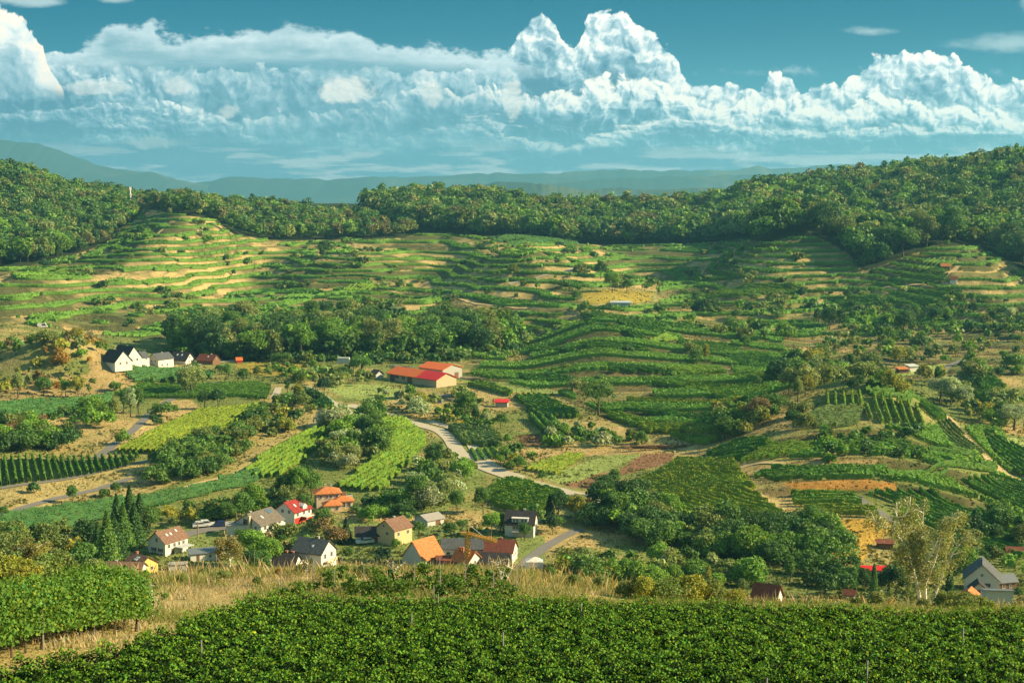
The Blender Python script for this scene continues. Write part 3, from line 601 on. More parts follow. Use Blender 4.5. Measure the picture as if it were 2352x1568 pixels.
house('outbuilding', 'outbuilding', 'long low white outbuilding with sagging grey roof right of the shuttered house', 470, 1283, 22, 10, 4.5, 2.6, .5, M_WALL, RCO, WN('F', (1.5,), 1.5, .8, .8), doors=[('F', -2.5, .9, 2)], kind='shed')
house('garage', 'garage', 'tiny white flat roofed garage below the shuttered white house', 409, 1309, 8, 5.6, 3.4, 2.2, 0, M_WALL, RFL, WN('F', (1.2,), 1.3, .7, .6), kind='flat', ov=.15)
house('chalet', 'house', 'low chalet with long dark brown roof behind the sunflowers', 290, 1324, -5, 11.0, 6.4, 2.7, 1.9, M_PALEW, RB, WN('F', (-3, 1.5), 1.5, 1.4, 1.3), [(-3.5, 1.2, .8)])
house('house', 'house', 'small white house with two skylights just behind the low chalet', 324, 1312, -38, 7.6, 7.4, 3.0, 2.4, M_YELW, RB, WN('R', (-1.2, 1.3), 1.6, .9, 1.1), [(-2.4, .5, .9, M_BRICK)], [('F', 0, .5, 1.4, .8, M_SKYL), ('F', .2, .7, 1.4, .6, M_SKYL)])
def ex_big(o, l, w, h, r):
    part('chimney', o, boxes([(-l - 0.9, -1.5, 3.4, .8, .8, 8.5)]), M_CREAM); part('balcony', o, boxes([(1.5, -w - .7, 2.7, 8, 1.4, .15), (1.5, -w - 1.35, 3.2, 8, .08, .9)]), M_WALL)
    part('gable_glazing', o, boxes([(-l - .03, 0.2, h + .6, .06, 3.8, 2.2)]), M_GLASS)
house('house', 'house', 'large white house under a wide grey brown roof with a solar panel', 596, 1222, 60, 12.5, 12.0, 4.4, 3.6, M_WALL, RG, WN('F', (-4, -1.5, 1.5, 4), 3.3, 1.2, 1.3) + WN('F', (-3, 2), 1.0, 1.6, 1.2) + WN('L', (-3.6,), 3.4, 1.0, 1.0), [(-3.4, 1.2, 1.0, M_CHIM)], [('F', 3.6, .75, 2.4, 2.2, M_SOLAR), ('F', -2.0, .5, .8, 1.4, M_SKYL)], extra=ex_big)
house('annex', 'outbuilding', 'flat roofed white annex beside the street and the large grey roofed house', 549, 1226, 12, 9, 5.5, 3.9, 0, M_WALL, RFL, kind='flat', ov=.3)
def ex_red(o, l, w, h, r):
    part('base_wall', o, boxes([(0.2, 0, 1.0, 2 * l + .12, 2 * w + .12, 3.0)]), M_REDW, label='red painted lower storey')
    V, F = extrude_x([(-1.2, 0), (1.2, 0), (1.2, 1.6), (0, 2.5), (-1.2, 1.6)], -2.4, 0.6); V = np.array(V); P = np.stack([V[:, 1] + 1.4, V[:, 0] - w * .45, V[:, 2] + h - .2], 1); polymesh('dormer', o, P, F, M_WALL)
    part('porch', o, boxes([(1.0, -w - 1.4, 2.6, 4.4, 2.8, .2), (-1, -w - 2.6, 1, .2, .2, 3), (3, -w - 2.6, 1, .2, .2, 3)]), M_WALL)
house('house', 'house', 'white house with crimson tiled roof and red painted lower storey', 674, 1196, 58, 9.6, 9.4, 4.7, 3.2, M_WALL, RR, WN('L', (-2.2, 1.0), 4.7, 1.2, 1.2) + WN('F', (-3, 0.5, 3.4), 3.7, 1.0, 1.3), [(-2, 1.2, .8, M_BRICK)], [('F', -1.8, .5, .8, 1.4, M_SKYL)], extra=ex_red)
house('villa', 'house', 'two storey cream villa with orange hipped roof above the crimson roofed house', 752, 1160, 14, 9.2, 7.8, 5.4, 1.9, M_CREAM, RO, WN('F', (-3, -.6, .9, 3.2), 4.2, .8, 1.2) + WN('R', (0,), 4.2), [(-.8, 0, .9), (1.6, 0, 1.0)], kind='hip', ov=.7)
house('pavilion', 'outbuilding', 'open cream pavilion with low orange hipped roof right of the orange roofed villa', 787, 1163, 14, 7.4, 6.4, 2.7, 1.5, M_CREAM, RO, WN('F', (-2, 0, 2), 1.4, 1.3, 1.7), kind='hip')
house('annex', 'outbuilding', 'low orange hipped wing in front of the two storey villa', 763, 1171, 14, 6.6, 5.6, 2.3, 1.6, M_CREAM, RO, WN('F', (-1.5, 1.5), 1.2, 1.0, 1.2), kind='hip')
def ex_balc(o, l, w, h, r): part('balcony', o, boxes([(l + .8, 0, 2.6, 1.6, 5.5, .14), (l + 1.55, 0, 3.1, .07, 5.5, .9), (l + .8, 0, .2, 1.6, 5.5, .12), (l + 1.5, -2.6, 1.2, .12, .12, 4), (l + 1.5, 2.6, 1.2, .12, .12, 4)]), M_CREAM)
house('house', 'house', 'tall white house with big slate grey roof and balconies on its sunny gable', 722, 1299, -27, 11.4, 8.6, 5.6, 3.6, M_WALL, RS, WN('R', (-2, 1.6), 4.4, 1.1, 1.5) + WN('R', (0,), 1.5, 1.6, 1.8) + WN('F', (-3, 2), 3.0), [(1.5, .4, 1.0)], [('F', 1.2, .45, .7, .9, M_SKYL)], extra=ex_balc)
house('chalet', 'house', 'low house with long blackish tiled roof and brick chimneys below the slate roofed one', 646, 1311, -14, 11.4, 8.0, 2.6, 3.5, M_WALL, RD, WN('R', (-1.4, .2, 1.6), 2.4, .7, 1.1), [(-1.6, -.6, 1.4, M_BRICK), (1.9, .2, .8, M_BRICK), (4.0, .4, .8, M_BRICK)], [('F', -2.6, .3, .8, 1.3, M_SKYL)], ov=.7)
house('house', 'house', 'beige two storey house with brown roof and climbing plants on its sunny side', 906, 1244, 50, 8.6, 8.8, 5.6, 2.9, M_BEIGE, RB, WN('L', (-.8,), 4.0, 1.4, 1.0) + WN('L', (.9,), 6.4, .9, .9) + WN('F', (-2.4, 2.2), 4.0, .9, 1.2), [(-3.2, .6, .7, M_BRICK), (.5, .6, .8)])
house('garage', 'garage', 'long dark roofed garage wing attached beside the beige house', 846, 1242, 6, 8.6, 6.4, 2.8, 2.4, M_WALL, RD, WN('F', (-2,), 1.2, 1.2, 1.2), doors=[('F', 1.6, 3.4, 2.2)])
house('shed', 'shed', 'grey metal shed with faded low roof in the orchard behind the village', 986, 1201, 40, 7.5, 8.0, 2.2, 1.4, M_PALEW, RFL, doors=[('F', 1.0, 2, 2)])
house('barn', 'barn', 'steep barn with orange tiled roof and weathered white gable', 972, 1294, 50, 9.6, 9.2, 3.0, 5.4, M_PALEW, RO, doors=[('F', -2.0, 2.4, 2.2)], ov=.4)
house('house', 'house', 'long white house with slate roof directly behind the yellow crane', 1063, 1281, -2, 13.5, 7.6, 4.2, 2.4, M_WALL, RS, WN('F', (-4.6, -2.2, .4), 2.6, 1.1, .9), [(4, .4, .8)])
house('house', 'house', 'old farmhouse with mottled red brown roof and white sunny gable', 1148, 1286, -13, 10.2, 8.0, 4.0, 3.1, M_WALL, RRB, WN('R', (-1.4, 1.2), 2.4, .8, 1.1) + WN('F', (-3, 0, 3), 2.4), [(-3.4, .4, .9, M_BRICK), (.5, .4, .8, M_BRICK)])
house('house', 'house', 'small orange roofed house with a white gable at the foot of the crane', 1072, 1302, -40, 7.2, 6.8, 2.8, 3.0, M_WALL, RO, WN('R', (0,), 2.2, .8, 1.2), [(-2, -.8, 1.3, M_BRICK), (-.8, -.8, 1.5, M_BRICK)])
house('barn', 'barn', 'long blackish roofed barn in front of the red brown farmhouse', 1128, 1303, -9, 11.0, 6.4, 2.4, 2.6, M_GREYW, RD, WN('R', (0,), 1.8, .9, 1.2))
house('shed', 'shed', 'dark brown lean-to roof between the orange barn and the crane', 1032, 1300, 4, 8.0, 5.6, 2.0, 1.6, M_WOODB, RRB)
def ex_dorm(o, l, w, h, r):
    part('dormer', o, boxes([(.2, -w * .62, h + 1.15, 5.8, 2.4, 1.6), (.2, -w * .62 - .1, h + 2.0, 6.2, 2.8, .16)]), M_WALL)
    for q in (-1.9, -.7, 1.1, 2.3): window(o, 'F', q, h + 1.15, .8, .9, l, w * .62 + 1.2)
    part('porch_roof', o, boxes([(.5, -w - 1.2, 2.2, 5.5, 2.6, .16)]), RFL)
house('house', 'house', 'white house with black roof, wide dormer and small front porch', 1197, 1226, -10, 10.4, 8.6, 4.7, 3.9, M_WALL, RD, WN('F', (-1.9, -.8), 3.4, .9, 1.1) + WN('F', (2.6,), 3.4, 1.4, 1.1) + WN('R', (-1, 1), 3.4), [(1.2, .3, .8, M_CHIM)], extra=ex_dorm)
house('shed', 'shed', 'flat orange roofed shed left of the black roofed house', 1150, 1203, -6, 4.6, 3.6, 2.2, .4, M_WOODB, RO, kind='shed')
house('house', 'house', 'white gabled house with steep dark roof behind the big birch', 2254, 1352, 72, 10.5, 10.5, 4.4, 4.8, M_WALL, RS, WN('L', (-1.8,), 2.9, 1.6, 1.1) + WN('L', (1.5,), 2.9, 1.0, 1.2) + WN('L', (0,), 5.9, .7, .8), [(2.2, .5, 1.0)])
house('house', 'house', 'small white gable wing in front of the steep roofed house', 2246, 1372, 78, 4.4, 5.0, 3.0, 2.2, M_WALL, RD, WN('L', (0,), 2.7, 1.0, .9))
house('barn', 'barn', 'dark corrugated roofed wing right of the steep roofed white house', 2294, 1352, 14, 9.4, 5.2, 3.0, 1.7, M_WOODB, RCO, WN('F', (0, 2.4), 1.6, .8, 1.2))
house('workshop', 'outbuilding', 'tall plain grey walled workshop with corrugated sheet roof at the right edge', 2290, 1398, 174, 7.6, 5.0, 5.0, 1.0, M_PALEW, RCO, kind='shed')
house('shed', 'shed', 'orange tiled lean-to half hidden by the birch leaves', 2226, 1380, 60, 4.2, 4.4, 2.2, 1.6, M_WOODB, RO)
house('shed', 'shed', 'dark red tiled shed near the right edge below the shaded vineyard', 2331, 1276, -6, 6.0, 4.6, 1.6, 1.6, M_WOODB, RRB)
house('shed', 'shed', 'grey wooden hut with orange roof on the yellow meadow', 1930, 1232, -14, 4.4, 3.0, 2.1, .5, M_GREYW, RO, kind='shed', doors=[('F', 0, .9, 1.7)])
house('shed', 'shed', 'dark brown shed at the right rim of the yellow meadow', 2032, 1258, -8, 5.2, 3.6, 2.0, .5, M_WOODB, RRB, kind='shed')
house('garden_house', 'house', 'flat bright red roofed garden house between clipped conifers', 2010, 1322, -4, 9.0, 5.0, 2.6, .5, M_PALEW, RBR, WN('F', (-2, 2), 1.5, 1.6, 1.1))
house('hut', 'shed', 'tiny garden hut with red roof and pale front by the village edge', 1952, 1374, -25, 2.8, 2.6, 1.6, 1.0, M_WALL, RRB)
house('house', 'house', 'white gable tip of a house sticking up behind the near vines', 1762, 1392, -30, 7.0, 5.0, 3.4, 3.0, M_WALL, RRB, WN('R', (0,), 2.2))
# houses on the left below the terraces
house('house', 'house', 'house with huge black roof, its white gable partly behind the knoll', 268, 841, -42, 14, 11, 3.4, 5.8, M_WALL, RD, WN('R', (-2, 2), 2.4), [(-2, .6, .8)])
house('house', 'house', 'black roofed house with tall white gable behind the first one', 291, 834, -38, 14, 10, 4.0, 6.0, M_WALL, RD, WN('R', (-2, 2), 2.6), [(0, .6, .8)])
house('garage', 'garage', 'small white gabled garage in front of the black roofed pair', 283, 844, -40, 6, 6, 2.4, 2.2, M_WALL, RD)
house('house', 'house', 'plain white house with grey roof between the black roofed pair and its twin', 317, 841, 52, 9.6, 8.6, 5.4, 2.8, M_WALL, RS, WN('L', (-1, 1.4), 4.0, .9, .9) + WN('F', (-2.8, 2.8), 4.4, .8, .7))
house('house', 'house', 'white house with grey roof and a rear cross wing, pool beside it', 370, 841, 52, 11.5, 9.6, 5.0, 3.2, M_WALL, RS, WN('L', (-2, 1.5), 3.8, 1.1, 1.0) + WN('F', (-3, 1), 1.5, .9, 1.4), [(1, .4, .7)])
house('house', 'house', 'black roofed house with two skylights and a wooden gable', 419, 834, -24, 11.5, 9.0, 2.8, 4.2, M_WALL, RD, WN('R', (-1, 1.4), 1.7) + WN('R', (0,), 4.2, 1.2, 1.0), [(-.5, .3, .8)], [('F', -2.2, .6, 1.0, 1.4, M_SKYL), ('F', 1.2, .6, 1.0, 1.4, M_SKYL)], ov=.8)
house('house', 'house', 'low dark brown house last in the row, half hidden by hedges', 479, 835, -24, 12, 8.0, 2.6, 3.2, M_WOODB, RRB, WN('R', (0,), 3.6), [(2, .3, .7)], [('F', 1.0, .6, .9, 1.2, M_SKYL)])
house('shed', 'shed', 'small red shed at the wood edge beside the yellow field', 549, 833, 20, 3.4, 3.0, 2.0, 1.4, M_REDW, RBO)
house('container', 'shed', 'white metal container standing in the meadow before the wood', 789, 834, -4, 5.6, 2.8, 2.5, 0, M_PALEW, M_PALEW, kind='flat', ov=.03)
house('hut', 'shed', 'small white gabled hut left of the long red barn', 866, 868, -50, 4.0, 4.0, 2.0, 1.6, M_PALEW, RB)
house('barn', 'barn', 'long wooden barn with roof half orange and half bright red', 968, 878, -44, 31.0, 11.5, 3.1, 2.3, M_TAN, RBO, WN('F', (-9, -5), 2.2, 2.4, 1.6), doors=[('F', -12, 3.2, 2.8), ('F', -1, 3, 2.8)], split=(3.0, RBR), ov=.5)
house('barn', 'barn', 'shorter barn with red roof and grey plank gable behind the long one', 1012, 866, -42, 14.5, 12.0, 4.4, 1.8, M_GREYW, RBO, doors=[('F', 0, 6.5, 3.2), ('R', 2.5, 2.4, 2.6)])
house('hut', 'shed', 'little red roofed hut right of the orchard below the barns', 1153, 934, -8, 4.6, 3.4, 2.0, .5, M_GREYW, RBR, kind='shed')
house('hut', 'shed', 'white garden hut with pale roof on the sunny clearing', 2094, 852, 20, 4.2, 3.2, 2.3, .4, M_WALL, M_PALEW, kind='shed')
house('hut', 'shed', 'small reddish hut left of the white garden hut', 2072, 856, 12, 4.4, 3.2, 1.8, .4, M_WOODB, RO, kind='shed')
house('hut', 'shed', 'tiny red roofed hut among the far ridge vines', 2172, 618, -20, 5, 4, 2.0, 1.4, M_WOODB, RO)
house('hut', 'shed', 'tiny white hut beside the tan track on the right ridge', 2190, 648, -20, 4, 3, 2.0, 1.2, M_WALL, RRB)
house('hut', 'shed', 'white vineyard hut at the wood edge on the left spur', 547, 572, 10, 3.6, 3, 2.6, 1.0, M_WALL, RB)
house('greenhouse', 'greenhouse', 'long low white roofed greenhouse behind the flat middle fields', 1425, 703, -2, 11, 5, 2.2, .4, M_PALEW, M_SKYL, kind='shed')
# vehicles
M_TYRE = mat_plain('tyre', (0.02, 0.02, 0.02), 0.9, 0.1)
def car(u, v, rz, col, label, L=4.3, H=1.5, van=False, ymin=180.0):
    x, y, z = pick(u, v, ymin); m = mat_plain('car_paint', col, 0.3, 0.03, 1.0, spec=0.6); o = bpy.data.objects.new('parked_car' if not van else 'parked_van', None); COL.objects.link(o)
    o.location = (x, y, z + .12); o.rotation_euler = (0, 0, radians(rz)); o['label'] = label; o['category'] = 'van' if van else 'car'; o['group'] = 'vehicles parked in the valley'
    SITES.append((x, y, 3.0, u - 18, u + 18, v, 1.5 * FOC / y)); l = L / 2
    if van: pr = [(-l, .35), (l, .35), (l, .95), (l - .5, 1.15), (l - .95, H), (-l, H)]; gl = [(l - .62, 1.15), (l - 1.0, H - .12), (-l * .1, H - .12), (-l * .1, 1.15)]
    else: pr = [(-l, .35), (l, .35), (l, .72), (l - .25, .85), (l * .42, .95), (l * .12, H), (-l * .62, H), (-l * .92, .98), (-l, .9)]; gl = [(l * .40, .98), (l * .12, H - .1), (-l * .6, H - .1), (-l * .84, .98)]
    def ey(prof, y0, y1):
        n = len(prof); V = [(a, y0, b) for a, b in prof] + [(a, y1, b) for a, b in prof]
        return V, [list(range(n)), [n + i for i in range(n)][::-1]] + [[(i + 1) % n, i, n + i, n + (i + 1) % n] for i in range(n)]
    V, F = ey(pr, -.85, .85); b = polymesh('body', o, V, F, m); V, F = ey(gl, -.87, .87); polymesh('side_window', o, V, F, M_GLASS)
    part('windscreen', o, boxes([(l * .29 if not van else l - .72, 0, 1.18, .5, 1.4, .5)]), M_GLASS)
    for sx in (-1, 1):
        for sy in (-1, 1): part('wheel', o, tube([(sx * l * .62, sy * .72, .33), (sx * l * .62, sy * .9, .33)], [.33, .33], 12), M_TYRE)
    for sy in (-.6, .6): part('headlight', o, boxes([(l + .01, sy, .7, .05, .35, .18)]), M_SKYL)
car(462, 1211, 18, (.55, .56, .56), 'silver hatchback parked first in line on the village street')
car(475, 1209, 18, (.62, .63, .62), 'silver estate car parked between the hatchback and the blue car', 4.6, 1.65)
car(512, 1209, 14, (.02, .04, .14), 'dark blue car parked nearest the flat white annex', 4.3, 1.4)
car(838, 1249, 200, (.50, .58, .55), 'pale car parked in front of the dark roofed garage wing')
car(98, 753, 10, (.7, .7, .68), 'white van standing on the far left terrace track', 5.0, 2.3, True)
car(628, 594, 0, (.7, .7, .68), 'white car parked high on the left terraces')
# tractor behind the villa
def tractor(u, v):
    x, y, z = pick(u, v); o = bpy.data.objects.new('tractor', None); COL.objects.link(o); o.location = (x, y, z); o.rotation_euler = (0, 0, .4); o['label'] = 'old grey brown tractor with trailer box behind the pavilion'; o['category'] = 'tractor'
    part('body', o, boxes([(1.0, 0, 1.1, 2.0, .8, .8), (-.3, 0, .8, 1.2, 1.0, .6)]), M_GREYW); part('cab', o, boxes([(-.5, 0, 1.8, 1.2, 1.2, 1.3)]), M_WOODB); part('trailer', o, boxes([(-3.2, 0, 1.2, 3.0, 1.8, 1.0)]), M_GREYW)
    for sx, r in ((-.5, .7), (1.5, .42), (-3.4, .45)):
        for sy in (-.75, .75): part('wheel', o, tube([(sx, sy - .15, r), (sx, sy + .15, r)], [r, r], 12), M_TYRE)
    SITES.append((x, y, 3.5, u - 20, u + 20, v, 18))
tractor(793, 1150)
# crane
def lattice(p0, p1, w, nb, r=.05):
    p0, p1 = Vector(p0), Vector(p1); d = (p1 - p0); L = d.length; d.normalize(); a = d.orthogonal().normalized(); b = d.cross(a); ps = []
    cs = [(a * sx + b * sy) * w / 2 for sx, sy in ((-1, -1), (1, -1), (1, 1), (-1, 1))]
    for c in cs: ps.append(tube([p0 + c, p1 + c], [r, r], 4))
    for i in range(nb):
        q0 = p0 + d * (L * i / nb); q1 = p0 + d * (L * (i + 1) / nb)
        for k in range(4): ps.append(tube([q0 + cs[k], q1 + cs[(k + 1) % 4]], [r * .6] * 2, 4)); ps.append(tube([q0 + cs[k], q0 + cs[(k + 1) % 4]], [r * .5] * 2, 4))
    return merge(ps)
M_CRANE = mat_plain('crane_yellow', (0.58, 0.33, 0.06), 0.6, 0.15, 2.0); M_STEEL = mat_plain('pale_steel', (0.72, 0.72, 0.70), 0.5, 0.06, 2.0)
def crane(u, v):
    x, y, z = pick(u, v); o = bpy.data.objects.new('crane', None); COL.objects.link(o); o.location = (x, y, z); o['label'] = 'yellow lattice tower crane standing among the farm roofs'; o['category'] = 'crane'
    part('mast', o, lattice((0, 0, 0), (0, 0, 8.2), .8, 11, .14), M_CRANE); part('tower_peak', o, merge([tube([(-.3, 0, 8.2), (0, 0, 10.2)], [.1, .07], 5), tube([(.3, 0, 8.2), (0, 0, 10.2)], [.1, .07], 5)]), M_CRANE)
    part('jib', o, lattice((0, 0, 8.0), (6.6, -1.2, 6.5), .55, 10, .11), M_CRANE); part('tie_cable', o, tube([(0, 0, 10.2), (3.4, -.6, 7.6)], [.05, .05], 4), M_STEEL); part('counterweight', o, boxes([(-.9, 0, 8.0, 1.2, .8, .6)]), M_CRANE)
    SITES.append((x, y, 3, u - 12, u + 12, v, 100))
crane(1074, 1305)
def mast():
    x, y, z = pick(301, 497, 900); h = 66 * y / FOC; o = bpy.data.objects.new('radio_mast', None); COL.objects.link(o); o.location = (x, y, z); o['label'] = 'slim white radio mast rising from the left wood edge'; o['category'] = 'mast'
    part('pole', o, tube([(0, 0, -1), (0, 0, h)], [.75, .55], 8), M_STEEL); part('platform', o, boxes([(0, 0, h * .74, 2.2, 2.2, .5)]), M_STEEL)
    for k in range(3): part('antenna', o, boxes([(cos(k * 2.1) * .9, sin(k * 2.1) * .9, h - .8, .5, .5, 2.8)]), M_STEEL)
    SITES.append((x, y, 8, 285, 316, 560, 110))
mast()
M_WOODP = mat_plain('pole_wood', (0.26, 0.19, 0.12), 0.9, 0.2, 3.0)
for (u, v, hp, lab) in [(455, 1236, 40, 'wooden utility pole beside the two silver cars'), (544, 1214, 40, 'wooden utility pole beside the dark blue car'), (497, 1305, 46, 'wooden utility pole right of the low white outbuilding'), (1052, 1268, 34, 'thin wooden pole left of the slate roofed long house'), (1791, 745, 30, 'lone pole on the grassy bank before the right ridge'), (1029, 898, 12, 'short wooden pole in the meadow below the long barn')]:
    x, y, z = pick(u, v); h = hp * y / FOC; o = bpy.data.objects.new('utility_pole', None); COL.objects.link(o); o.location = (x, y, z); o['label'] = lab; o['category'] = 'pole'; o['group'] = 'wooden utility poles'
    part('pole', o, tube([(0, 0, -.5), (0, 0, h)], [.17, .12], 6), M_WOODP); part('crossarm', o, boxes([(0, 0, h - .5, 1.3, .1, .12)]), M_WOODP)
def simple(name, cat, label, u, v, VF, mat, rz=0, ymin=180.0, **p):
    x, y, z = pick(u, v, ymin); SITES.append((x, y, 2.5, u - 10, u + 10, v, 12))
    return link(name, npmesh(name, VF[0], VF[1], [mat]), None, (x, y, z), rz, category=cat, label=label, **p)
simple('rubbish_bin', 'bin', 'blue bin on the grass beside the woodpiles', 1009, 925, boxes([(0, 0, .7, 1.6, 1.4, 1.4), (0, 0, 1.45, 1.8, 1.6, .15)]), mat_plain('blue_plastic', (.05, .12, .28), .5))
simple('tent', 'tent', 'white garden tent roof beside the lane bend', 1227, 1304, (np.array([(-2, -1.6, 1.8), (2, -1.6, 1.8), (2, 1.6, 1.8), (-2, 1.6, 1.8), (0, 0, 2.6), (-2, -1.6, 0), (2, -1.6, 0), (2, 1.6, 0), (-2, 1.6, 0)], float), np.array([[0, 1, 4, 4], [1, 2, 4, 4], [2, 3, 4, 4], [3, 0, 4, 4], [5, 6, 1, 0], [6, 7, 2, 1], [7, 8, 3, 2], [8, 5, 0, 3]])), M_WALL)
def logpile(u, v, n, L, lab, rz=0.0, m=None):
    rng = R(n); ps = []
    for k in range(n):
        a = rng.uniform(-L / 2, L / 2); zz = .25 + .38 * (k % 3); ps.append(tube([(a - 1.5, rng.normal() * .5, zz), (a + 1.5, rng.normal() * .5, zz)], [.2, .17], 6))
    simple('log_pile', 'log pile', lab, u, v, merge(ps), m or M_GREYW, rz)
logpile(1022, 913, 40, 9, 'grey log pile just above the blue bin'); logpile(1048, 922, 34, 8, 'brown log pile right of the blue bin', -.5, M_TAN); logpile(1085, 872, 30, 9, 'pale timber stack right of the two barns', -.3, M_TAN); logpile(920, 846, 30, 8, 'timber stack behind the long barn', -.5)
logpile(1530, 1030, 60, 26, 'long dark woodpile along the meadow below the lowest terraces', .05, M_WOODB)
# ------------------------------------------------------------------ roads and tracks
M_ASPH = mat_plain('asphalt', (0.165, 0.155, 0.14), 0.9, 0.15, 0.5); M_CONC = mat_plain('pale_road', (0.42, 0.37, 0.28), 0.9, 0.12, 0.4, var2=(0.30, 0.27, 0.17)); M_DIRT = mat_plain('dirt_track', (0.46, 0.33, 0.165), 0.95, 0.2, 0.4, var2=(0.26, 0.25, 0.09))
RPATH = []
def road(name, pts, width, mat, ymin=180.0, lift=0.14):
    P = np.array([pick(u, v, ymin)[:2] for u, v in pts]); seg = np.linalg.norm(np.diff(P, axis=0), axis=1); cs = np.concatenate([[0], np.cumsum(seg)]); n = max(4, int(cs[-1] / 2.0)); s = np.linspace(0, cs[-1], n)
    X = pchip(cs, P, s) if len(P) > 2 else np.stack([np.interp(s, cs, P[:, 0]), np.interp(s, cs, P[:, 1])], 1)
    d = np.gradient(X, axis=0); d /= np.linalg.norm(d, axis=1)[:, None]; nr = np.stack([-d[:, 1], d[:, 0]], 1); V = []
    K = 5
    for k in range(K):
        q = X + nr * width * (k / (K - 1) - .5); V.append(np.stack([q[:, 0], q[:, 1], hz(q[:, 0], q[:, 1]) + lift], 1))
    zc = np.stack(V, 1); zc[:, :, 2] = zc[:, :, 2] * .5 + zc[:, :, 2].mean(1, keepdims=True) * .5 + (0.06 if width > 3 else 0)
    ix = np.arange(n * K).reshape(n, K); F = np.stack([ix[:-1, :-1], ix[:-1, 1:], ix[1:, 1:], ix[1:, :-1]], -1).reshape(-1, 4)[:, ::-1]
    link(name, npmesh(name, zc.reshape(-1, 3), F, [mat], smooth=True), kind='structure'); RPATH.append((X, width))
road('road', [(800, 930), (860, 945), (920, 962), (970, 978), (1010, 990), (1035, 1010), (1050, 1034), (1095, 1066), (1160, 1092), (1240, 1114), (1340, 1140), (1400, 1155)], 5.0, M_CONC)
road('track', [(985, 968), (1040, 985), (1075, 1010), (1100, 1045), (1150, 1080), (1200, 1098)], 3.6, M_CONC)
road('track', [(700, 888), (742, 910), (770, 928), (790, 938), (802, 952), (806, 972)], 3.4, M_CONC)
road('track', [(640, 890), (634, 905), (628, 915)], 3.0, M_CONC)
road('lane', [(222, 1052), (262, 1022), (300, 993), (338, 958), (365, 935), (392, 918), (412, 913)], 3.2, M_ASPH)
road('lane', [(-40, 1200), (20, 1178), (80, 1158), (160, 1138), (230, 1122), (300, 1098)], 3.0, M_ASPH)
road('lane', [(-40, 1128), (60, 1112), (160, 1098), (250, 1078), (330, 1060), (400, 1050)], 2.6, M_ASPH)
road('road', [(-40, 1248), (60, 1242), (170, 1238), (230, 1232)], 3.0, M_CONC)
road('road', [(350, 1262), (400, 1238), (450, 1222), (500, 1214), (560, 1206), (620, 1190)], 4.6, M_ASPH)
road('lane', [(1190, 1310), (1215, 1285), (1245, 1262), (1290, 1235), (1330, 1215)], 3.0, M_ASPH)
road('track', [(738, 940), (732, 962), (722, 985), (690, 1006), (640, 1038), (590, 1066), (520, 1096), (450, 1112), (384, 1134)], 2.6, M_DIRT)
road('track', [(2110, 926), (2150, 940), (2190, 975), (2225, 1015), (2262, 1050), (2292, 1078), (2352, 1108)], 3.2, M_DIRT)
road('lane', [(1962, 1138), (1985, 1155), (2010, 1172), (2050, 1196), (2080, 1215)], 3.0, M_ASPH)
road('track', [(1800, 1185), (1760, 1150), (1725, 1122), (1690, 1095), (1690, 1078), (1720, 1068), (1800, 1064)], 2.6, M_DIRT)
road('track', [(2268, 1000), (2300, 1040), (2340, 1075)], 0.8, M_DIRT)
road('track', [(2160, 862), (2168, 850), (2185, 838), (2210, 828)], 3.2, M_ASPH)
road('track', [(1986, 666), (2080, 656), (2140, 655), (2165, 640), (2190, 622), (2204, 606), (2196, 600)], 3.6, M_DIRT, 700)
road('track', [(1170, 652), (1230, 640), (1290, 630), (1370, 614)], 3.2, M_CONC, 700)
road('track', [(0, 792), (60, 782), (120, 770), (180, 762)], 3.0, M_DIRT, 560)
road('track', [(640, 706), (760, 700), (880, 694), (1000, 690), (1120, 700), (1300, 704), (1420, 700)], 3.0, M_DIRT, 700)
road('track', [(220, 712), (380, 700), (520, 686), (600, 672)], 2.6, M_DIRT, 700)
road('track', [(330, 545), (420, 520), (480, 540), (560, 560), (700, 560)], 2.4, M_DIRT, 800)
road('track', [(560, 826), (500, 832), (430, 842), (400, 852)], 3.4, M_CONC, 560)
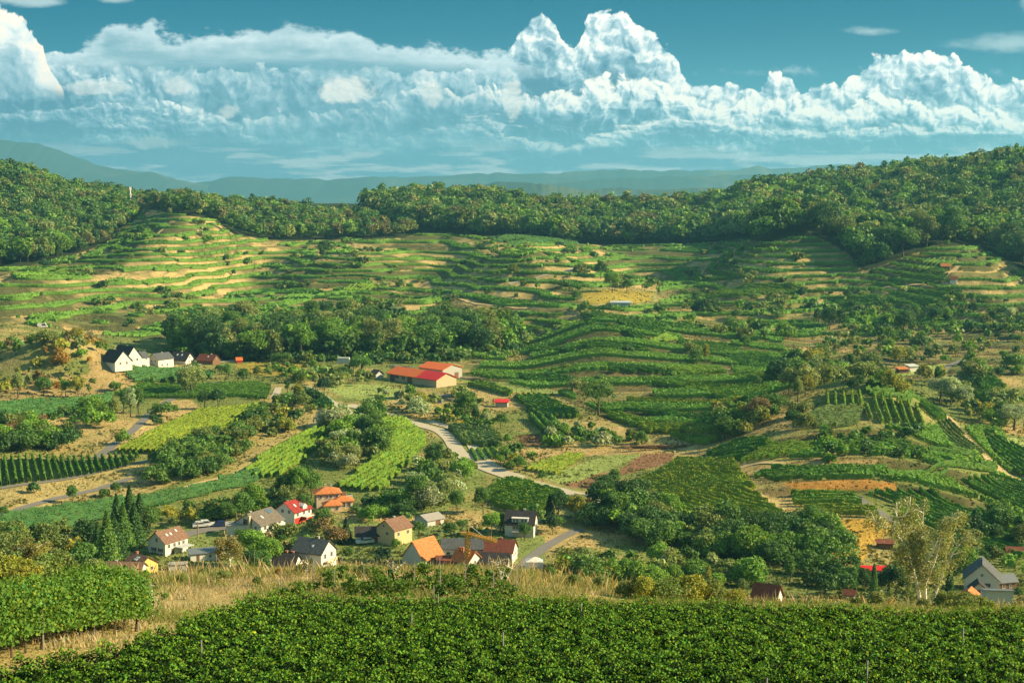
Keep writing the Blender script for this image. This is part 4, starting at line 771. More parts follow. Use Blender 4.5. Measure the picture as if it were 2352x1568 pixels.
# ------------------------------------------------------------------ leaves, crowns, trees
def leaf_quads(C, N, size, rng, aspect=0.8, bias=0.55):
    """diamond leaf sprays at centres C with outward normals N"""
    n = len(C); r = rng.normal(size=(n, 3)); r /= np.linalg.norm(r, axis=1)[:, None]
    nn = N * bias + r * (1 - bias); nn /= np.linalg.norm(nn, axis=1)[:, None] + 1e-9
    t = np.cross(nn, rng.normal(size=(n, 3))); t /= np.linalg.norm(t, axis=1)[:, None] + 1e-9
    b = np.cross(nn, t); s = (size * rng.uniform(0.6, 1.35, n))[:, None]
    k = rng.uniform(0.0, 0.35, n)[:, None]
    V = np.stack([C - t * s, C - b * s * aspect + nn * s * k * 0.3, C + t * s * 0.9, C + b * s * aspect + nn * s * k], 1).reshape(-1, 3)
    return V, np.arange(4 * n).reshape(n, 4)
def crown_points(kind, rng, n):
    """unit tree (height 1): leaf centres, outward normals"""
    if kind == 'spruce':
        h = rng.uniform(0, 1, n) ** 1.35; z = 0.06 + 0.94 * h; lay = np.floor(z * 15) / 15; rr = (1 - z) * 0.29 * (0.75 + 0.55 * (1 - (z - lay) * 15)) + 0.008
        a = rng.uniform(0, 2 * pi, n); lump = 0.75 + 0.35 * vnoise(a * 2.2 + 50, lay * 60, 5); q = rng.uniform(0.35, 1, n) ** 0.5
        P = np.stack([np.cos(a) * rr * q * lump, np.sin(a) * rr * q * lump, z - 0.05 * q * (1 - z)], 1)
        N = np.stack([np.cos(a), np.sin(a), np.full(n, 0.5)], 1); return P, N / np.linalg.norm(N, axis=1)[:, None]
    if kind == 'thuja':
        z = rng.uniform(0, 1, n) ** 1.1; rr = 0.16 * np.sqrt(np.clip(1 - z, 0, 1)) * (0.85 + 0.3 * rng.rand(n)) * np.clip(z * 8 + 0.5, 0, 1); a = rng.uniform(0, 2 * pi, n)
        P = np.stack([np.cos(a) * rr, np.sin(a) * rr, z], 1); N = np.stack([np.cos(a), np.sin(a), np.full(n, 0.3)], 1); return P, N / np.linalg.norm(N, axis=1)[:, None]
    spec = {'round': (0.34, 0.36, 0.60, 26, 0.15), 'tall': (0.17, 0.44, 0.55, 26, 0.09), 'spread': (0.46, 0.30, 0.62, 30, 0.16), 'pine': (0.30, 0.22, 0.74, 16, 0.13),
            'wood': (0.38, 0.46, 0.52, 15, 0.17), 'bush': (0.62, 0.50, 0.46, 20, 0.26), 'thicket': (0.95, 0.42, 0.40, 30, 0.27), 'young': (0.26, 0.30, 0.66, 14, 0.13)}[kind]
    rx, rz_, cz, nl, lr = spec
    L = []
    for i in range(nl):
        d = rng.normal(size=3); d /= np.linalg.norm(d)
        if d[2] < -0.55: d[2] *= -0.6
        q = rng.uniform(0.45, 0.92)
        L.append((d[0] * rx * q, d[1] * rx * q, cz + d[2] * rz_ * q * (1.0 if d[2] > 0 else 0.8), lr * rng.uniform(0.65, 1.25)))
    L = np.array(L); li = rng.randint(0, nl, n); d = rng.normal(size=(n, 3)); d[:, 2] += 0.25; d /= np.linalg.norm(d, axis=1)[:, None]
    q = rng.uniform(0.62, 1.08, n)[:, None]
    P = L[li, :3] + d * L[li, 3:4] * q * np.array([1, 1, 0.82])
    c = np.array([0, 0, cz]); N = (P - c) / np.array([rx, rx, rz_]) * 0.5 + d; N /= np.linalg.norm(N, axis=1)[:, None]
    P[:, 2] = np.maximum(P[:, 2], 0.02)
    return P, N
def tints(rng, n, var=0.22, warm=0.12):
    a = 1 + rng.normal(size=n) * var * 0.6; w = rng.normal(size=n) * warm
    t = np.stack([a * (1 + w), a, a * (1 - w * 0.6)], 1)
    return np.clip(t, 0.35, 1.9)
def crown_mesh(name, kind, seed, n, size):
    rng = R(seed); P, N = crown_points(kind, rng, n)
    V, F = leaf_quads(P, N, size, rng, bias=0.5)
    lump = 0.8 + 0.4 * vnoise(P[:, 0] * 9 + 20, P[:, 2] * 9 + P[:, 1] * 7 + 30, seed)
    t = tints(rng, n) * lump[:, None]
    return npmesh(name, V, F, [M_LEAF], {'tint': np.repeat(t, 4, 0)})
def trunk_mesh(kind, seed, mat):
    rng = R(seed + 500); parts = []
    top = {'spruce': 0.95, 'tall': 0.8, 'pine': 0.72, 'thuja': 0.5}.get(kind, 0.55); r0 = 0.022 if kind != 'spread' else 0.035
    pts = [(0, 0, -0.06)] + [(rng.normal() * 0.012, rng.normal() * 0.012, top * k / 4) for k in range(1, 5)]
    parts.append(tube(pts, [r0 * 1.3, r0, r0 * 0.8, r0 * 0.6, r0 * 0.3]))
    if kind not in ('spruce', 'thuja'):
        for i in range(6):
            a = rng.uniform(0, 2 * pi); z0 = rng.uniform(0.22, 0.5); ln = rng.uniform(0.15, 0.3); k = 0.6 if kind == 'tall' else 1.0
            parts.append(tube([(0, 0, z0), (cos(a) * ln * 0.5 * k, sin(a) * ln * 0.5 * k, z0 + ln * 0.5), (cos(a) * ln * k, sin(a) * ln * k, z0 + ln)], [r0 * 0.5, r0 * 0.35, r0 * 0.12], 5))
    V, F = merge(parts); return npmesh(kind + '_trunk', V, F, [mat], smooth=True)
TREE_LIB = {}
def tree_lib(kind, lod):
    key = (kind, lod)
    if key not in TREE_LIB:
        n, s = {0: (5200, 0.021), 1: (2300, 0.030), 2: (900, 0.046)}[lod]
        if kind in ('bush', 'thicket'): n, s = int(n * 0.9), s * 1.75
        if kind in ('tall', 'thuja'): n, s = int(n * 0.7), s * 0.85
        TREE_LIB[key] = [(crown_mesh(kind + '_crown', kind, 17 * i + lod + len(kind) * 3, n, s), trunk_mesh(kind, i, M_BARK) if kind not in ('bush', 'thicket', 'thuja') else None) for i in range(3)]
    return TREE_LIB[key]
GREENS = {'dark': (0.0562, 0.1313, 0.0350), 'mid': (0.1025, 0.2063, 0.0400), 'fresh': (0.1562, 0.2937, 0.0375), 'yellow': (0.27, 0.29, 0.045), 'olive': (0.1625, 0.2188, 0.0562), 'silver': (0.3375, 0.4125, 0.2375), 'orange': (0.3750, 0.2375, 0.0500), 'deep': (0.0375, 0.0900, 0.0400), 'pale': (0.2375, 0.3000, 0.1000), 'rust': (0.2250, 0.1812, 0.0750), 'umber': (0.1812, 0.1875, 0.0688)}
WORD = {'dark': 'dark green', 'mid': 'mid green', 'fresh': 'bright green', 'yellow': 'yellow green', 'olive': 'olive green', 'silver': 'silvery', 'orange': 'orange leaved', 'deep': 'blackish green', 'pale': 'pale green', 'rust': 'rusty brown', 'umber': 'brownish green'}
SHAPE = {'round': ('broadleaf_tree', 'tree', 'round'), 'tall': ('poplar_tree', 'tree', 'tall slim'), 'spread': ('walnut_tree', 'tree', 'wide spreading'), 'pine': ('pine_tree', 'tree', 'flat topped pine'), 'spruce': ('spruce_tree', 'tree', 'pointed spruce'),
         'thuja': ('thuja_tree', 'tree', 'narrow conical'), 'bush': ('shrub', 'shrub', 'rounded'), 'thicket': ('thicket', 'thicket', 'wide'), 'young': ('fruit_tree', 'tree', 'small crowned'), 'wood': ('forest_tree', 'tree', 'broad crowned')}
TREES = []     # x, y, height, kind, colour, where
def add_tree(u, v, hpx, kind='round', col='mid', ymin=180.0):
    x, y, z = pick(u, v, ymin); TREES.append((x, y, z, hpx * y / FOC, kind, col, hpx))
def scatter(poly, n, kinds, cols, h, seed, y0=180, y1=1500, sep=3.0, hvar=0.3):
    """plants on the ground inside a picture polygon of that ground; h in metres"""
    rng = R(seed); k = inpoly(UG, VG, poly) & (YG > y0) & (YG < y1); jj, ii = np.nonzero(k)
    if len(jj) == 0: return []
    wgt = (YG[jj, ii] * np.gradient(YA)[jj]); wgt /= wgt.sum(); out = []
    sel = rng.choice(len(jj), size=min(len(jj), n * 6), replace=len(jj) < n * 6, p=wgt)
    X = XG[jj[sel], ii[sel]] + rng.uniform(-.6, .6, len(sel)); Y = YG[jj[sel], ii[sel]]; Zz = hz(X, Y)
    cell = {}
    for x, y, z in zip(X, Y, Zz):
        c = (int(x // sep), int(y // sep)); bad = False
        for a in (-1, 0, 1):
            for b in (-1, 0, 1):
                q = cell.get((c[0] + a, c[1] + b))
                if q and (q[0] - x) ** 2 + (q[1] - y) ** 2 < sep * sep: bad = True
        if bad: continue
        cell[c] = (x, y)
        hh = h * rng.uniform(1 - hvar, 1 + hvar); out.append((x, y, z, hh, kinds[rng.randint(len(kinds))], cols[rng.randint(len(cols))], hh * FOC / y))
        if len(out) >= n: break
    return out
# --- trees one can point at (u, v of the foot, height on the picture, kind, colour)
for t in """1375 952 82 spread mid|998 1083 66 round dark|958 1168 84 round mid|985 1170 50 bush silver|1068 968 74 round mid|1092 975 45 tall dark|966 940 42 spread yellow|775 1040 56 round silver
815 1045 62 round mid|835 1000 50 round silver|858 1012 62 round mid|880 1010 50 round fresh|800 1068 50 bush pale|690 1148 78 round fresh|655 1150 62 round mid|668 1140 75 tall yellow|715 1145 64 round mid|700 1125 60 round dark
500 940 48 round dark|470 940 44 round dark|428 912 62 tall pale|448 885 54 tall mid|440 905 66 spread pale|300 957 70 tall silver|285 950 58 tall mid|318 950 60 tall mid|262 965 55 tall olive
300 1232 118 spruce dark|270 1245 110 spruce dark|322 1225 92 spruce dark|248 1300 128 spruce mid|285 1262 108 spruce mid|310 1250 96 spruce dark|262 1280 104 spruce dark|225 1290 90 spruce dark|345 1222 60 round mid|205 1262 66 bush dark
588 1302 92 round fresh|560 1285 72 round mid|622 1312 80 round fresh|605 1325 66 round mid|578 1330 70 round dark|646 1255 30 spread mid|795 1246 58 spruce deep|742 1215 52 round mid|757 1222 44 round olive|800 1285 30 round mid|672 1298 44 spruce dark
715 1310 30 thuja dark|962 1235 40 round mid|1035 1232 34 spread mid|1062 1222 32 spread mid|1110 1180 64 round mid|1050 1182 58 round mid|1128 1232 60 round fresh|1150 1222 45 round mid|1262 1200 66 spruce deep|1282 1200 72 pine dark|1322 1198 64 round yellow|1350 1190 50 tall rust|1270 1228 46 round deep|1205 1240 40 round mid
1245 1110 32 round mid|880 1290 34 bush deep|910 1270 34 round fresh|1012 1262 26 bush mid|1445 1188 88 round dark|1420 1205 80 round mid|1398 1200 70 round deep|1490 1175 55 round olive|1390 1140 52 round dark|1412 1118 44 round mid|1690 985 48 round fresh|1665 1010 46 round mid|1705 965 42 round olive|1475 1025 36 round mid
1448 1012 28 round olive|1330 905 34 bush pale|1620 835 44 tall yellow|1600 838 40 round mid|1590 812 28 bush olive|1165 1025 30 round fresh|1150 1072 28 spread fresh|1172 1082 26 spread mid|1190 1080 34 round mid|1150 985 38 round mid|1118 980 34 round silver|1815 1345 74 tall mid|1958 1350 54 round mid|1985 1352 50 round dark
2007 1358 66 thuja mid|1925 1352 44 round mid|1905 758 54 round dark|1928 752 44 round dark|1880 745 34 round dark|2090 752 52 round dark|2075 782 70 round dark|2065 840 46 round yellow|2085 838 40 spread olive|2132 832 34 round dark|2150 745 40 round dark|2172 742 36 round fresh|2160 925 60 spread silver|2185 930 66 round silver|2215 935 52 round silver
2330 988 62 spread silver|2300 975 54 round mid|2352 980 50 round mid|1832 925 66 tall pale|1812 905 60 round pale|1850 910 50 round yellow|2040 900 50 round yellow|2022 892 44 round fresh|2068 905 34 bush yellow|1960 905 40 round dark|1975 895 36 round dark|1830 960 40 bush olive|1850 985 36 bush olive|1822 985 44 round dark
1406 672 50 round fresh|1440 672 30 round mid|1380 640 40 round dark|1325 695 30 round mid|1180 640 34 round olive|740 600 36 tall dark|745 588 34 round dark|130 560 40 tall silver|240 545 28 tall silver|325 540 22 round dark|400 492 28 tall pale|390 500 24 tall pale|384 442 16 round mid|448 440 18 tall mid|275 445 22 round mid
1085 532 20 round pale|1130 528 22 round pale|1600 700 34 round mid|1630 720 26 round mid|1690 740 30 round mid|2235 725 30 round dark|2280 745 32 round dark|1945 690 26 round dark|2320 740 34 spread silver|1730 640 20 round pale|1700 640 22 round pale|1710 800 30 round mid|745 905 36 round deep|725 895 40 tall pale|660 905 34 tall dark|690 880 30 round mid
830 862 46 spread mid|812 858 36 round mid|785 870 30 spread mid|800 875 30 spread dark|762 874 30 round dark|720 852 26 round fresh|660 842 34 round mid|640 840 30 round mid|700 1190 60 round mid|520 1205 54 round mid|555 1190 50 round olive|480 1190 40 round yellow|440 1180 34 bush mid|460 1205 26 bush mid
167 1156 42 round mid|75 1132 22 bush dark|240 1142 20 bush mid|265 1140 34 round mid|8 1192 32 round mid|350 1062 26 round dark|285 1020 30 bush fresh|372 958 34 bush mid|402 956 28 round mid|360 975 24 bush dark|180 915 52 round yellow|150 912 40 round fresh|100 908 44 round mid|42 912 62 tall pale|265 900 24 bush mid|205 905 24 tall mid
185 790 40 tall yellow|172 788 36 round yellow|390 770 44 spruce dark|520 765 36 round mid|750 742 54 round dark|860 770 50 round dark|940 780 52 round yellow|1040 790 52 round mid|1000 800 60 round dark|1155 780 40 round pale|1780 850 26 round mid|1740 890 28 round mid|2255 860 24 round dark|2295 870 26 round dark
1500 1330 40 round fresh|1465 1335 40 round olive|1335 1340 44 round pale|1290 1335 34 round mid|1390 1345 46 round yellow|1545 1345 52 round fresh|1580 1335 42 round olive|1625 1350 54 tall yellow|1650 1358 46 round fresh|1705 1368 40 round olive|1765 1300 60 round dark|1800 1290 50 round dark|1850 1270 54 round yellow|1885 1260 56 round mid|1700 1350 34 round mid
2290 1245 40 round dark|2315 1255 30 round dark|2338 1380 34 round mid|2345 1350 24 bush pale|2210 1240 48 round dark|2065 1350 50 round dark|2040 1345 36 bush dark|520 870 34 round mid|560 880 36 round mid|590 870 30 round olive|505 860 24 round mid""".replace('\n', '|').split('|'):
    a = t.split(); add_tree(float(a[0]), float(a[1]), float(a[2]) * 1.05, a[3], a[4])
BIGT = len(TREES)
SC = []
def S(*a, **k): SC.extend(scatter(*a, **k))
mix_b = ['mid', 'dark', 'olive', 'mid', 'fresh', 'pale']
S([(345, 1110), (400, 1050), (470, 1020), (560, 1000), (600, 950), (610, 965), (560, 1060), (470, 1100), (360, 1115)], 60, ['bush', 'bush', 'round'], ['mid', 'olive', 'mid', 'dark'], 5.0, 1, 360, 600, 3.6)
S([(0, 985), (60, 985), (175, 1010), (170, 1035), (0, 1045)], 26, ['bush', 'round'], ['mid', 'olive', 'fresh', 'rust', 'dark'], 5.5, 2, 380, 560, 4)
S([(120, 970), (215, 945), (262, 985), (200, 990), (140, 985)], 9, ['bush', 'round'], ['mid', 'fresh'], 6.0, 3, 380, 560, 5)
S([(0, 800), (150, 785), (240, 800), (250, 850), (190, 905), (0, 905)], 75, ['bush', 'round', 'tall'], ['fresh', 'olive', 'mid', 'rust', 'yellow', 'pale', 'orange'], 5.0, 4, 500, 680, 4.5)
S([(480, 1200), (640, 1140), (720, 1190), (600, 1200)], 22, ['bush', 'round'], mix_b, 5.5, 5, 280, 420, 4)
S([(380, 1195), (520, 1165), (520, 1200), (400, 1220)], 14, ['bush', 'round'], ['olive', 'yellow', 'mid', 'orange'], 4.5, 6, 280, 420, 4)
S([(1380, 1150), (1480, 1160), (1560, 1200), (1700, 1215), (1900, 1215), (1910, 1290), (1700, 1290), (1500, 1260), (1380, 1215)], 120, ['round', 'bush', 'thicket'], ['dark', 'mid', 'olive', 'dark', 'mid', 'fresh'], 6.5, 7, 270, 400, 4)
S([(1310, 1300), (1500, 1300), (1700, 1330), (1760, 1350), (1500, 1350), (1280, 1345)], 45, ['bush', 'round'], ['olive', 'yellow', 'mid', 'fresh', 'pale'], 5.0, 8, 240, 330, 4)
S([(560, 1215), (740, 1200), (780, 1250), (700, 1290), (620, 1290)], 26, ['bush', 'round'], ['mid', 'fresh', 'olive', 'rust'], 4.0, 9, 270, 380, 3.5)
S([(1230, 1200), (1300, 1230), (1260, 1290), (1180, 1290)], 12, ['round', 'bush'], ['dark', 'mid'], 6.0, 10, 270, 380, 4)
S([(600, 940), (700, 900), (740, 925), (700, 980), (640, 1010), (590, 1000)], 26, ['bush'], ['olive', 'mid', 'yellow', 'dark'], 4.2, 11, 400, 600, 4)
S([(1990, 700), (2352, 690), (2352, 860), (2240, 880), (2100, 830), (1850, 870), (1780, 850), (1900, 800)], 150, ['round', 'young', 'bush'], ['mid', 'fresh', 'dark', 'olive', 'fresh', 'pale'], 6.0, 12, 520, 900, 5)
S([(1560, 700), (1990, 690), (1990, 760), (1740, 790), (1640, 770), (1560, 730)], 25, ['round', 'bush'], ['mid', 'dark', 'olive', 'fresh'], 7.0, 13, 620, 900, 5.5)
S([(1770, 830), (2160, 860), (2240, 900), (2352, 960), (2352, 1010), (2260, 1000), (2200, 950), (2110, 905), (1830, 905), (1770, 870)], 75, ['round', 'bush', 'tall'], ['mid', 'fresh', 'pale', 'yellow', 'dark', 'olive'], 7.0, 14, 470, 700, 5)
S([(860, 905), (1060, 905), (1080, 930), (1120, 935), (1120, 990), (1000, 985), (880, 950)], 42, ['bush', 'young', 'round'], ['mid', 'fresh', 'pale', 'silver', 'olive'], 5.0, 15, 420, 640, 5)
S([(600, 845), (880, 865), (880, 885), (740, 890), (620, 870)], 50, ['young', 'bush', 'round'], ['mid', 'olive', 'fresh', 'pale'], 4.5, 16, 540, 760, 5)
S([(1150, 1040), (1230, 1040), (1240, 1085), (1160, 1090)], 12, ['young', 'bush'], ['fresh', 'mid', 'yellow'], 3.5, 17, 350, 520, 4)
S([(760, 975), (880, 960), (860, 1060), (770, 1090), (740, 1050)], 26, ['round', 'bush'], ['mid', 'silver', 'fresh', 'olive'], 6.5, 18, 380, 560, 4.5)
S([(1240, 990), (1330, 990), (1480, 1015), (1460, 1030), (1260, 1026)], 30, ['young', 'bush', 'round'], ['mid', 'olive', 'fresh', 'silver'], 4.0, 19, 380, 560, 4)
S([(950, 1060), (1110, 1050), (1100, 1100), (1010, 1180), (930, 1160)], 26, ['round', 'bush', 'young'], ['mid', 'silver', 'fresh', 'pale'], 5.5, 20, 330, 480, 5)
S([(2200, 1210), (2352, 1190), (2352, 1300), (2300, 1330), (2200, 1290)], 22, ['round', 'bush'], ['dark', 'mid', 'olive'], 5.0, 21, 250, 380, 4)
S([(1850, 1290), (2240, 1290), (2240, 1370), (1850, 1375)], 34, ['round', 'bush', 'thuja'], ['dark', 'mid', 'fresh', 'dark'], 4.5, 22, 240, 340, 3.6)
S([(1650, 940), (1760, 930), (1800, 960), (1700, 1010), (1640, 1010)], 22, ['round', 'bush'], ['mid', 'yellow', 'olive', 'rust'], 6.0, 23, 420, 560, 4.5)
S([(240, 870), (420, 880), (430, 905), (280, 900)], 4, ['bush'], ['mid'], 3, 24, 500, 660, 5)
S([(1150, 800), (1560, 800), (1650, 860), (1400, 900), (1250, 880)], 12, ['bush'], ['dark', 'mid', 'dark', 'olive'], 3.5, 25, 520, 740, 4)
S([(1880, 990), (2110, 990), (2120, 1060), (1880, 1070)], 24, ['bush'], ['dark', 'mid', 'fresh'], 3.2, 26, 370, 520, 4)
S([(780, 1160), (930, 1150), (960, 1190), (850, 1200)], 18, ['bush'], ['mid', 'dark', 'fresh'], 3.2, 27, 330, 420, 3.2)
S([(0, 1240), (200, 1240), (230, 1330), (0, 1330)], 26, ['bush', 'round'], ['olive', 'yellow', 'mid'], 5.0, 28, 200, 330, 4.5)
# hedges and bushes scattered over the far terraces
def_t = (bank & (YG > 740) & (YG < 1200) & (fbm(XG / 70, YG / 70, 91, 3) > 0.53))
rng = R(77); jj, ii = np.nonzero(def_t); sel = rng.choice(len(jj), 480, replace=False)
for j, i in zip(jj[sel], ii[sel]):
    h = rng.uniform(2.0, 5.5); SC.append((XG[j, i], YG[j, i], Z[j, i], h, ['bush', 'bush', 'thicket', 'round'][rng.randint(4)], ['mid', 'olive', 'dark', 'mid', 'fresh', 'pale'][rng.randint(6)], h * FOC / YG[j, i]))
# --- woods
WOOD = []
def W(poly, sp, h, cols, seed, y0, y1):
    A = (poly[2][0] if False else None)
    k = inpoly(UG, VG, poly) & (YG > y0) & (YG < y1); jj, ii = np.nonzero(k)
    area = (YG[jj, ii] * np.gradient(AA)[ii] * np.gradient(YA)[jj]).sum(); n = int(area / (sp * sp * 0.8))
    WOOD.extend(scatter(poly, n, ['wood'], cols, h, seed, y0, y1, sp * 0.72, 0.38))
fc = ['mid', 'dark', 'mid', 'olive', 'mid', 'dark', 'pale', 'fresh', 'olive', 'mid', 'dark', 'mid', 'olive', 'fresh', 'mid', 'umber']
W(F_LEFT, 9.0, 15, fc, 101, 950, 1470)
W(F_LRIDGE, 9.5, 12, fc, 102, 1100, 1500)
W(F_CENTER, 9.0, 18, fc, 103, 1200, 1480)
W(F_RIGHT, 10.0, 17, fc, 104, 830, 1480)
W(F_BANK, 6.5, 14, ['mid', 'dark', 'mid', 'olive', 'fresh', 'dark', 'dark', 'mid', 'pale'], 105, 600, 900)
S([(2180, 330), (2500, 300), (2500, 420), (2180, 440)], 45, ['spruce'], ['dark', 'deep'], 19, 120, 1150, 1450, 6.0)
S([(390, 806), (600, 816), (880, 822), (1180, 806), (1200, 822), (1000, 834), (700, 836), (400, 826)], 90, ['bush', 'round', 'thicket'], ['mid', 'dark', 'fresh', 'olive'], 5.0, 121, 560, 800, 4)
W([(400, 800), (560, 790), (620, 815), (420, 820)], 6.0, 9, ['mid', 'dark'], 106, 600, 800)
rng = R(55)
RCELL = set()
for X_, wd_ in RPATH:
    for q_ in X_:
        m_ = int(wd_ / 2 + 1)
        for a_ in range(-m_, m_ + 1):
            for b_ in range(-m_, m_ + 1): RCELL.add((int(q_[0]) + a_, int(q_[1]) + b_))
def clear_of(r):
    x, y, z, h, kind, col, hpx = r; u, v = proj(x, y, z)
    for (sx, sy, sr, u0, u1, sv, sh) in SITES:
        if (x - sx) ** 2 + (y - sy) ** 2 < (sr + h * 0.22) ** 2: return False
        if u0 < u < u1 and sv - 4 < v < sv + hpx * 0.95: return False
    for X, wd in RPATH:
        if ((X[:, 0] - x) ** 2 + (X[:, 1] - y) ** 2).min() < (wd * 0.5 + h * 0.2 + 0.5) ** 2: return False
    return True
SC = [r for r in SC if clear_of(r)]; WOOD = [r for r in WOOD if r[1] > 760 or clear_of(r)]
# ------------------------------------------------------------------ put the plants down
def place_tree(rec, idx):
    x, y, z, h, kind, col, hpx = rec
    lod = 0 if hpx > 52 else (1 if hpx > 24 else 2)
    lib = tree_lib(kind, lod); cm, tm = lib[idx % 3]; rng = R(idx + 9000)
    nm, cat, shp = SHAPE[kind]
    s = h * (1.0 if kind not in ('bush', 'thicket') else 1.05); wd = rng.uniform(0.85, 1.2)
    g = GREENS[col]; j = rng.uniform(0.85, 1.18)
    c = (g[0] * j * rng.uniform(0.92, 1.08), g[1] * j, g[2] * j, 1)
    if tm is None:
        o = link(nm, cm, None, (x, y, z - 0.02 * s), rng.uniform(0, 6.28), (s * wd, s * wd, s)); o.color = c
    else:
        o = bpy.data.objects.new(nm, None); COL.objects.link(o); o.location = (x, y, z); o.rotation_euler = (0, 0, rng.uniform(0, 6.28)); o.scale = (s * wd, s * wd, s)
        t = link('trunk', tm, o); cr = link('crown', cm, o); cr.color = c
    o['category'] = cat
    PENDING.append((o, '%s %s %s' % (shp, WORD[col], cat) if not shp.endswith(('spruce', 'pine')) else '%s %s' % (WORD[col], shp), 'trees and shrubs of the valley' if cat == 'tree' else 'shrubs on the valley banks', 0.5 * h))
ALLT = [(r, k < BIGT) for k, r in enumerate(TREES)] + [(r, False) for r in SC] + [(r, False) for r in WOOD]
def isshrub(r): return r[4] in ('bush', 'thicket')
tr = sorted([q for q in ALLT if not isshrub(q[0])], key=lambda q: (-q[1], -q[0][6])); shb = sorted([q for q in ALLT if isshrub(q[0])], key=lambda q: (-q[1], -q[0][6]))
N_TREE, N_SHRUB = 298, 240
i = 0
for q in tr[:N_TREE] + shb[:N_SHRUB]: place_tree(q[0], i); i += 1
def stuff_mass(name, recs, label, cat):
    """the remaining small far plants as one mass"""
    Vs, Fs, Ts, o = [], [], [], 0
    tV = []; tF = []; to = 0
    lib = {}
    for k, r in enumerate(recs):
        x, y, z, h, kind, col, hpx = r; rng = R(k + 31)
        n, s = (230, 0.085) if kind == 'wood' else (170, 0.10)
        if hpx > 34: n, s = int(n * 2.3), s * 0.68
        elif hpx < 16: n, s = int(n * 0.6), s * 1.25
        P, N = crown_points(kind, rng, n)
        wd = rng.uniform(0.85, 1.25); sc = np.array([h * wd, h * wd, h])
        if kind in ('bush', 'thicket'): s = s * 1.6
        V, F = leaf_quads(P * sc, N, s * h, rng, bias=0.5)
        g = np.array(GREENS[col]) * rng.uniform(0.75, 1.25)
        lump = 0.85 + 0.3 * vnoise(P[:, 0] * 7 + k, P[:, 2] * 7, 3)
        Ts.append(np.repeat(tints(rng, n, 0.18) * lump[:, None] * g, 4, 0)); Vs.append(V + np.array([x, y, z - 0.3])); Fs.append(F + o); o += len(V)
        if kind == 'wood' and rng.rand() < 0.25:
            v, f = tube([(x, y, z - 1), (x + .3, y, z + h * 0.4), (x, y, z + h * 0.7)], [h * 0.018, h * 0.014, h * 0.006], 4); tV.append(v); tF.append(f + to); to += len(v)
    V = np.vstack(Vs); F = np.vstack(Fs); T_ = np.vstack(Ts); mi = np.zeros(len(F), int)
    if tV:
        v = np.vstack(tV); f = np.vstack(tF) + len(V); V = np.vstack([V, v]); F = np.vstack([F, f]); T_ = np.vstack([T_, np.ones((len(v), 3))]); mi = np.concatenate([mi, np.ones(len(f), int)])
    me = npmesh(name, V, F, [M_LEAF, M_BARK], {'tint': T_}, midx=mi)
    ob = link(name, me, kind='stuff', category=cat, label=label)
    return ob
rest = [q[0] for q in tr[N_TREE:]]; fw = [r for r in rest if r[4] == 'wood']; ot = [r for r in rest if r[4] != 'wood']
stuff_mass('woodland', fw, 'dense mixed woods covering the far hills and the steep middle bank', 'woodland')
if ot: stuff_mass('orchard_trees', ot, 'small fruit trees and garden trees massed between the vineyards', 'orchard')
stuff_mass('shrubbery', [q[0] for q in shb[N_SHRUB:]], 'low green shrubs dotted along the grassy terrace banks', 'shrubbery')

# ------------------------------------------------------------------ vineyards
def hedge_rows(segs, w, h, rng, lpm, lsize, tint, jit=0.18, top=1.0):
    """segs: list of (n,3) ground polylines -> one leafy hedge mesh (V, F, tints)"""
    Vs, Fs, Ts, o = [], [], [], 0
    prof = np.array([(-w * .42, 0.45), (-w * .5, h * .55), (-w * .32, h * .9), (0.02, h), (w * .32, h * .9), (w * .5, h * .55), (w * .42, 0.45)])
    for P in segs:
        n = len(P)
        if n < 2: continue
        d = np.gradient(P[:, :2], axis=0); d /= np.linalg.norm(d, axis=1)[:, None] + 1e-9; nrm = np.stack([-d[:, 1], d[:, 0]], 1)
        k = len(prof); hv = 1 + rng.normal(size=(n, 1)) * jit * 0.6; wv = 1 + rng.normal(size=(n, 1)) * jit
        off = prof[None, :, 0] * wv + rng.normal(size=(n, k)) * 0.05; hh = prof[None, :, 1] * hv + rng.normal(size=(n, k)) * 0.06
        V = np.concatenate([P[:, None, :2] + nrm[:, None, :] * off[..., None], (P[:, None, 2] + hh)[..., None]], -1).reshape(-1, 3)
        ix = np.arange(n * k).reshape(n, k); F = np.stack([ix[:-1, :-1], ix[1:, :-1], ix[1:, 1:], ix[:-1, 1:]], -1).reshape(-1, 4)
        t = np.repeat(tints(rng, n, 0.2) * 0.85, k, 0)
        Vs.append(V); Fs.append(F + o); Ts.append(t); o += len(V)
        L = np.linalg.norm(np.diff(P, axis=0), axis=1); tot = L.sum(); m = int(tot * lpm)
        if m:
            s = np.sort(rng.uniform(0, tot, m)); cs = np.concatenate([[0], np.cumsum(L)]); b = np.stack([np.interp(s, cs, P[:, q]) for q in range(3)], 1); nb = np.stack([np.interp(s, cs, nrm[:, q]) for q in range(2)], 1)
            a = rng.uniform(-0.25, 1.25, m) * pi; ex = np.cos(a) * w * 0.55 * rng.uniform(0.85, 1.2, m); hz_ = 0.45 * h + 0.58 * h * np.sin(a) * rng.uniform(0.85, 1.12, m)
            hz_ = np.clip(hz_, 0.3, h * 1.2)
            C = np.concatenate([b[:, :2] + nb * ex[:, None], (b[:, 2] + hz_)[:, None]], 1); N = np.concatenate([nb * np.cos(a)[:, None], np.sin(a)[:, None]], 1)
            V, F = leaf_quads(C, N, lsize, rng, bias=0.45)
            Vs.append(V); Fs.append(F + o); Ts.append(np.repeat(tints(rng, m, 0.28, 0.16), 4, 0)); o += len(V)
    V = np.vstack(Vs); T_ = np.vstack(Ts)
    big = 0.8 + 0.4 * fbm(V[:, 0] / 12, V[:, 1] / 12, 7, 2)
    return V, np.vstack(Fs), T_ * big[:, None] * np.array(tint)
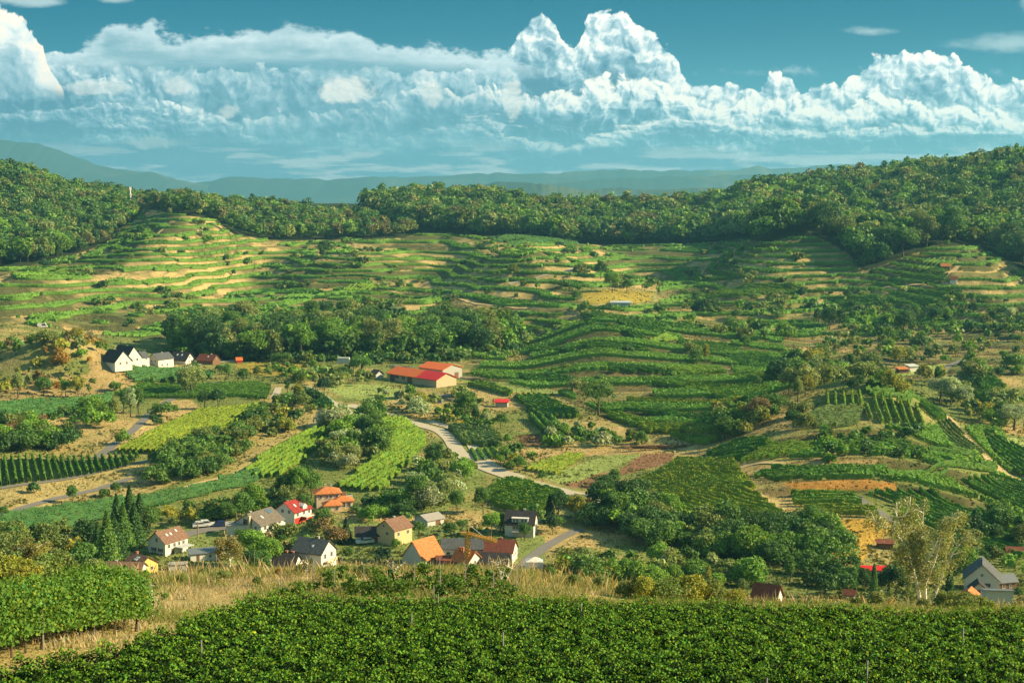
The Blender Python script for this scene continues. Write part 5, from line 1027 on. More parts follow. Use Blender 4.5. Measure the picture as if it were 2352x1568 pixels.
PLOTS = []   # name, polygon, direction points, spacing, colour, options
def plot(desc, poly, d, sp=2.0, col='vine', y0=180, h=1.9, w=0.75): PLOTS.append((desc, [tuple(p) for p in poly], d, sp, col, y0, h, w))
VC = {'vine': (0.110, 0.235, 0.034), 'bright': (0.170, 0.295, 0.034), 'teal': (0.075, 0.190, 0.052), 'yel': (0.210, 0.295, 0.032), 'young': (0.150, 0.230, 0.070)}
plot('the striped plot at the left edge below the small lane', [(-60, 1064), (100, 1055), (330, 1046), (300, 1070), (160, 1098), (-60, 1132)], ((172, 1046), (185, 1082)), 2.0, 'vine', w=.62)
plot('the smooth green field below the bushy knoll', [(-60, 940), (150, 924), (258, 910), (252, 928), (130, 962), (-60, 980)], ((0, 957), (250, 918)), 2.0, 'teal')
plot('the dark field right of the bushy knoll', [(262, 910), (325, 886), (590, 884), (622, 892), (612, 921), (530, 914), (330, 917)], ((330, 900), (600, 900)), 2.0, 'vine')
plot('the field just below the white houses', [(275, 846), (390, 851), (495, 859), (480, 870), (310, 880)], ((280, 860), (480, 864)), 2.0, 'teal')
plot('the broad yellow green field beside the asphalt lane', [(266, 1042), (462, 946), (600, 933), (556, 978), (470, 1020), (400, 1044)], ((270, 1041), (462, 946)), 2.0, 'yel')
plot('the long green strip curving above the village', [(-60, 1205), (0, 1196), (195, 1163), (384, 1139), (457, 1121), (560, 1092), (600, 1088), (588, 1112), (381, 1160), (262, 1188), (120, 1226), (60, 1230), (-60, 1222)], ((0, 1205), (384, 1148)), 2.0, 'teal')
plot('the slanting plot between the brown bank and the silver tree', [(562, 1089), (592, 1060), (690, 1002), (735, 979), (800, 976), (788, 992), (735, 1035), (650, 1095), (590, 1100)], ((592, 1084), (745, 998)), 2.2, 'bright')
plot('the small plot of upright rows by the concrete track', [(740, 938), (796, 938), (801, 973), (738, 975)], ((770, 938), (771, 975)), 2.6, 'vine')
plot('the small dark field left of the concrete track', [(686, 893), (738, 907), (767, 934), (725, 941), (702, 922)], ((690, 900), (760, 925)), 2.0, 'teal')
plot('the fanned plot left of the bending road', [(872, 960), (930, 966), (976, 1004), (976, 1026), (946, 1060), (880, 1128), (840, 1131), (778, 1124), (850, 1062), (886, 1022), (884, 990)], ((790, 1124), (960, 1030)), 2.4, 'bright')
plot('the plot between the road and the dark roofed house', [(1112, 1138), (1150, 1110), (1180, 1105), (1290, 1136), (1246, 1180), (1150, 1178)], ((1120, 1122), (1280, 1160)), 2.0, 'bright')
plot('the striped plot right of the red barn', [(1178, 914), (1243, 911), (1331, 953), (1326, 962), (1240, 961)], ((1180, 912), (1320, 960)), 2.2, 'vine')
plot('the thin plot running from the barn to the red hut', [(1072, 886), (1108, 880), (1178, 905), (1172, 911)], ((1080, 886), (1170, 910)), 2.0, 'bright')
plot('the terrace behind the big lone walnut', [(1390, 953), (1440, 955), (1502, 972), (1458, 982), (1400, 963)], ((1395, 956), (1490, 976)), 2.0, 'bright')
plot('the two part terrace above the shaded bank', [(1428, 946), (1530, 948), (1680, 950), (1675, 971), (1638, 974), (1540, 963), (1470, 958)], ((1440, 950), (1660, 958)), 2.0, 'vine')
plot('the low terrace nearest the meadow', [(1462, 976), (1580, 984), (1560, 996), (1480, 996)], ((1462, 980), (1570, 990)), 2.0, 'yel')
plot('the lowest terrace beside the meadow', [(1525, 999), (1660, 1006), (1640, 1020), (1585, 1020)], ((1525, 1003), (1650, 1012)), 2.0, 'bright')
plot('the narrow lit band halfway up the terraces', [(1440, 919), (1690, 921), (1690, 928), (1440, 927)], ((1440, 922), (1690, 924)), 2.0, 'yel')
plot('the long thin terrace under the oval field', [(1465, 874), (1640, 890), (1765, 893), (1765, 901), (1600, 901), (1465, 881)], ((1465, 878), (1640, 895)), 2.0, 'bright')
plot('the oval terrace field', [(1520, 855), (1572, 846), (1650, 851), (1672, 858), (1590, 867), (1530, 861)], ((1520, 856), (1660, 858)), 2.0, 'bright')
plot('the large ridge field above the ravine', [(1330, 716), (1400, 726), (1500, 738), (1530, 752), (1526, 776), (1440, 757), (1340, 735)], ((1340, 722), (1520, 770)), 2.2, 'vine')
plot('the ridge strip with a bare edge', [(1335, 742), (1392, 750), (1492, 780), (1470, 784), (1352, 754)], ((1340, 744), (1480, 782)), 2.0, 'vine')
plot('the small square field behind the ridge', [(1536, 745), (1600, 748), (1606, 762), (1545, 760)], ((1536, 745), (1600, 762)), 2.4, 'vine')
plot('the fields sloping right of the yellow tree', [(1550, 787), (1680, 795), (1702, 810), (1640, 814), (1565, 798)], ((1550, 790), (1690, 806)), 2.2, 'vine')
plot('the patch left of the orchard', [(1662, 820), (1760, 815), (1792, 842), (1742, 852), (1690, 838)], ((1662, 822), (1780, 846)), 2.2, 'vine')
plot('the great sloping field above the wooded bank', [(1468, 1112), (1511, 1090), (1560, 1057), (1682, 1058), (1700, 1090), (1724, 1106), (1700, 1112), (1742, 1142), (1800, 1186), (1663, 1202), (1596, 1197), (1535, 1172), (1496, 1148)], ((1480, 1120), (1780, 1160)), 2.1, 'yel')
plot('the wedge below the yellow bushes', [(1622, 1047), (1690, 1016), (1766, 1014), (1766, 1030), (1700, 1062)], ((1622, 1047), (1766, 1018)), 2.2, 'vine')
plot('the curved upright rows on top of the mound', [(1890, 907), (1980, 905), (1984, 938), (1896, 940)], ((1935, 905), (1938, 938)), 2.6, 'bright')
plot('the dense back strip of the mound', [(1985, 901), (2092, 906), (2126, 924), (2090, 930), (2010, 914)], ((1985, 903), (2110, 920)), 2.0, 'vine')
plot('the upright rows in the middle of the mound', [(1998, 914), (2076, 928), (2082, 937), (2004, 937)], ((2030, 916), (2034, 937)), 2.6, 'bright')
plot('the widely spaced rows at the mound front', [(1984, 940), (2100, 932), (2136, 976), (2110, 985), (2030, 976), (1990, 964)], ((2040, 938), (2056, 980)), 2.9, 'bright')
plot('the pale netted field left on the mound', [(1820, 976), (1890, 941), (1984, 941), (1966, 984), (1880, 984)], ((1830, 974), (1984, 950)), 2.0, 'young')
plot('the small slanting rows right on the mound', [(2112, 933), (2146, 936), (2174, 965), (2146, 970)], ((2112, 934), (2150, 968)), 2.2, 'vine')
plot('the first step below the mound', [(1900, 1011), (2000, 1016), (2116, 1030), (2100, 1046), (1890, 1036)], ((1900, 1016), (2110, 1036)), 2.0, 'vine')
plot('the short step right of the first one', [(2130, 1033), (2240, 1050), (2230, 1057), (2136, 1046)], ((2130, 1036), (2236, 1054)), 2.0, 'vine')
plot('the fan of rows left of the dark steps', [(1700, 1066), (1766, 1022), (1868, 1022), (1872, 1042), (1770, 1056)], ((1700, 1066), (1868, 1030)), 2.4, 'bright')
plot('the second step below the mound', [(1740, 1082), (1860, 1079), (2004, 1079), (2010, 1094), (1780, 1110)], ((1740, 1090), (2008, 1084)), 2.0, 'vine')
plot('the second step on its right end', [(2030, 1084), (2140, 1078), (2290, 1070), (2286, 1092), (2150, 1100), (2040, 1100)], ((2030, 1090), (2288, 1080)), 2.0, 'vine')
plot('the field sloping down at the right edge', [(2262, 1000), (2300, 1012), (2400, 1060), (2400, 1110), (2330, 1090), (2280, 1045)], ((2262, 1004), (2380, 1080)), 2.3, 'vine')
plot('the young pale field beside the dirt track', [(2150, 972), (2184, 968), (2262, 1045), (2200, 1040)], ((2160, 972), (2240, 1042)), 2.2, 'young', h=1.3)
plot('the slanting field under the track curve', [(2195, 862), (2262, 856), (2312, 892), (2262, 902)], ((2200, 864), (2300, 896)), 2.4, 'vine')
plot('the square field on the valley floor', [(1815, 1134), (1956, 1134), (1982, 1164), (1826, 1166)], ((1815, 1150), (1980, 1150)), 2.0, 'bright')
plot('the strip in front of the square field', [(1840, 1170), (2008, 1169), (2018, 1190), (1880, 1194)], ((1840, 1180), (2010, 1180)), 2.2, 'yel')
plot('the slanting rows right of the lane', [(1998, 1136), (2150, 1128), (2260, 1190), (2300, 1250), (2220, 1250), (2100, 1185), (2050, 1160)], ((2000, 1136), (2260, 1235)), 2.6, 'vine')
plot('the corner field above the dark slope', [(2200, 1110), (2400, 1104), (2400, 1190), (2330, 1172)], ((2200, 1112), (2380, 1180)), 2.3, 'vine')
plot('the band between meadow and orchard', [(1200, 1080), (1300, 1046), (1345, 1048), (1280, 1092)], ((1200, 1084), (1330, 1046)), 2.0, 'yel', h=1.4)
plot('the apple rows beside the road', [(1030, 985), (1120, 985), (1150, 1010), (1150, 1030), (1060, 1022)], ((1035, 990), (1150, 1015)), 2.6, 'young', h=2.2, w=1.2)
plot('the vegetable beds below the apple rows', [(1075, 1035), (1140, 1030), (1160, 1052), (1090, 1062)], ((1085, 1036), (1100, 1060)), 2.4, 'vine', h=1.0, w=1.1)
plot('the sapling strips in the valley meadow', [(1215, 962), (1262, 962), (1320, 1020), (1270, 1026)], ((1225, 962), (1290, 1026)), 3.2, 'vine', h=2.4, w=1.4)
plot('the rows climbing the far left spur', [(262, 555), (305, 545), (306, 556), (250, 562)], ((285, 548), (278, 562)), 2.6, 'vine', 800)
plot('the slanting rows at the far right ridge', [(2130, 600), (2200, 598), (2190, 620), (2100, 632)], ((2150, 600), (2110, 634)), 2.8, 'vine', 800)
plot('the big tilted field on the right ridge', [(1990, 660), (2100, 632), (2180, 628), (2160, 655), (2000, 664)], ((1990, 662), (2170, 640)), 2.3, 'vine', 700)
plot('the rows facing the ravine on the right spur', [(1580, 645), (1650, 628), (1730, 622), (1700, 640), (1600, 652)], ((1580, 646), (1640, 626)), 2.6, 'vine', 700)
plot('the light rows in the hollow of the far terraces', [(785, 668), (800, 660), (880, 655), (884, 664), (800, 672)], ((800, 670), (840, 656)), 2.6, 'bright', 700)
plot('the dark rows above the striped barn field', [(1182, 864), (1330, 874), (1345, 888), (1215, 880)], ((1185, 868), (1340, 884)), 2.2, 'vine')
plot('the shaded terrace under the ridge strip', [(1330, 795), (1480, 803), (1500, 814), (1350, 808)], ((1335, 799), (1495, 810)), 2.2, 'vine')
plot('the short rows below the wood end', [(1205, 800), (1320, 806), (1335, 816), (1220, 812)], ((1210, 804), (1330, 812)), 2.2, 'vine')
plot('the terrace rows left of the oval field', [(1395, 842), (1510, 850), (1520, 862), (1400, 856)], ((1400, 846), (1515, 858)), 2.2, 'vine')
plot('the light field right of the oval terrace', [(1690, 858), (1770, 862), (1776, 878), (1680, 874)], ((1690, 864), (1772, 870)), 2.2, 'bright')
plot('the rows under the large ridge field', [(1540, 775), (1560, 783), (1500, 790), (1490, 784)], ((1495, 787), (1558, 779)), 2.2, 'bright')
plot('the wide field left of the yellow bushes', [(1500, 975), (1640, 980), (1660, 998), (1560, 994)], ((1510, 980), (1650, 992)), 2.1, 'yel')
plot('the shaded rows on the dark slope', [(2090, 1192), (2240, 1192), (2352, 1240), (2352, 1290), (2240, 1268)], ((2100, 1194), (2345, 1285)), 2.6, 'vine')
plot('the plot between orchard and mound track', [(2235, 905), (2330, 905), (2352, 925), (2260, 930)], ((2240, 908), (2340, 926)), 2.4, 'vine')
plot('the rows in the right hollow', [(1990, 745), (2030, 742), (2050, 768), (2010, 775)], ((2000, 746), (2035, 770)), 2.4, 'vine', 600)
plot('the broad rows below the right ridge', [(1900, 690), (2100, 668), (2210, 668), (2210, 700), (2000, 712), (1900, 708)], ((1900, 700), (2200, 684)), 2.3, 'vine', 700)
plot('the flat rows below the right spur', [(1560, 668), (1700, 660), (1840, 660), (1900, 672), (1700, 684), (1570, 682)], ((1565, 674), (1880, 668)), 2.3, 'bright', 700)
plot('the smooth green field behind the far terraces', [(1130, 550), (1320, 548), (1330, 566), (1180, 572)], ((1140, 560), (1320, 556)), 2.4, 'teal', 800)
ROWS = []   # screen size, desc, index, n, mesh data
def clip_line(p, d, poly):
    ts = []
    for i in range(len(poly)):
        a = poly[i]; b = poly[(i + 1) % len(poly)]; e = b - a; den = d[0] * e[1] - d[1] * e[0]
        if abs(den) < 1e-9: continue
        q = a - p; t = (q[0] * e[1] - q[1] * e[0]) / den; s = (q[0] * d[1] - q[1] * d[0]) / den
        if 0 <= s < 1: ts.append(t)
    ts.sort(); return list(zip(ts[::2], ts[1::2]))
PLOTW = []
for desc, poly, dd, sp, col, y0, h, w in PLOTS:
    pw_ = np.array([pick(u, v, y0)[:2] for u, v in poly]); a = np.array(pick(*dd[0], y0)[:2]); b = np.array(pick(*dd[1], y0)[:2])
    d = (b - a) / np.linalg.norm(b - a); nr = np.array([-d[1], d[0]]); c = pw_.mean(0); k = (pw_ - c) @ nr
    PLOTW.append(pw_)
    rws = []
    for m in np.arange(k.min() + sp * 0.5, k.max(), sp):
        segs = []
        for t0, t1 in clip_line(c + nr * m, d, pw_):
            if t1 - t0 < 3: continue
            n = max(3, int((t1 - t0) / (1.1 if c[1] < 480 else 1.6))); t = np.linspace(t0, t1, n); X = (c + nr * m)[None] + d[None] * t[:, None]
            X = X + nr * (np.sin(t / 9 + m) * 0.12)[:, None]
            segs.append(np.concatenate([X, hz(X[:, 0], X[:, 1])[:, None]], 1))
        if segs: rws.append([max(segs, key=len)])
    rws.sort(key=lambda s: -proj(*s[0].mean(0))[1] if True else 0)
    for i_, s in enumerate(rws):
        L = sum(np.linalg.norm(q[-1] - q[0]) for q in s); mm = np.vstack(s).mean(0)
        ROWS.append((L / mm[1] ** 2 * 1e4, desc, i_, len(rws), s, col, h, w, mm))
order = sorted(range(len(ROWS)), key=lambda i: -ROWS[i][0]); N_ROW = 262
ORD = ['first', 'second', 'third', 'fourth', 'fifth', 'sixth', 'seventh', 'eighth', 'ninth', 'tenth', 'eleventh', 'twelfth', 'thirteenth', 'fourteenth', 'fifteenth', 'sixteenth', 'seventeenth', 'eighteenth', 'nineteenth', 'twentieth']
def ordw(i):
    if i < 20: return ORD[i]
    tens = {2: 'twenty', 3: 'thirty', 4: 'forty', 5: 'fifty', 6: 'sixty', 7: 'seventy'}[(i + 1) // 10]
    return tens + ('' if (i + 1) % 10 == 0 else ' ' + ORD[(i + 1) % 10 - 1]) + ('' if (i + 1) % 10 else 'th')
stV, stF, stT, so = [], [], [], 0
VSC = 1.0
for rank, i in enumerate(order):
    _, desc, k, n, s, col, h, w, mm = ROWS[i]; rng = R(i + 4000); y = mm[1]
    lpm = 26 if y < 360 else (20 if y < 480 else (12 if y < 650 else 7)); ls = 0.19 if y < 360 else (0.22 if y < 480 else (0.30 if y < 650 else 0.4))
    V, F, T_ = hedge_rows(s, w, h, rng, lpm, ls, VC[col])
    if rank < N_ROW:
        me = npmesh('vine_row', V, F, [M_VINE], {'tint': T_})
        o = link('vine_row', me, category='vine row'); o['group'] = 'vine rows of the valley plots'
        o['label'] = '%s frontmost row of %s' % (ordw(k), desc)
    else: stV.append(V); stF.append(F + so); stT.append(T_); so += len(V)
# rows along the contour benches of all other terraces
slope2 = np.abs(np.gradient(Z, axis=0) / np.gradient(YA)[:, None])
_trees_near = set()
def contour_rows(mode=0):
    if mode == 0:
        G = wz / STEP * 10.0; ok = (TW > 0.85) & ~bank
        parcel = vnoise(XG / 55 + 0.4 * TT, TT.astype(int) * 3.7, 13); ok &= parcel > 0.10
    else:      # benches of the middle terraces and the slopes at the right: rows across the line of sight
        G = SH_PH * (SHP / 2.3)
        reg = zone([(1130, 705), (1560, 700), (1800, 790), (1830, 900), (1700, 1010), (1480, 1000), (1380, 950), (1280, 905), (1180, 885), (1080, 862), (1150, 800)], 480, 740) | zone([(1560, 690), (1990, 690), (1990, 760), (1740, 790), (1640, 770)], 600, 900) | zone([(1860, 985), (2300, 985), (2352, 1110), (2352, 1320), (2080, 1215), (2050, 1150), (1830, 1130), (1700, 1090)], 290, 500) | zone([(1990, 700), (2352, 700), (2352, 760), (1990, 770)], 600, 900)
        ok = reg & (TW < 0.5) & (slope2 < 0.30) & ((_w < 0.5) | (SHF < SHB - .05)) & (vnoise(XG / 34 + np.floor(SH_PH) * 3.3, np.floor(SH_PH) * 1.7, 19) > 0.20)
        bad = np.zeros(ok.shape, bool)
        for r in SC + TREES:
            if r[1] < 900 and r[3] > 3.0:
                jy = int(np.searchsorted(YA, r[1])); ja = int(np.searchsorted(AA, r[0] / r[1])); q_ = 3
                bad[max(jy - q_, 0):jy + q_, max(ja - q_, 0):ja + q_] = True
        for X_, wd_ in RPATH:
            for p_ in X_[::1]:
                jy = int(np.searchsorted(YA, p_[1])); ja = int(np.searchsorted(AA, p_[0] / p_[1])); bad[max(jy - 3, 0):jy + 3, max(ja - 3, 0):ja + 3] = True
        ok &= ~bad
    for pw_ in PLOTW: ok &= ~inpoly(XG, YG, pw_ + 0)
    seg0, seg1 = [], []
    g00, g10, g01, g11 = G[:-1, :-1], G[:-1, 1:], G[1:, :-1], G[1:, 1:]
    x00, x10, x01, x11 = XG[:-1, :-1], XG[:-1, 1:], XG[1:, :-1], XG[1:, 1:]; y0_, y1_ = YG[:-1, :-1], YG[1:, :-1]
    kk = ok[:-1, :-1] & ok[1:, 1:] & (UG[:-1, :-1] > -200) & (UG[:-1, :-1] < 2560)
    for tri in (((g00, x00, y0_), (g10, x10, y0_), (g11, x11, y1_)), ((g00, x00, y0_), (g11, x11, y1_), (g01, x01, y1_))):
        g = np.stack([t[0][kk] for t in tri]); x = np.stack([t[1][kk] for t in tri]); y = np.stack([t[2][kk] for t in tri])
        Lv = np.ceil(g.min(0)); c = (Lv < g.max(0)) & ((np.mod(Lv, 10) <= 5) & (np.mod(Lv, 10) >= 1) | (mode == 1))
        g, x, y, Lv = g[:, c], x[:, c], y[:, c], Lv[c]
        pts = []; cnt = np.zeros(len(Lv), int); A = np.zeros((len(Lv), 2, 2))
        for a, b in ((0, 1), (1, 2), (2, 0)):
            s = (g[a] > Lv) != (g[b] > Lv); t = np.where(s, (Lv - g[a]) / np.where(g[b] == g[a], 1, g[b] - g[a]), 0)
            px = x[a] + (x[b] - x[a]) * t; py = y[a] + (y[b] - y[a]) * t
            for q in (0, 1):
                m_ = s & (cnt == q); A[m_, q, 0] = px[m_]; A[m_, q, 1] = py[m_]
            cnt += s
        A = A[cnt == 2]; seg0.append(A[:, 0]); seg1.append(A[:, 1])
    return np.vstack(seg0), np.vstack(seg1)
A0, A1 = contour_rows()
B0, B1 = contour_rows(1); print('bench rows', len(B0)); A0 = np.vstack([A0, B0]); A1 = np.vstack([A1, B1])
rng = R(808); dd = A1 - A0; LL = np.linalg.norm(dd, axis=1); k = LL > 0.25; A0, A1, dd, LL = A0[k], A1[k], dd[k], LL[k]
dn = dd / LL[:, None]; nn_ = np.stack([-dn[:, 1], dn[:, 0]], 1); A0 = A0 - dn * 0.15; A1 = A1 + dn * 0.15
n = len(A0); print('contour segments', n, 'rows', len(ROWS), 'trees', len(tr), 'shrubs', len(shb))
def col_of(P): 
    c = vnoise(P[:, 0] / 42, hz(P[:, 0], P[:, 1]) / 3.3 * 0.9, 23)[:, None]; q = vnoise(P[:, 0] / 6, P[:, 1] / 6, 29)[:, None]
    return (np.array(VC['vine']) * (1 - c) + np.array(VC['teal']) * 0.3 + np.array(VC['bright']) * c * 0.9) * (0.8 + 0.4 * q)
h_ = 1.75 + rng.normal(size=n) * 0.16; w_ = 0.42 + rng.normal(size=n) * 0.06
pv = []
for P in (A0, A1):
    z = hz(P[:, 0], P[:, 1])
    for (o_, hf) in ((-1, 0.15), (-0.85, 0.82), (0.0, 1.0), (0.85, 0.82), (1, 0.15)):
        jx = rng.normal(size=n) * 0.06
        pv.append(np.stack([P[:, 0] + nn_[:, 0] * (w_ * o_ + jx), P[:, 1] + nn_[:, 1] * (w_ * o_ + jx), z + h_ * hf], 1))
V = np.stack(pv, 1).reshape(-1, 3); base = np.arange(n)[:, None, None] * 10
F = (base + np.array([[0, 1, 6, 5], [1, 2, 7, 6], [2, 3, 8, 7], [3, 4, 9, 8]])[None]).reshape(-1, 4)
cA = col_of(A0); stV.append(V); stF.append(F + so); stT.append(np.repeat(cA * 0.95, 10, 0)); so += len(V)
m = np.repeat(np.arange(n), 3); t = rng.rand(len(m))[:, None]; Pm = A0[m] * (1 - t) + A1[m] * t; ex = rng.uniform(-0.5, 0.5, len(m))
C = np.stack([Pm[:, 0] + nn_[m, 0] * ex, Pm[:, 1] + nn_[m, 1] * ex, hz(Pm[:, 0], Pm[:, 1]) + 1.0 + rng.uniform(0, 0.95, len(m))], 1)
V, F = leaf_quads(C, np.tile([0, -0.5, 0.8], (len(m), 1)), 0.42, rng, bias=0.4)
stV.append(V); stF.append(F + so); stT.append(np.repeat(cA[m] * tints(rng, len(m), 0.3), 4, 0)); so += len(V)
me = npmesh('terrace_vines', np.vstack(stV), np.vstack(stF), [M_VINE], {'tint': np.vstack(stT)})
link('terrace_vines', me, kind='stuff', category='vineyard', label='countless thin vine rows following the terraces of the far slopes')
# rough weeds and tufts on banks and meadows
def tufts():
    rng = R(333); k = (YG > 255) & (YG < 1150) & (UG > -60) & (UG < 2420) & ~((TW > 0.85) & ~bank) & ~forest; jj, ii = np.nonzero(k)
    wgt = 1.0 / YG[jj, ii] ** 0.6 * np.gradient(YA)[jj]; wgt /= wgt.sum(); s = rng.choice(len(jj), 120000, p=wgt)
    X = XG[jj[s], ii[s]] + rng.uniform(-.7, .7, len(s)); Y = YG[jj[s], ii[s]] + rng.uniform(-.5, .5, len(s))
    keep = np.ones(len(X), bool)
    for pw_ in PLOTW: keep &= ~inpoly(X, Y, pw_)
    keep &= np.array([(int(a), int(b)) not in RCELL for a, b in zip(X, Y)])
    X, Y, s = X[keep], Y[keep], s[keep]; c = COVER[jj[s], ii[s]]
    g = fbm(X / 13, Y / 13, 5, 3)[:, None]; c = c * (1 - 0.6 * (g > 0.52)) + np.array((0.07, 0.10, 0.025)) * 0.6 * (g > 0.52)
    C = np.stack([X, Y, hz(X, Y) + 0.12], 1); Nn = np.tile([0, -0.3, 0.9], (len(X), 1))
    sz = np.where(g[:, 0] > 0.55, 0.55, 0.3)
    V, F = leaf_quads(C, Nn, sz, rng, bias=0.2)
    return V, F, np.repeat(c * tints(rng, len(X), 0.22, 0.06), 4, 0)
V, F, T_ = tufts()
link('meadow_grass', npmesh('meadow_grass', V, F, [M_LEAF], {'tint': T_}), kind='stuff', category='grass', label='rough dry grass and weeds over the banks and meadows')
# ------------------------------------------------------------------ far hills, towns, haze
def mat_far(name, c1, c2):
    m, T = material(name); g = T.n('ShaderNodeNewGeometry').outputs['Position']
    n1 = T.noise(g, 0.0012, 5, 0.6, '3D').outputs[0]
    b = T.n('ShaderNodeBsdfPrincipled', {'Base Color': T.mix(T.ss(n1, 0.48, 0.62), c1, c2), 'Roughness': 1.0, 'Specular IOR Level': 0.0}); T.n('ShaderNodeOutputMaterial', {0: b.outputs[0]}); return m
M_FAR = mat_far('far_hills', (0.035, 0.055, 0.02), (0.09, 0.10, 0.035))
def ridge(name, Y, prof, depth, seed, y2=None):
    us = np.array([p[0] for p in prof], float); vs = np.array([p[1] for p in prof], float); uq = np.linspace(us[0], us[-1], 420); vq = pchip(us, vs[:, None], uq)[:, 0]
    x, z = unproj(uq, vq, Y); z = z + (fbm(uq / 22, uq * 0 + seed, seed, 4) - .5) * Y * 0.0022
    ts = np.linspace(-1, 1, 25); V = []
    for t in ts:
        k = (1 - abs(t)) ** 0.8; n = (fbm(x / 1400 + 5, np.full_like(x, t * depth / 1400), seed + 3, 4) - 0.5) * 0.9 * (1 - (1 - abs(t)) ** 3)
        V.append(np.stack([x, np.full_like(x, Y + t * depth), -240 + (z + 240) * np.clip(k * (1 + n) + (0 if abs(t) < 1 else 0), 0, 1)], 1))
    nx = len(uq); V = np.vstack(V); ix = np.arange(len(ts) * nx).reshape(len(ts), nx); F = np.stack([ix[:-1, :-1], ix[:-1, 1:], ix[1:, 1:], ix[1:, :-1]], -1).reshape(-1, 4)
    link(name, npmesh(name, V, F, [M_FAR], smooth=True), kind='structure')
ridge('mountains', 12300, [(-900, 300), (-500, 296), (-200, 305), (0, 322), (60, 327), (130, 343), (190, 366), (250, 384), (300, 390), (350, 397), (400, 411), (440, 418), (520, 440), (620, 470)], 1100, 3)
ridge('mountains', 12600, [(380, 430), (480, 416), (540, 404), (600, 408), (740, 412), (850, 407), (1000, 404), (1145, 398), (1276, 398), (1376, 390), (1526, 392), (1680, 391), (1741, 381), (1775, 388), (1926, 379), (2126, 384), (2246, 389), (2400, 394), (2700, 400), (3200, 420)], 900, 11)
ridge('hills', 10500, [(1100, 440), (1300, 416), (1500, 408), (1700, 402), (1900, 398), (2050, 401), (2200, 404), (2500, 410), (2900, 430)], 900, 17)
ridge('hills', 6800, [(1010, 452), (1080, 432), (1150, 419), (1230, 421), (1300, 430), (1360, 436), (1420, 431), (1500, 436), (1640, 432), (1760, 440), (1900, 436), (2060, 448)], 600, 23)
def town():
    rng = R(12); bl = []
    for (u0, u1, v0, v1, n) in [(1590, 1700, 437, 443, 26), (1700, 1780, 436, 441, 14), (1850, 1950, 433, 440, 16), (1290, 1310, 454, 462, 8), (2000, 2150, 440, 452, 16), (1780, 1850, 438, 441, 8)]:
        for _ in range(n):
            u = rng.uniform(u0, u1); v = rng.uniform(v0, v1); Y = 235 * FOC / (v - 409.0); Y = min(Y, 9000); x, z = unproj(u, v, Y); s = rng.uniform(20, 45); bl.append((float(x), float(Y), -225, s, s, rng.uniform(12, 22), rng.uniform(0, 3)))
    V, F = boxes(bl); link('far_town', npmesh('far_town', V, F, [M_WALL]), kind='stuff', category='town', label='scattered pale buildings of distant towns on the hazy plain')
town()
HAZE_D, HAZE_C = 0.000078, (0.24, 0.70, 1.0)
def haze():
    m, T = material('haze'); v = T.n('ShaderNodeVolumePrincipled', {'Color': (*HAZE_C, 1), 'Density': HAZE_D, 'Anisotropy': 0.2})
    T.n('ShaderNodeOutputMaterial', {'Volume': v.outputs[0]})
    x, y0, y1, z0, z1 = 13700, -1500, 13700, -242, 370
    V, F = boxes([(0, (y0 + y1) / 2, (z0 + z1) / 2, 2 * x, y1 - y0, z1 - z0)]); link('haze', npmesh('haze', V, F, [m]), kind='stuff', category='haze', label='thin blue haze filling the valley and the far plain')
haze()
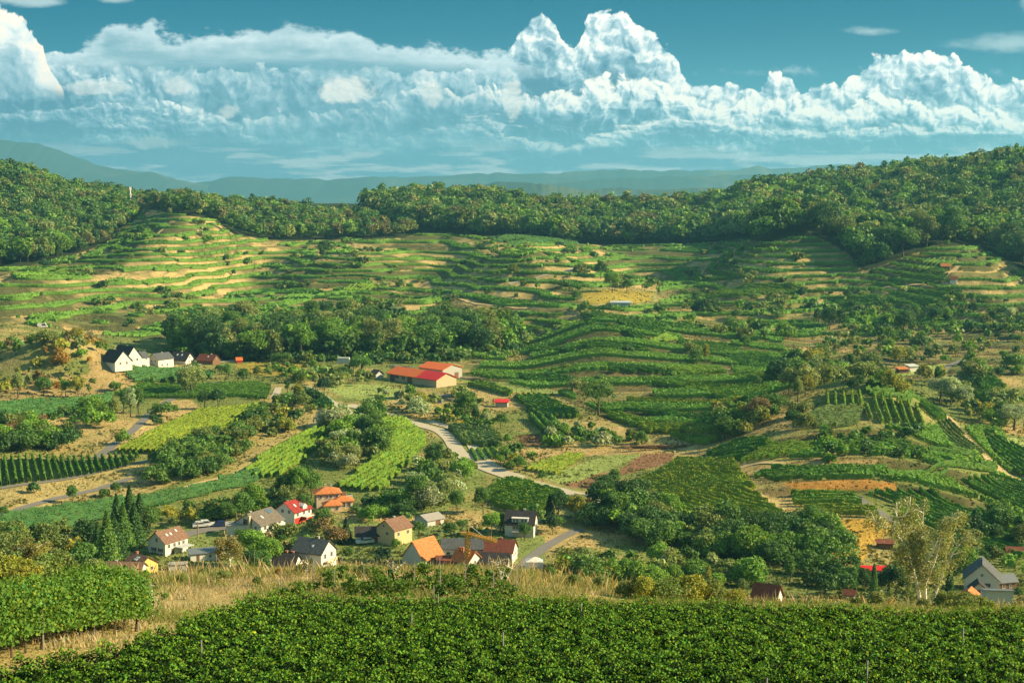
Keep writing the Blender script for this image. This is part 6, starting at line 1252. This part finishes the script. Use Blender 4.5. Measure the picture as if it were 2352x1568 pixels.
# ------------------------------------------------------------------ near vineyard, dry grass, birches
def near_rows():
    ang = radians(-4.5); d = np.array([cos(ang), sin(ang)]); nr = np.array([-d[1], d[0]])
    for k in range(24):
        Yc = 33.0 + 1.77 * k; rng = R(700 + k)
        xl = -(0.40 * Yc + 5); xr = 0.40 * Yc + 4
        tt0 = np.arange(xl, xr, .25); q0 = tt0[:, None] * d + np.array([0, Yc]); uu, vv = proj(q0[:, 0], q0[:, 1], hz(q0[:, 0], q0[:, 1]) + 1.75)
        okk = vv > np.interp(uu, [-300, 0, 200, 340, 450, 560, 760, 1000, 1400, 1800, 2200, 2400], [1535, 1510, 1470, 1432, 1396, 1366, 1352, 1354, 1374, 1382, 1396, 1402])
        if okk.sum() < 30: continue
        xl = tt0[okk].min() + rng.uniform(0, 1); xr = tt0[okk].max()
        n = int((xr - xl) / .5); t = np.linspace(xl, xr, n); X = t[:, None] * d + np.array([0, Yc]); P = np.concatenate([X, hz(X[:, 0], X[:, 1])[:, None]], 1)
        V1, F1, T1 = hedge_rows([P], .34, 1.28, rng, 0, .1, (0.04, 0.09, 0.014), .1)
        L = xr - xl; m = int(L * (1000 if Yc < 50 else (760 if Yc < 62 else 600))); s = rng.uniform(0, L, m)
        plant = s / 1.15 + k * .37; ph = plant - np.floor(plant) - .5; pid = np.floor(plant)
        hh = 1.66 + .16 * hash2(pid, pid * 0 + k, 4) + .09 * np.cos(ph * 2 * pi); wd = .26 + .14 * hash2(pid, pid * 0 + k, 9) + .15 * np.cos(ph * 2 * pi)
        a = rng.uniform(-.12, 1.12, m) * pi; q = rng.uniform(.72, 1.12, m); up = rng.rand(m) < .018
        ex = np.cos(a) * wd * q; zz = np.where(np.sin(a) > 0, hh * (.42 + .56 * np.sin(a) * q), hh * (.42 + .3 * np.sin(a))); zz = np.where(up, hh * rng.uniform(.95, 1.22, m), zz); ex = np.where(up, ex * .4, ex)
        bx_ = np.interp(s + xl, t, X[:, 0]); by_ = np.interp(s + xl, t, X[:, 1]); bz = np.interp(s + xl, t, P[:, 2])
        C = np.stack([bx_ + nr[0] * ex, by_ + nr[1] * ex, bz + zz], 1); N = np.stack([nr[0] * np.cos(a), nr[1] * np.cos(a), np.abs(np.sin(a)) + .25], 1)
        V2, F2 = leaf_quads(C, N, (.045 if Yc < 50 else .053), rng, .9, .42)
        tt = tints(rng, m, .30, .18); young = (zz > hh * (.955 - .05 * rng.rand(m))); tt = tt * np.where(young[:, None], np.array([2.6, 2.1, 1.3]), .40); base = np.array((0.050, 0.125, 0.019)); yel = rng.rand(m) < .012; tt[yel] *= np.array([2.8, 1.7, 1.0])  # lighter young tips, plus painted sun on tops and shade on row sides
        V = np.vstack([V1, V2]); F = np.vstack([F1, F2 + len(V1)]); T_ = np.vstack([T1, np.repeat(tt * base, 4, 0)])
        o = bpy.data.objects.new('grapevine_row', None); COL.objects.link(o); o.location = (0, Yc, float(hz(0, Yc))); o['category'] = 'vine row'; o['group'] = 'rows of the near vineyard'
        o['label'] = '%s row from the bottom in the broad near vineyard' % ordw(k)
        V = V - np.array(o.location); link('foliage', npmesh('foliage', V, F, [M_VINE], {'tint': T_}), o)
        for j in range(1 if k % 2 else 0):
            xx = rng.uniform(xl + 1, xr - 1); p = d * xx + np.array([0, Yc]); z = float(hz(p[0], p[1])); q = np.array([p[0], p[1], z]) - np.array(o.location)
            part('stake', o, tube([q, q + np.array([0, 0, 2.15 + rng.rand() * .2])], [.035, .035], 5), M_POST)
near_rows()
def tall_rows():
    for k in range(4):
        rng = R(900 + k); a = np.array(pick(20, 1512 - k * 16, 30, 90)[:2]); b = np.array(pick(338 - k * 14, 1446 - k * 13, 30, 100)[:2]); d = (b - a) / np.linalg.norm(b - a); a = a - d * 10; L = np.linalg.norm(b - a); nr = np.array([-d[1], d[0]])
        m = int(L * (900 if k == 0 else 520)); s = rng.uniform(0, L, m); plant = s / 1.2; pid = np.floor(plant); ph = plant - pid - .5
        hh = 2.05 + .75 * hash2(pid, pid * 0 + k, 4); zz = rng.uniform(.24, 1.0, m) ** .85 * hh * (1 + .06 * np.cos(ph * 6)); wd = .38 * (0.7 + .5 * np.cos(ph * 2 * pi)) * (1.15 - .3 * zz / hh) + .12
        ex = np.clip(rng.normal(size=m), -1.6, 1.6) * wd; bxy = a + d * s[:, None] + d * (rng.normal(size=m) * .12)[:, None]
        C = np.concatenate([bxy + nr * ex[:, None], (hz(bxy[:, 0], bxy[:, 1]) + zz)[:, None]], 1); N = np.stack([nr[0] * np.sign(ex), nr[1] * np.sign(ex), np.full(m, .6)], 1)
        V, F = leaf_quads(C, N, .075, rng, .9, .4); tt = tints(rng, m, .28, .16); yl = rng.rand(m) < .05; tt[yl] *= np.array([2.4, 1.5, 1.0])
        o = bpy.data.objects.new('grapevine_row', None); COL.objects.link(o); z0 = float(hz(a[0], a[1])); o.location = (a[0], a[1], z0); o['category'] = 'vine row'; o['group'] = 'tall trellised vines at the left'
        o['label'] = ['nearest tall trellised vine row at the left, its trunks and stakes showing', 'second tall trellised vine row at the left, just behind the nearest', 'third tall trellised vine row at the left', 'rearmost tall trellised vine row at the left beside the sunflowers'][k]
        link('foliage', npmesh('foliage', V - np.array([a[0], a[1], z0]), F, [M_VINE], {'tint': np.repeat(tt * np.array((0.10, 0.205, 0.030)), 4, 0)}), o)
        for j in range(int(L / (1.2 if k == 0 else 2.4))):
            p = a + d * (j * (1.2 if k == 0 else 2.4) + .6); z = float(hz(p[0], p[1])); q = np.array([p[0] - a[0], p[1] - a[1], z - z0]); part('trunk', o, tube([q - [0, 0, .1], q + [rng.normal() * .05, 0, .5], q + [rng.normal() * .08, 0, 1.1]], [.05, .04, .03], 5), M_BARK)
            if j % 4 == 2: part('stake', o, tube([q + [.15, 0, -.1], q + [.15, 0, 2.3]], [.045, .045], 5), M_POST)
tall_rows()
def straggly():
    for k in range(3):
        rng = R(950 + k); Yc = 90 + k * 4.0; V_, F_, T_, o_ = [], [], [], 0; xs = np.arange(-15 + k * 1.5, 2 - k, 1.15); cs = []
        for x in xs:
            if rng.rand() < .22: continue
            h = rng.uniform(.6, 1.6); n = int(150 * h); C = np.stack([x + rng.normal(size=n) * .26, Yc + rng.normal(size=n) * .2, rng.uniform(.25, 1, n) * h], 1); C[:, 2] += hz(C[:, 0], C[:, 1]); cs.append(C)
        C = np.vstack(cs); V, F = leaf_quads(C, np.tile([0, -.3, .8], (len(C), 1)), .10, rng, .9, .3)
        o = bpy.data.objects.new('grapevine_row', None); COL.objects.link(o); z0 = float(hz(0, Yc)); o.location = (0, Yc, z0); o['category'] = 'vine row'; o['group'] = 'straggly young vines on the bank'
        o['label'] = '%s straggly young vine row on the grassy edge behind the near vineyard' % ['lowest', 'middle', 'highest'][k]
        link('foliage', npmesh('foliage', V - np.array([0, Yc, z0]), F, [M_VINE], {'tint': np.repeat(tints(rng, len(C), .25, .15) * np.array((0.10, 0.19, 0.03)), 4, 0)}), o)
        for x in xs[::3]: q = np.array([x, 0, float(hz(x, Yc)) - z0]); part('stake', o, tube([q, q + [0, 0, 2.0]], [.035, .035], 5), M_POST)
straggly()
def blades(n, sel, hlo, hhi, col, seed, name, label, width=.02):
    rng = R(seed); Y = rng.uniform(36, 118, n * 4); a = rng.uniform(-.44, .44, n * 4); X = Y * a; k = sel(X, Y); X, Y = X[k][:n], Y[k][:n]; n = len(X)
    g = fbm(X / 4, Y / 3, seed, 3); h = (hlo + (hhi - hlo) * rng.rand(n)) * (.5 + g); z = hz(X, Y); th = rng.uniform(0, pi, n); w = width * rng.uniform(.6, 1.6, n); lean = rng.normal(size=(n, 2)) * .28 * h[:, None]
    cx, cy = np.cos(th) * w, np.sin(th) * w
    V = np.stack([np.stack([X - cx, Y - cy, z - .03], 1), np.stack([X + cx, Y + cy, z - .03], 1), np.stack([X + cx * .7 + lean[:, 0] * .5, Y + cy * .7 + lean[:, 1] * .5, z + h * .6], 1), np.stack([X + lean[:, 0], Y + lean[:, 1], z + h], 1)], 1).reshape(-1, 3)
    t = tints(rng, n, .22, .08) * np.array(col) * (.8 + .4 * g[:, None])
    link(name, npmesh(name, V, np.arange(4 * n).reshape(n, 4), [M_LEAF], {'tint': np.repeat(t, 4, 0)}), kind='stuff', category='grass', label=label)
def behind(X, Y): return (Y > 77.5 - .079 * X) | ((X < -14.5) & (Y > 58) & (fbm(X / 2, Y / 2, 2) > .45))
blades(70000, lambda X, Y: behind(X, Y) & (fbm(X / 7, Y / 5, 44, 3) > .40), .15, .45, (0.38, 0.33, 0.20), 60, 'dry_grass', 'tall straw coloured grass along the edge behind the near vineyard')
blades(85000, lambda X, Y: behind(X, Y) & (fbm(X / 7, Y / 5, 45, 3) > .47 - .12 * (Y > 88)), .2, .6, (0.19, 0.22, 0.06), 61, 'green_weeds', 'green weeds mixed in the dry grass along the vineyard edge')
blades(14000, lambda X, Y: (Y < 78), .1, .3, (0.14, 0.16, 0.05), 62, 'row_grass', 'short grass between the near vine rows')
blades(3000, lambda X, Y: (Y > 96) & (Y < 110), .7, 1.3, (0.42, 0.32, 0.18), 63, 'reed_grass', 'taller reed like stalks on the crest of the bank', .02)
def edge_plant(u, v, hpx, kind, col, Y=None):
    x, y, z = pick(u, v, 80, 120) if Y is None else (unproj(u, v, Y)[0], Y, 0)
    z = float(hz(x, y)); TREES2.append((float(x), float(y), z, hpx * y / FOC, kind, col, max(hpx, 55)))
TREES2 = []
for t in [(20, 1345, 82, 'thicket', 'yellow'), (95, 1345, 74, 'bush', 'olive'), (150, 1340, 70, 'bush', 'olive'), (215, 1338, 52, 'bush', 'pale'), (60, 1350, 56, 'bush', 'yellow'), (335, 1330, 22, 'bush', 'fresh'), (-30, 1345, 84, 'bush', 'olive'), (185, 1345, 44, 'bush', 'yellow'),
          (1440, 1372, 40, 'bush', 'olive'), (1478, 1378, 54, 'bush', 'yellow'), (1530, 1382, 62, 'thicket', 'olive'), (1590, 1386, 68, 'bush', 'yellow'), (1640, 1388, 58, 'bush', 'olive'), (1690, 1390, 40, 'bush', 'yellow'), (1265, 1325, 24, 'bush', 'mid'), (1150, 1305, 26, 'bush', 'olive'), (1180, 1310, 22, 'bush', 'pale'),
          (2170, 1402, 42, 'bush', 'olive'), (2215, 1404, 50, 'thicket', 'olive'), (2260, 1405, 36, 'bush', 'yellow'), (2120, 1400, 26, 'bush', 'olive'), (2010, 1398, 40, 'bush', 'pale'), (1970, 1396, 26, 'bush', 'olive'), (560, 1318, 26, 'bush', 'pale'), (420, 1340, 24, 'bush', 'olive'), (510, 1335, 28, 'bush', 'pale'), (590, 1345, 22, 'bush', 'olive'), (760, 1330, 26, 'bush', 'pale'), (830, 1325, 30, 'bush', 'olive'), (960, 1325, 24, 'bush', 'yellow'), (690, 1318, 22, 'bush', 'olive'), (380, 1375, 16, 'bush', 'fresh'), (1320, 1345, 26, 'bush', 'olive'), (1380, 1352, 30, 'bush', 'pale'), (470, 1322, 20, 'bush', 'olive'), (640, 1322, 18, 'bush', 'orange')]: edge_plant(*t)
for k, r in enumerate(TREES2): place_tree(r, 2000 + k)
def birch(u, v, Y, name, label, stems, nleaf, col, hang=1.0, spread=.9):
    x, z = unproj(u, v, Y); x = float(x); z = float(hz(x, Y)); k = Y / FOC; rng = R(int(u)); o = bpy.data.objects.new(name, None); COL.objects.link(o); o.location = (x, Y, z); o['label'] = label; o['category'] = 'tree'
    tips = []; tr_ = []; vz = (v if True else 0)
    for si, (pts, r0) in enumerate(stems):
        P = [Vector(((a - u) * k, dp, max((v - b) * k, -.3))) for a, b, dp in pts]; n = len(P); tr_.append(tube(P, [r0 * (1 - .75 * i / (n - 1)) for i in range(n)], 6))
        for i in range(n - 1):
            for j in range(5):
                t = rng.rand(); q = P[i].lerp(P[i + 1], t); hgt = q.z
                if hgt < 1.6 * hang: continue
                d = Vector((rng.normal(), rng.normal() * .9, abs(rng.normal()) * .9 + .25)).normalized(); ln = rng.uniform(.5, 1.35) * spread; e = q + d * ln; e2 = e + Vector((d.x * .5, d.y * .5, -.15)) * ln * .6
                tr_.append(tube([q, e, e2], [.032, .02, .01], 4)); tips += [(q.lerp(e, w_), w_) for w_ in (.5, .8)] + [(e, 1), (e.lerp(e2, .5), 1), (e2, 1), (e2, 1)]
    Vt, Ft = merge(tr_); link('trunk', npmesh('birch_trunk', Vt, Ft, [M_BIRCH], smooth=True), o)
    tp = np.array([tuple(t[0]) for t in tips]); idx = rng.randint(0, len(tp), nleaf); strand = rng.randint(0, 5, nleaf); off = np.stack([hash2(idx, strand, 1) - .5, hash2(idx, strand, 2) - .5], 1) * .75 * spread
    drop = rng.rand(nleaf) ** .8 * (.35 + .9 * hash2(idx, strand, 3)) * hang; C = np.stack([tp[idx, 0] + off[:, 0] + rng.normal(size=nleaf) * .07, tp[idx, 1] + off[:, 1] + rng.normal(size=nleaf) * .07, np.maximum(tp[idx, 2] + .15 - drop, .3)], 1)
    V, F = leaf_quads(C, np.tile([.3, -.6, .5], (nleaf, 1)), .058, rng, .8, .35); cr = link('crown', npmesh('birch_crown', V, F, [M_LEAF], {'tint': np.repeat(tints(rng, nleaf, .25, .14) * np.array(col), 4, 0)}), o)
birch(2118, 1392, 100, 'birch_tree', 'large loose birch with several white stems and yellow green hanging leaves', [
    ([(2118, 1400, 0), (2108, 1345, 0), (2094, 1290, .1), (2078, 1240, .2), (2062, 1195, .3), (2048, 1150, .3)], .15), ([(2104, 1330, 0), (2080, 1260, -.5), (2055, 1215, -.9), (2020, 1185, -1.2), (1985, 1172, -1.4)], .06),
    ([(2132, 1400, .6), (2130, 1340, .6), (2112, 1275, .8), (2120, 1215, .9), (2124, 1160, 1.0)], .12), ([(2130, 1335, .6), (2148, 1280, .4), (2158, 1225, .2), (2170, 1165, 0)], .09),
    ([(2150, 1400, 1.2), (2175, 1330, 1.4), (2205, 1265, 1.6), (2240, 1225, 1.8)], .09), ([(2112, 1300, 0), (2135, 1240, -.6), (2150, 1190, -.9), (2182, 1160, -1.0)], .06), ([(2094, 1290, .1), (2100, 1240, .7), (2098, 1190, 1.0), (2088, 1150, 1.2)], .06)], 19000, (0.28, 0.31, 0.12), .95, .85)
birch(528, 1336, 112, 'birch_tree', 'small white stemmed birch with thin pale crown left of the village', [([(528, 1342, 0), (529, 1310, 0), (527, 1280, 0), (522, 1252, .1)], .10), ([(529, 1312, 0), (538, 1285, .2), (546, 1262, .3)], .06), ([(528, 1300, 0), (518, 1275, -.3), (512, 1258, -.4)], .05)], 3800, (0.24, 0.22, 0.075), .8, .8)
birch(70, 1350, 96, 'birch_tree', 'small birch rising from the bushes in the left corner', [([(70, 1352, 0), (72, 1310, 0), (78, 1280, 0), (84, 1262, .1)], .07), ([(72, 1312, 0), (60, 1285, .2), (52, 1268, .3)], .05)], 3000, (0.20, 0.19, 0.06), .7, .7)
birch(705, 1335, 100, 'sapling', 'thin bare pale sapling in the dry grass behind the near vines', [([(705, 1338, 0), (706, 1312, 0), (708, 1288, 0)], .03), ([(705, 1320, 0), (698, 1300, .2)], .02)], 250, (0.20, 0.19, 0.08), .35, .5)
birch(902, 1340, 98, 'sapling', 'leafless pale sapling near the middle of the grassy edge', [([(902, 1342, 0), (905, 1312, 0), (900, 1290, 0)], .03), ([(903, 1320, 0), (915, 1300, .2)], .02)], 200, (0.20, 0.19, 0.08), .35, .5)
birch(1155, 1352, 96, 'sapling', 'forked bare white sapling right of the straggly vines', [([(1155, 1360, 0), (1150, 1320, 0), (1143, 1285, 0)], .045), ([(1155, 1350, 0), (1170, 1318, .2), (1178, 1300, .2)], .03), ([(1152, 1335, 0), (1160, 1300, .2)], .025)], 200, (0.20, 0.19, 0.08), .35, .5)
M_PETAL = mat_plain('sunflower_petal', (0.80, 0.50, 0.02), 0.7, 0.1, 9.0); M_SEED = mat_plain('sunflower_seed', (0.10, 0.05, 0.02), 0.9, 0.2, 9.0); M_STEM = mat_plain('green_stem', (0.10, 0.15, 0.04), 0.8, 0.1, 4.0)
for (u, v, r, lab) in [(305, 1322, .26, 'upper sunflower facing out over the village roofs'), (309, 1331, .25, 'lower sunflower with brown centre in front of the chalet'), (302, 1334, .16, 'smallest sunflower, lowest left of the three blooms')]:
    Y = 72.0; x, z = unproj(u, v, Y); x, z = float(x), float(z); zg = float(hz(x, Y)); o = bpy.data.objects.new('sunflower', None); COL.objects.link(o); o.location = (x, Y, zg); o['category'] = 'sunflower'; o['label'] = lab; hh = z - zg
    part('stem', o, tube([(0, .1, 0), (.03, .1, hh * .6), (0, .05, hh)], [.03, .025, .02], 5), M_STEM); V = []; F = []
    for k in range(18):
        a = 2 * pi * k / 18; b = len(V); c, s = cos(a), sin(a); V += [(c * r * .4 - s * .04, -.02, hh + s * r * .4 + c * .04), (c * r * .4 + s * .04, -.02, hh + s * r * .4 - c * .04), (c * r * .8 + s * .05, -.05, hh + s * r * .8 - c * .05), (c * r * 1.05, -.03, hh + s * r * 1.05)]; F.append((b, b + 1, b + 2, b + 3))
    part('petals', o, (np.array(V), np.array(F)), M_PETAL); part('seed_head', o, tube([(0, 0, hh), (0, -.05, hh)], [r * .45, r * .4], 12), M_SEED); V, F = tube([(0, -.052, hh), (0, -.054, hh)], [r * .40, .001], 12); part('disc', o, (V, F), M_SEED)
    rng = R(int(u)); C = np.stack([rng.normal(size=24) * .12, rng.normal(size=24) * .1, rng.uniform(.2, .85, 24) * hh], 1); V, F = leaf_quads(C, np.tile([0, -.5, .7], (24, 1)), .11, rng); link('leaves', npmesh('leaves', V, F, [M_LEAF], {'tint': np.full((96, 3), .1) * [1, 1.6, .3]}), o)
x, y, z = pick(346, 1360, 60, 110); link('cut_log', npmesh('cut_log', *tube([(-.7, .3, .3), (.4, -.2, .35)], [.22, .2], 10), [M_TAN]), None, (x, y, z), category='log', label='cut log lying beside the end of the tall vines')
for (u, v, lab) in [(350, 1420, 'thin pale stake standing alone in the dry grass corner'), (335, 1400, 'white post at the end of the nearest tall vine row')]:
    x, y, z = pick(u, v, 50, 100); link('stake', npmesh('stake', *tube([(0, 0, -.1), (0, 0, 1.6)], [.04, .04], 6), [M_STEEL]), None, (x, y, z), category='stake', label=lab)
# ------------------------------------------------------------------ labels that single out each tree and shrub
LM = [(386, 1240, 'the shuttered white house'), (290, 1310, 'the sunflower chalet'), (590, 1205, 'the solar panel house'), (674, 1180, 'the crimson roofed house'), (752, 1140, 'the orange villa'), (722, 1280, 'the slate grey house'), (648, 1305, 'the blackish chalet'), (906, 1225, 'the beige house'),
      (986, 1190, 'the grey orchard shed'), (972, 1270, 'the orange roofed barn'), (1075, 1250, 'the yellow crane'), (1148, 1260, 'the red brown farmhouse'), (1197, 1205, 'the wide dormer house'), (2254, 1320, 'the steep roofed house'), (1930, 1222, 'the orange meadow hut'), (2010, 1310, 'the red garden house'), (2331, 1265, 'the dark red shed'),
      (280, 815, 'the black roofed pair'), (370, 825, 'the pool house'), (450, 825, 'the last row houses'), (549, 825, 'the red wood shed'), (968, 865, 'the long red barn'), (789, 828, 'the white container'), (1153, 925, 'the little red hut'), (2094, 845, 'the white garden hut'), (1375, 960, 'the big lone walnut'), (300, 480, 'the radio mast'),
      (1425, 690, 'the white greenhouse'), (2172, 612, 'the ridge hut'), (547, 568, 'the left spur hut'), (150, 850, 'the brown knoll'), (60, 1010, 'the left bushy bank'), (450, 1060, 'the slanting bushy bank'), (330, 960, 'the asphalt lane'), (430, 990, 'the yellow green field'), (170, 1140, 'the lower left lane'), (200, 1190, 'the curving green strip'), (640, 960, 'the brown grassy slope'), (800, 950, 'the concrete track end'),
      (1050, 1010, 'the road bend'), (1240, 1110, 'the straight road stretch'), (900, 1080, 'the fanned vine plot'), (1000, 1140, 'the mown meadow'), (1250, 935, 'the striped barn field'), (1240, 1010, 'the ploughed square'), (1500, 1060, 'the ploughed strip'), (1560, 985, 'the lowest terraces'), (1600, 900, 'the shaded terraces'), (1600, 850, 'the oval field'), (1430, 745, 'the ridge field'), (1640, 1130, 'the great sloping field'),
      (1450, 1200, 'the dark wooded bank'), (1700, 1250, 'the shaded hollow'), (1550, 1330, 'the lower bush belt'), (1850, 1240, 'the meadow rim'), (2120, 1300, 'the big birch'), (1930, 920, 'the mound top rows'), (2060, 960, 'the mound front rows'), (1820, 960, 'the netted field'), (2000, 1050, 'the dark steps'), (2200, 1010, 'the dirt track'), (2310, 1050, 'the right edge field'), (2200, 920, 'the silver willows'), (2250, 880, 'the curved track field'), (1850, 900, 'the pale tall tree'),
      (2060, 830, 'the yellow plane tree'), (1900, 810, 'the dry clearing'), (1750, 850, 'the orchard patch'), (2000, 760, 'the middle orchard'), (2150, 760, 'the right orchard'), (2300, 780, 'the far right orchard'), (1650, 720, 'the ravine mouth'), (1800, 720, 'the right spur foot'), (1420, 680, 'the sunny clearing'), (1250, 650, 'the central spur'), (1830, 600, 'the right spur'), (2150, 640, 'the right ridge'), (2250, 700, 'the right wood foot'), (1000, 600, 'the middle far terraces'), (1100, 520, 'the far middle wood'),
      (1450, 500, 'the skyline wood'), (1750, 500, 'the ravine wood'), (2000, 500, 'the right hill wood'), (2250, 450, 'the right hill top'), (700, 560, 'the far hollow'), (600, 480, 'the low skyline ridge'), (400, 500, 'the terraced spur top'), (400, 600, 'the terraced spur'), (100, 480, 'the left hill wood'), (200, 650, 'the left terraces'), (120, 740, 'the lower left terraces'), (600, 700, 'the long terrace track'), (900, 680, 'the central terraces'), (480, 780, 'the middle wood left'), (700, 780, 'the middle wood'), (900, 790, 'the middle wood core'), (1100, 790, 'the middle wood end'),
      (1100, 700, 'the terraces over the wood'), (860, 920, 'the green meadow'), (1060, 950, 'the yellow garden'), (60, 1300, 'the left corner bushes'), (560, 900, 'the dark knoll field'), (700, 900, 'the small dark field'), (1200, 860, 'the shaded bank'), (1290, 1330, 'the white tent'), (1600, 1370, 'the vineyard edge bushes'), (2200, 1395, 'the birch foot'), (500, 1325, 'the grassy edge'), (1440, 640, 'the deep ravine'), (1640, 600, 'the ravine slope')]
used = {}
for o, desc, grp, hz2 in PENDING:
    x, y, z = o.location; u, v = proj(x, y, z + hz2); u, v = float(u), float(v)
    L = min(LM, key=lambda l: ((l[0] - u) ** 2 + ((l[1] - v) * 1.3) ** 2)); used.setdefault((desc, L[2]), []).append((u, v, o, grp))
for (desc, lm), it in used.items():
    it.sort(key=lambda q: q[0])
    for k, (u, v, o, grp) in enumerate(it):
        lx, ly = [(l[0], l[1]) for l in LM if l[2] == lm][0]
        rel = 'near'
        if len(it) == 1:
            rel = 'above' if v < ly - 12 and abs(u - lx) < abs(v - ly) else ('below' if v > ly + 12 and abs(u - lx) < abs(v - ly) else ('left of' if u < lx else 'right of')); o['label'] = '%s %s %s' % (desc, rel, lm)
        elif len(it) == 2: o['label'] = '%s, %s of two near %s' % (desc, ['left', 'right'][k], lm)
        else: o['label'] = '%s, %s from left of those near %s' % (desc, ordw(k), lm)
        o['group'] = grp
build_ground()
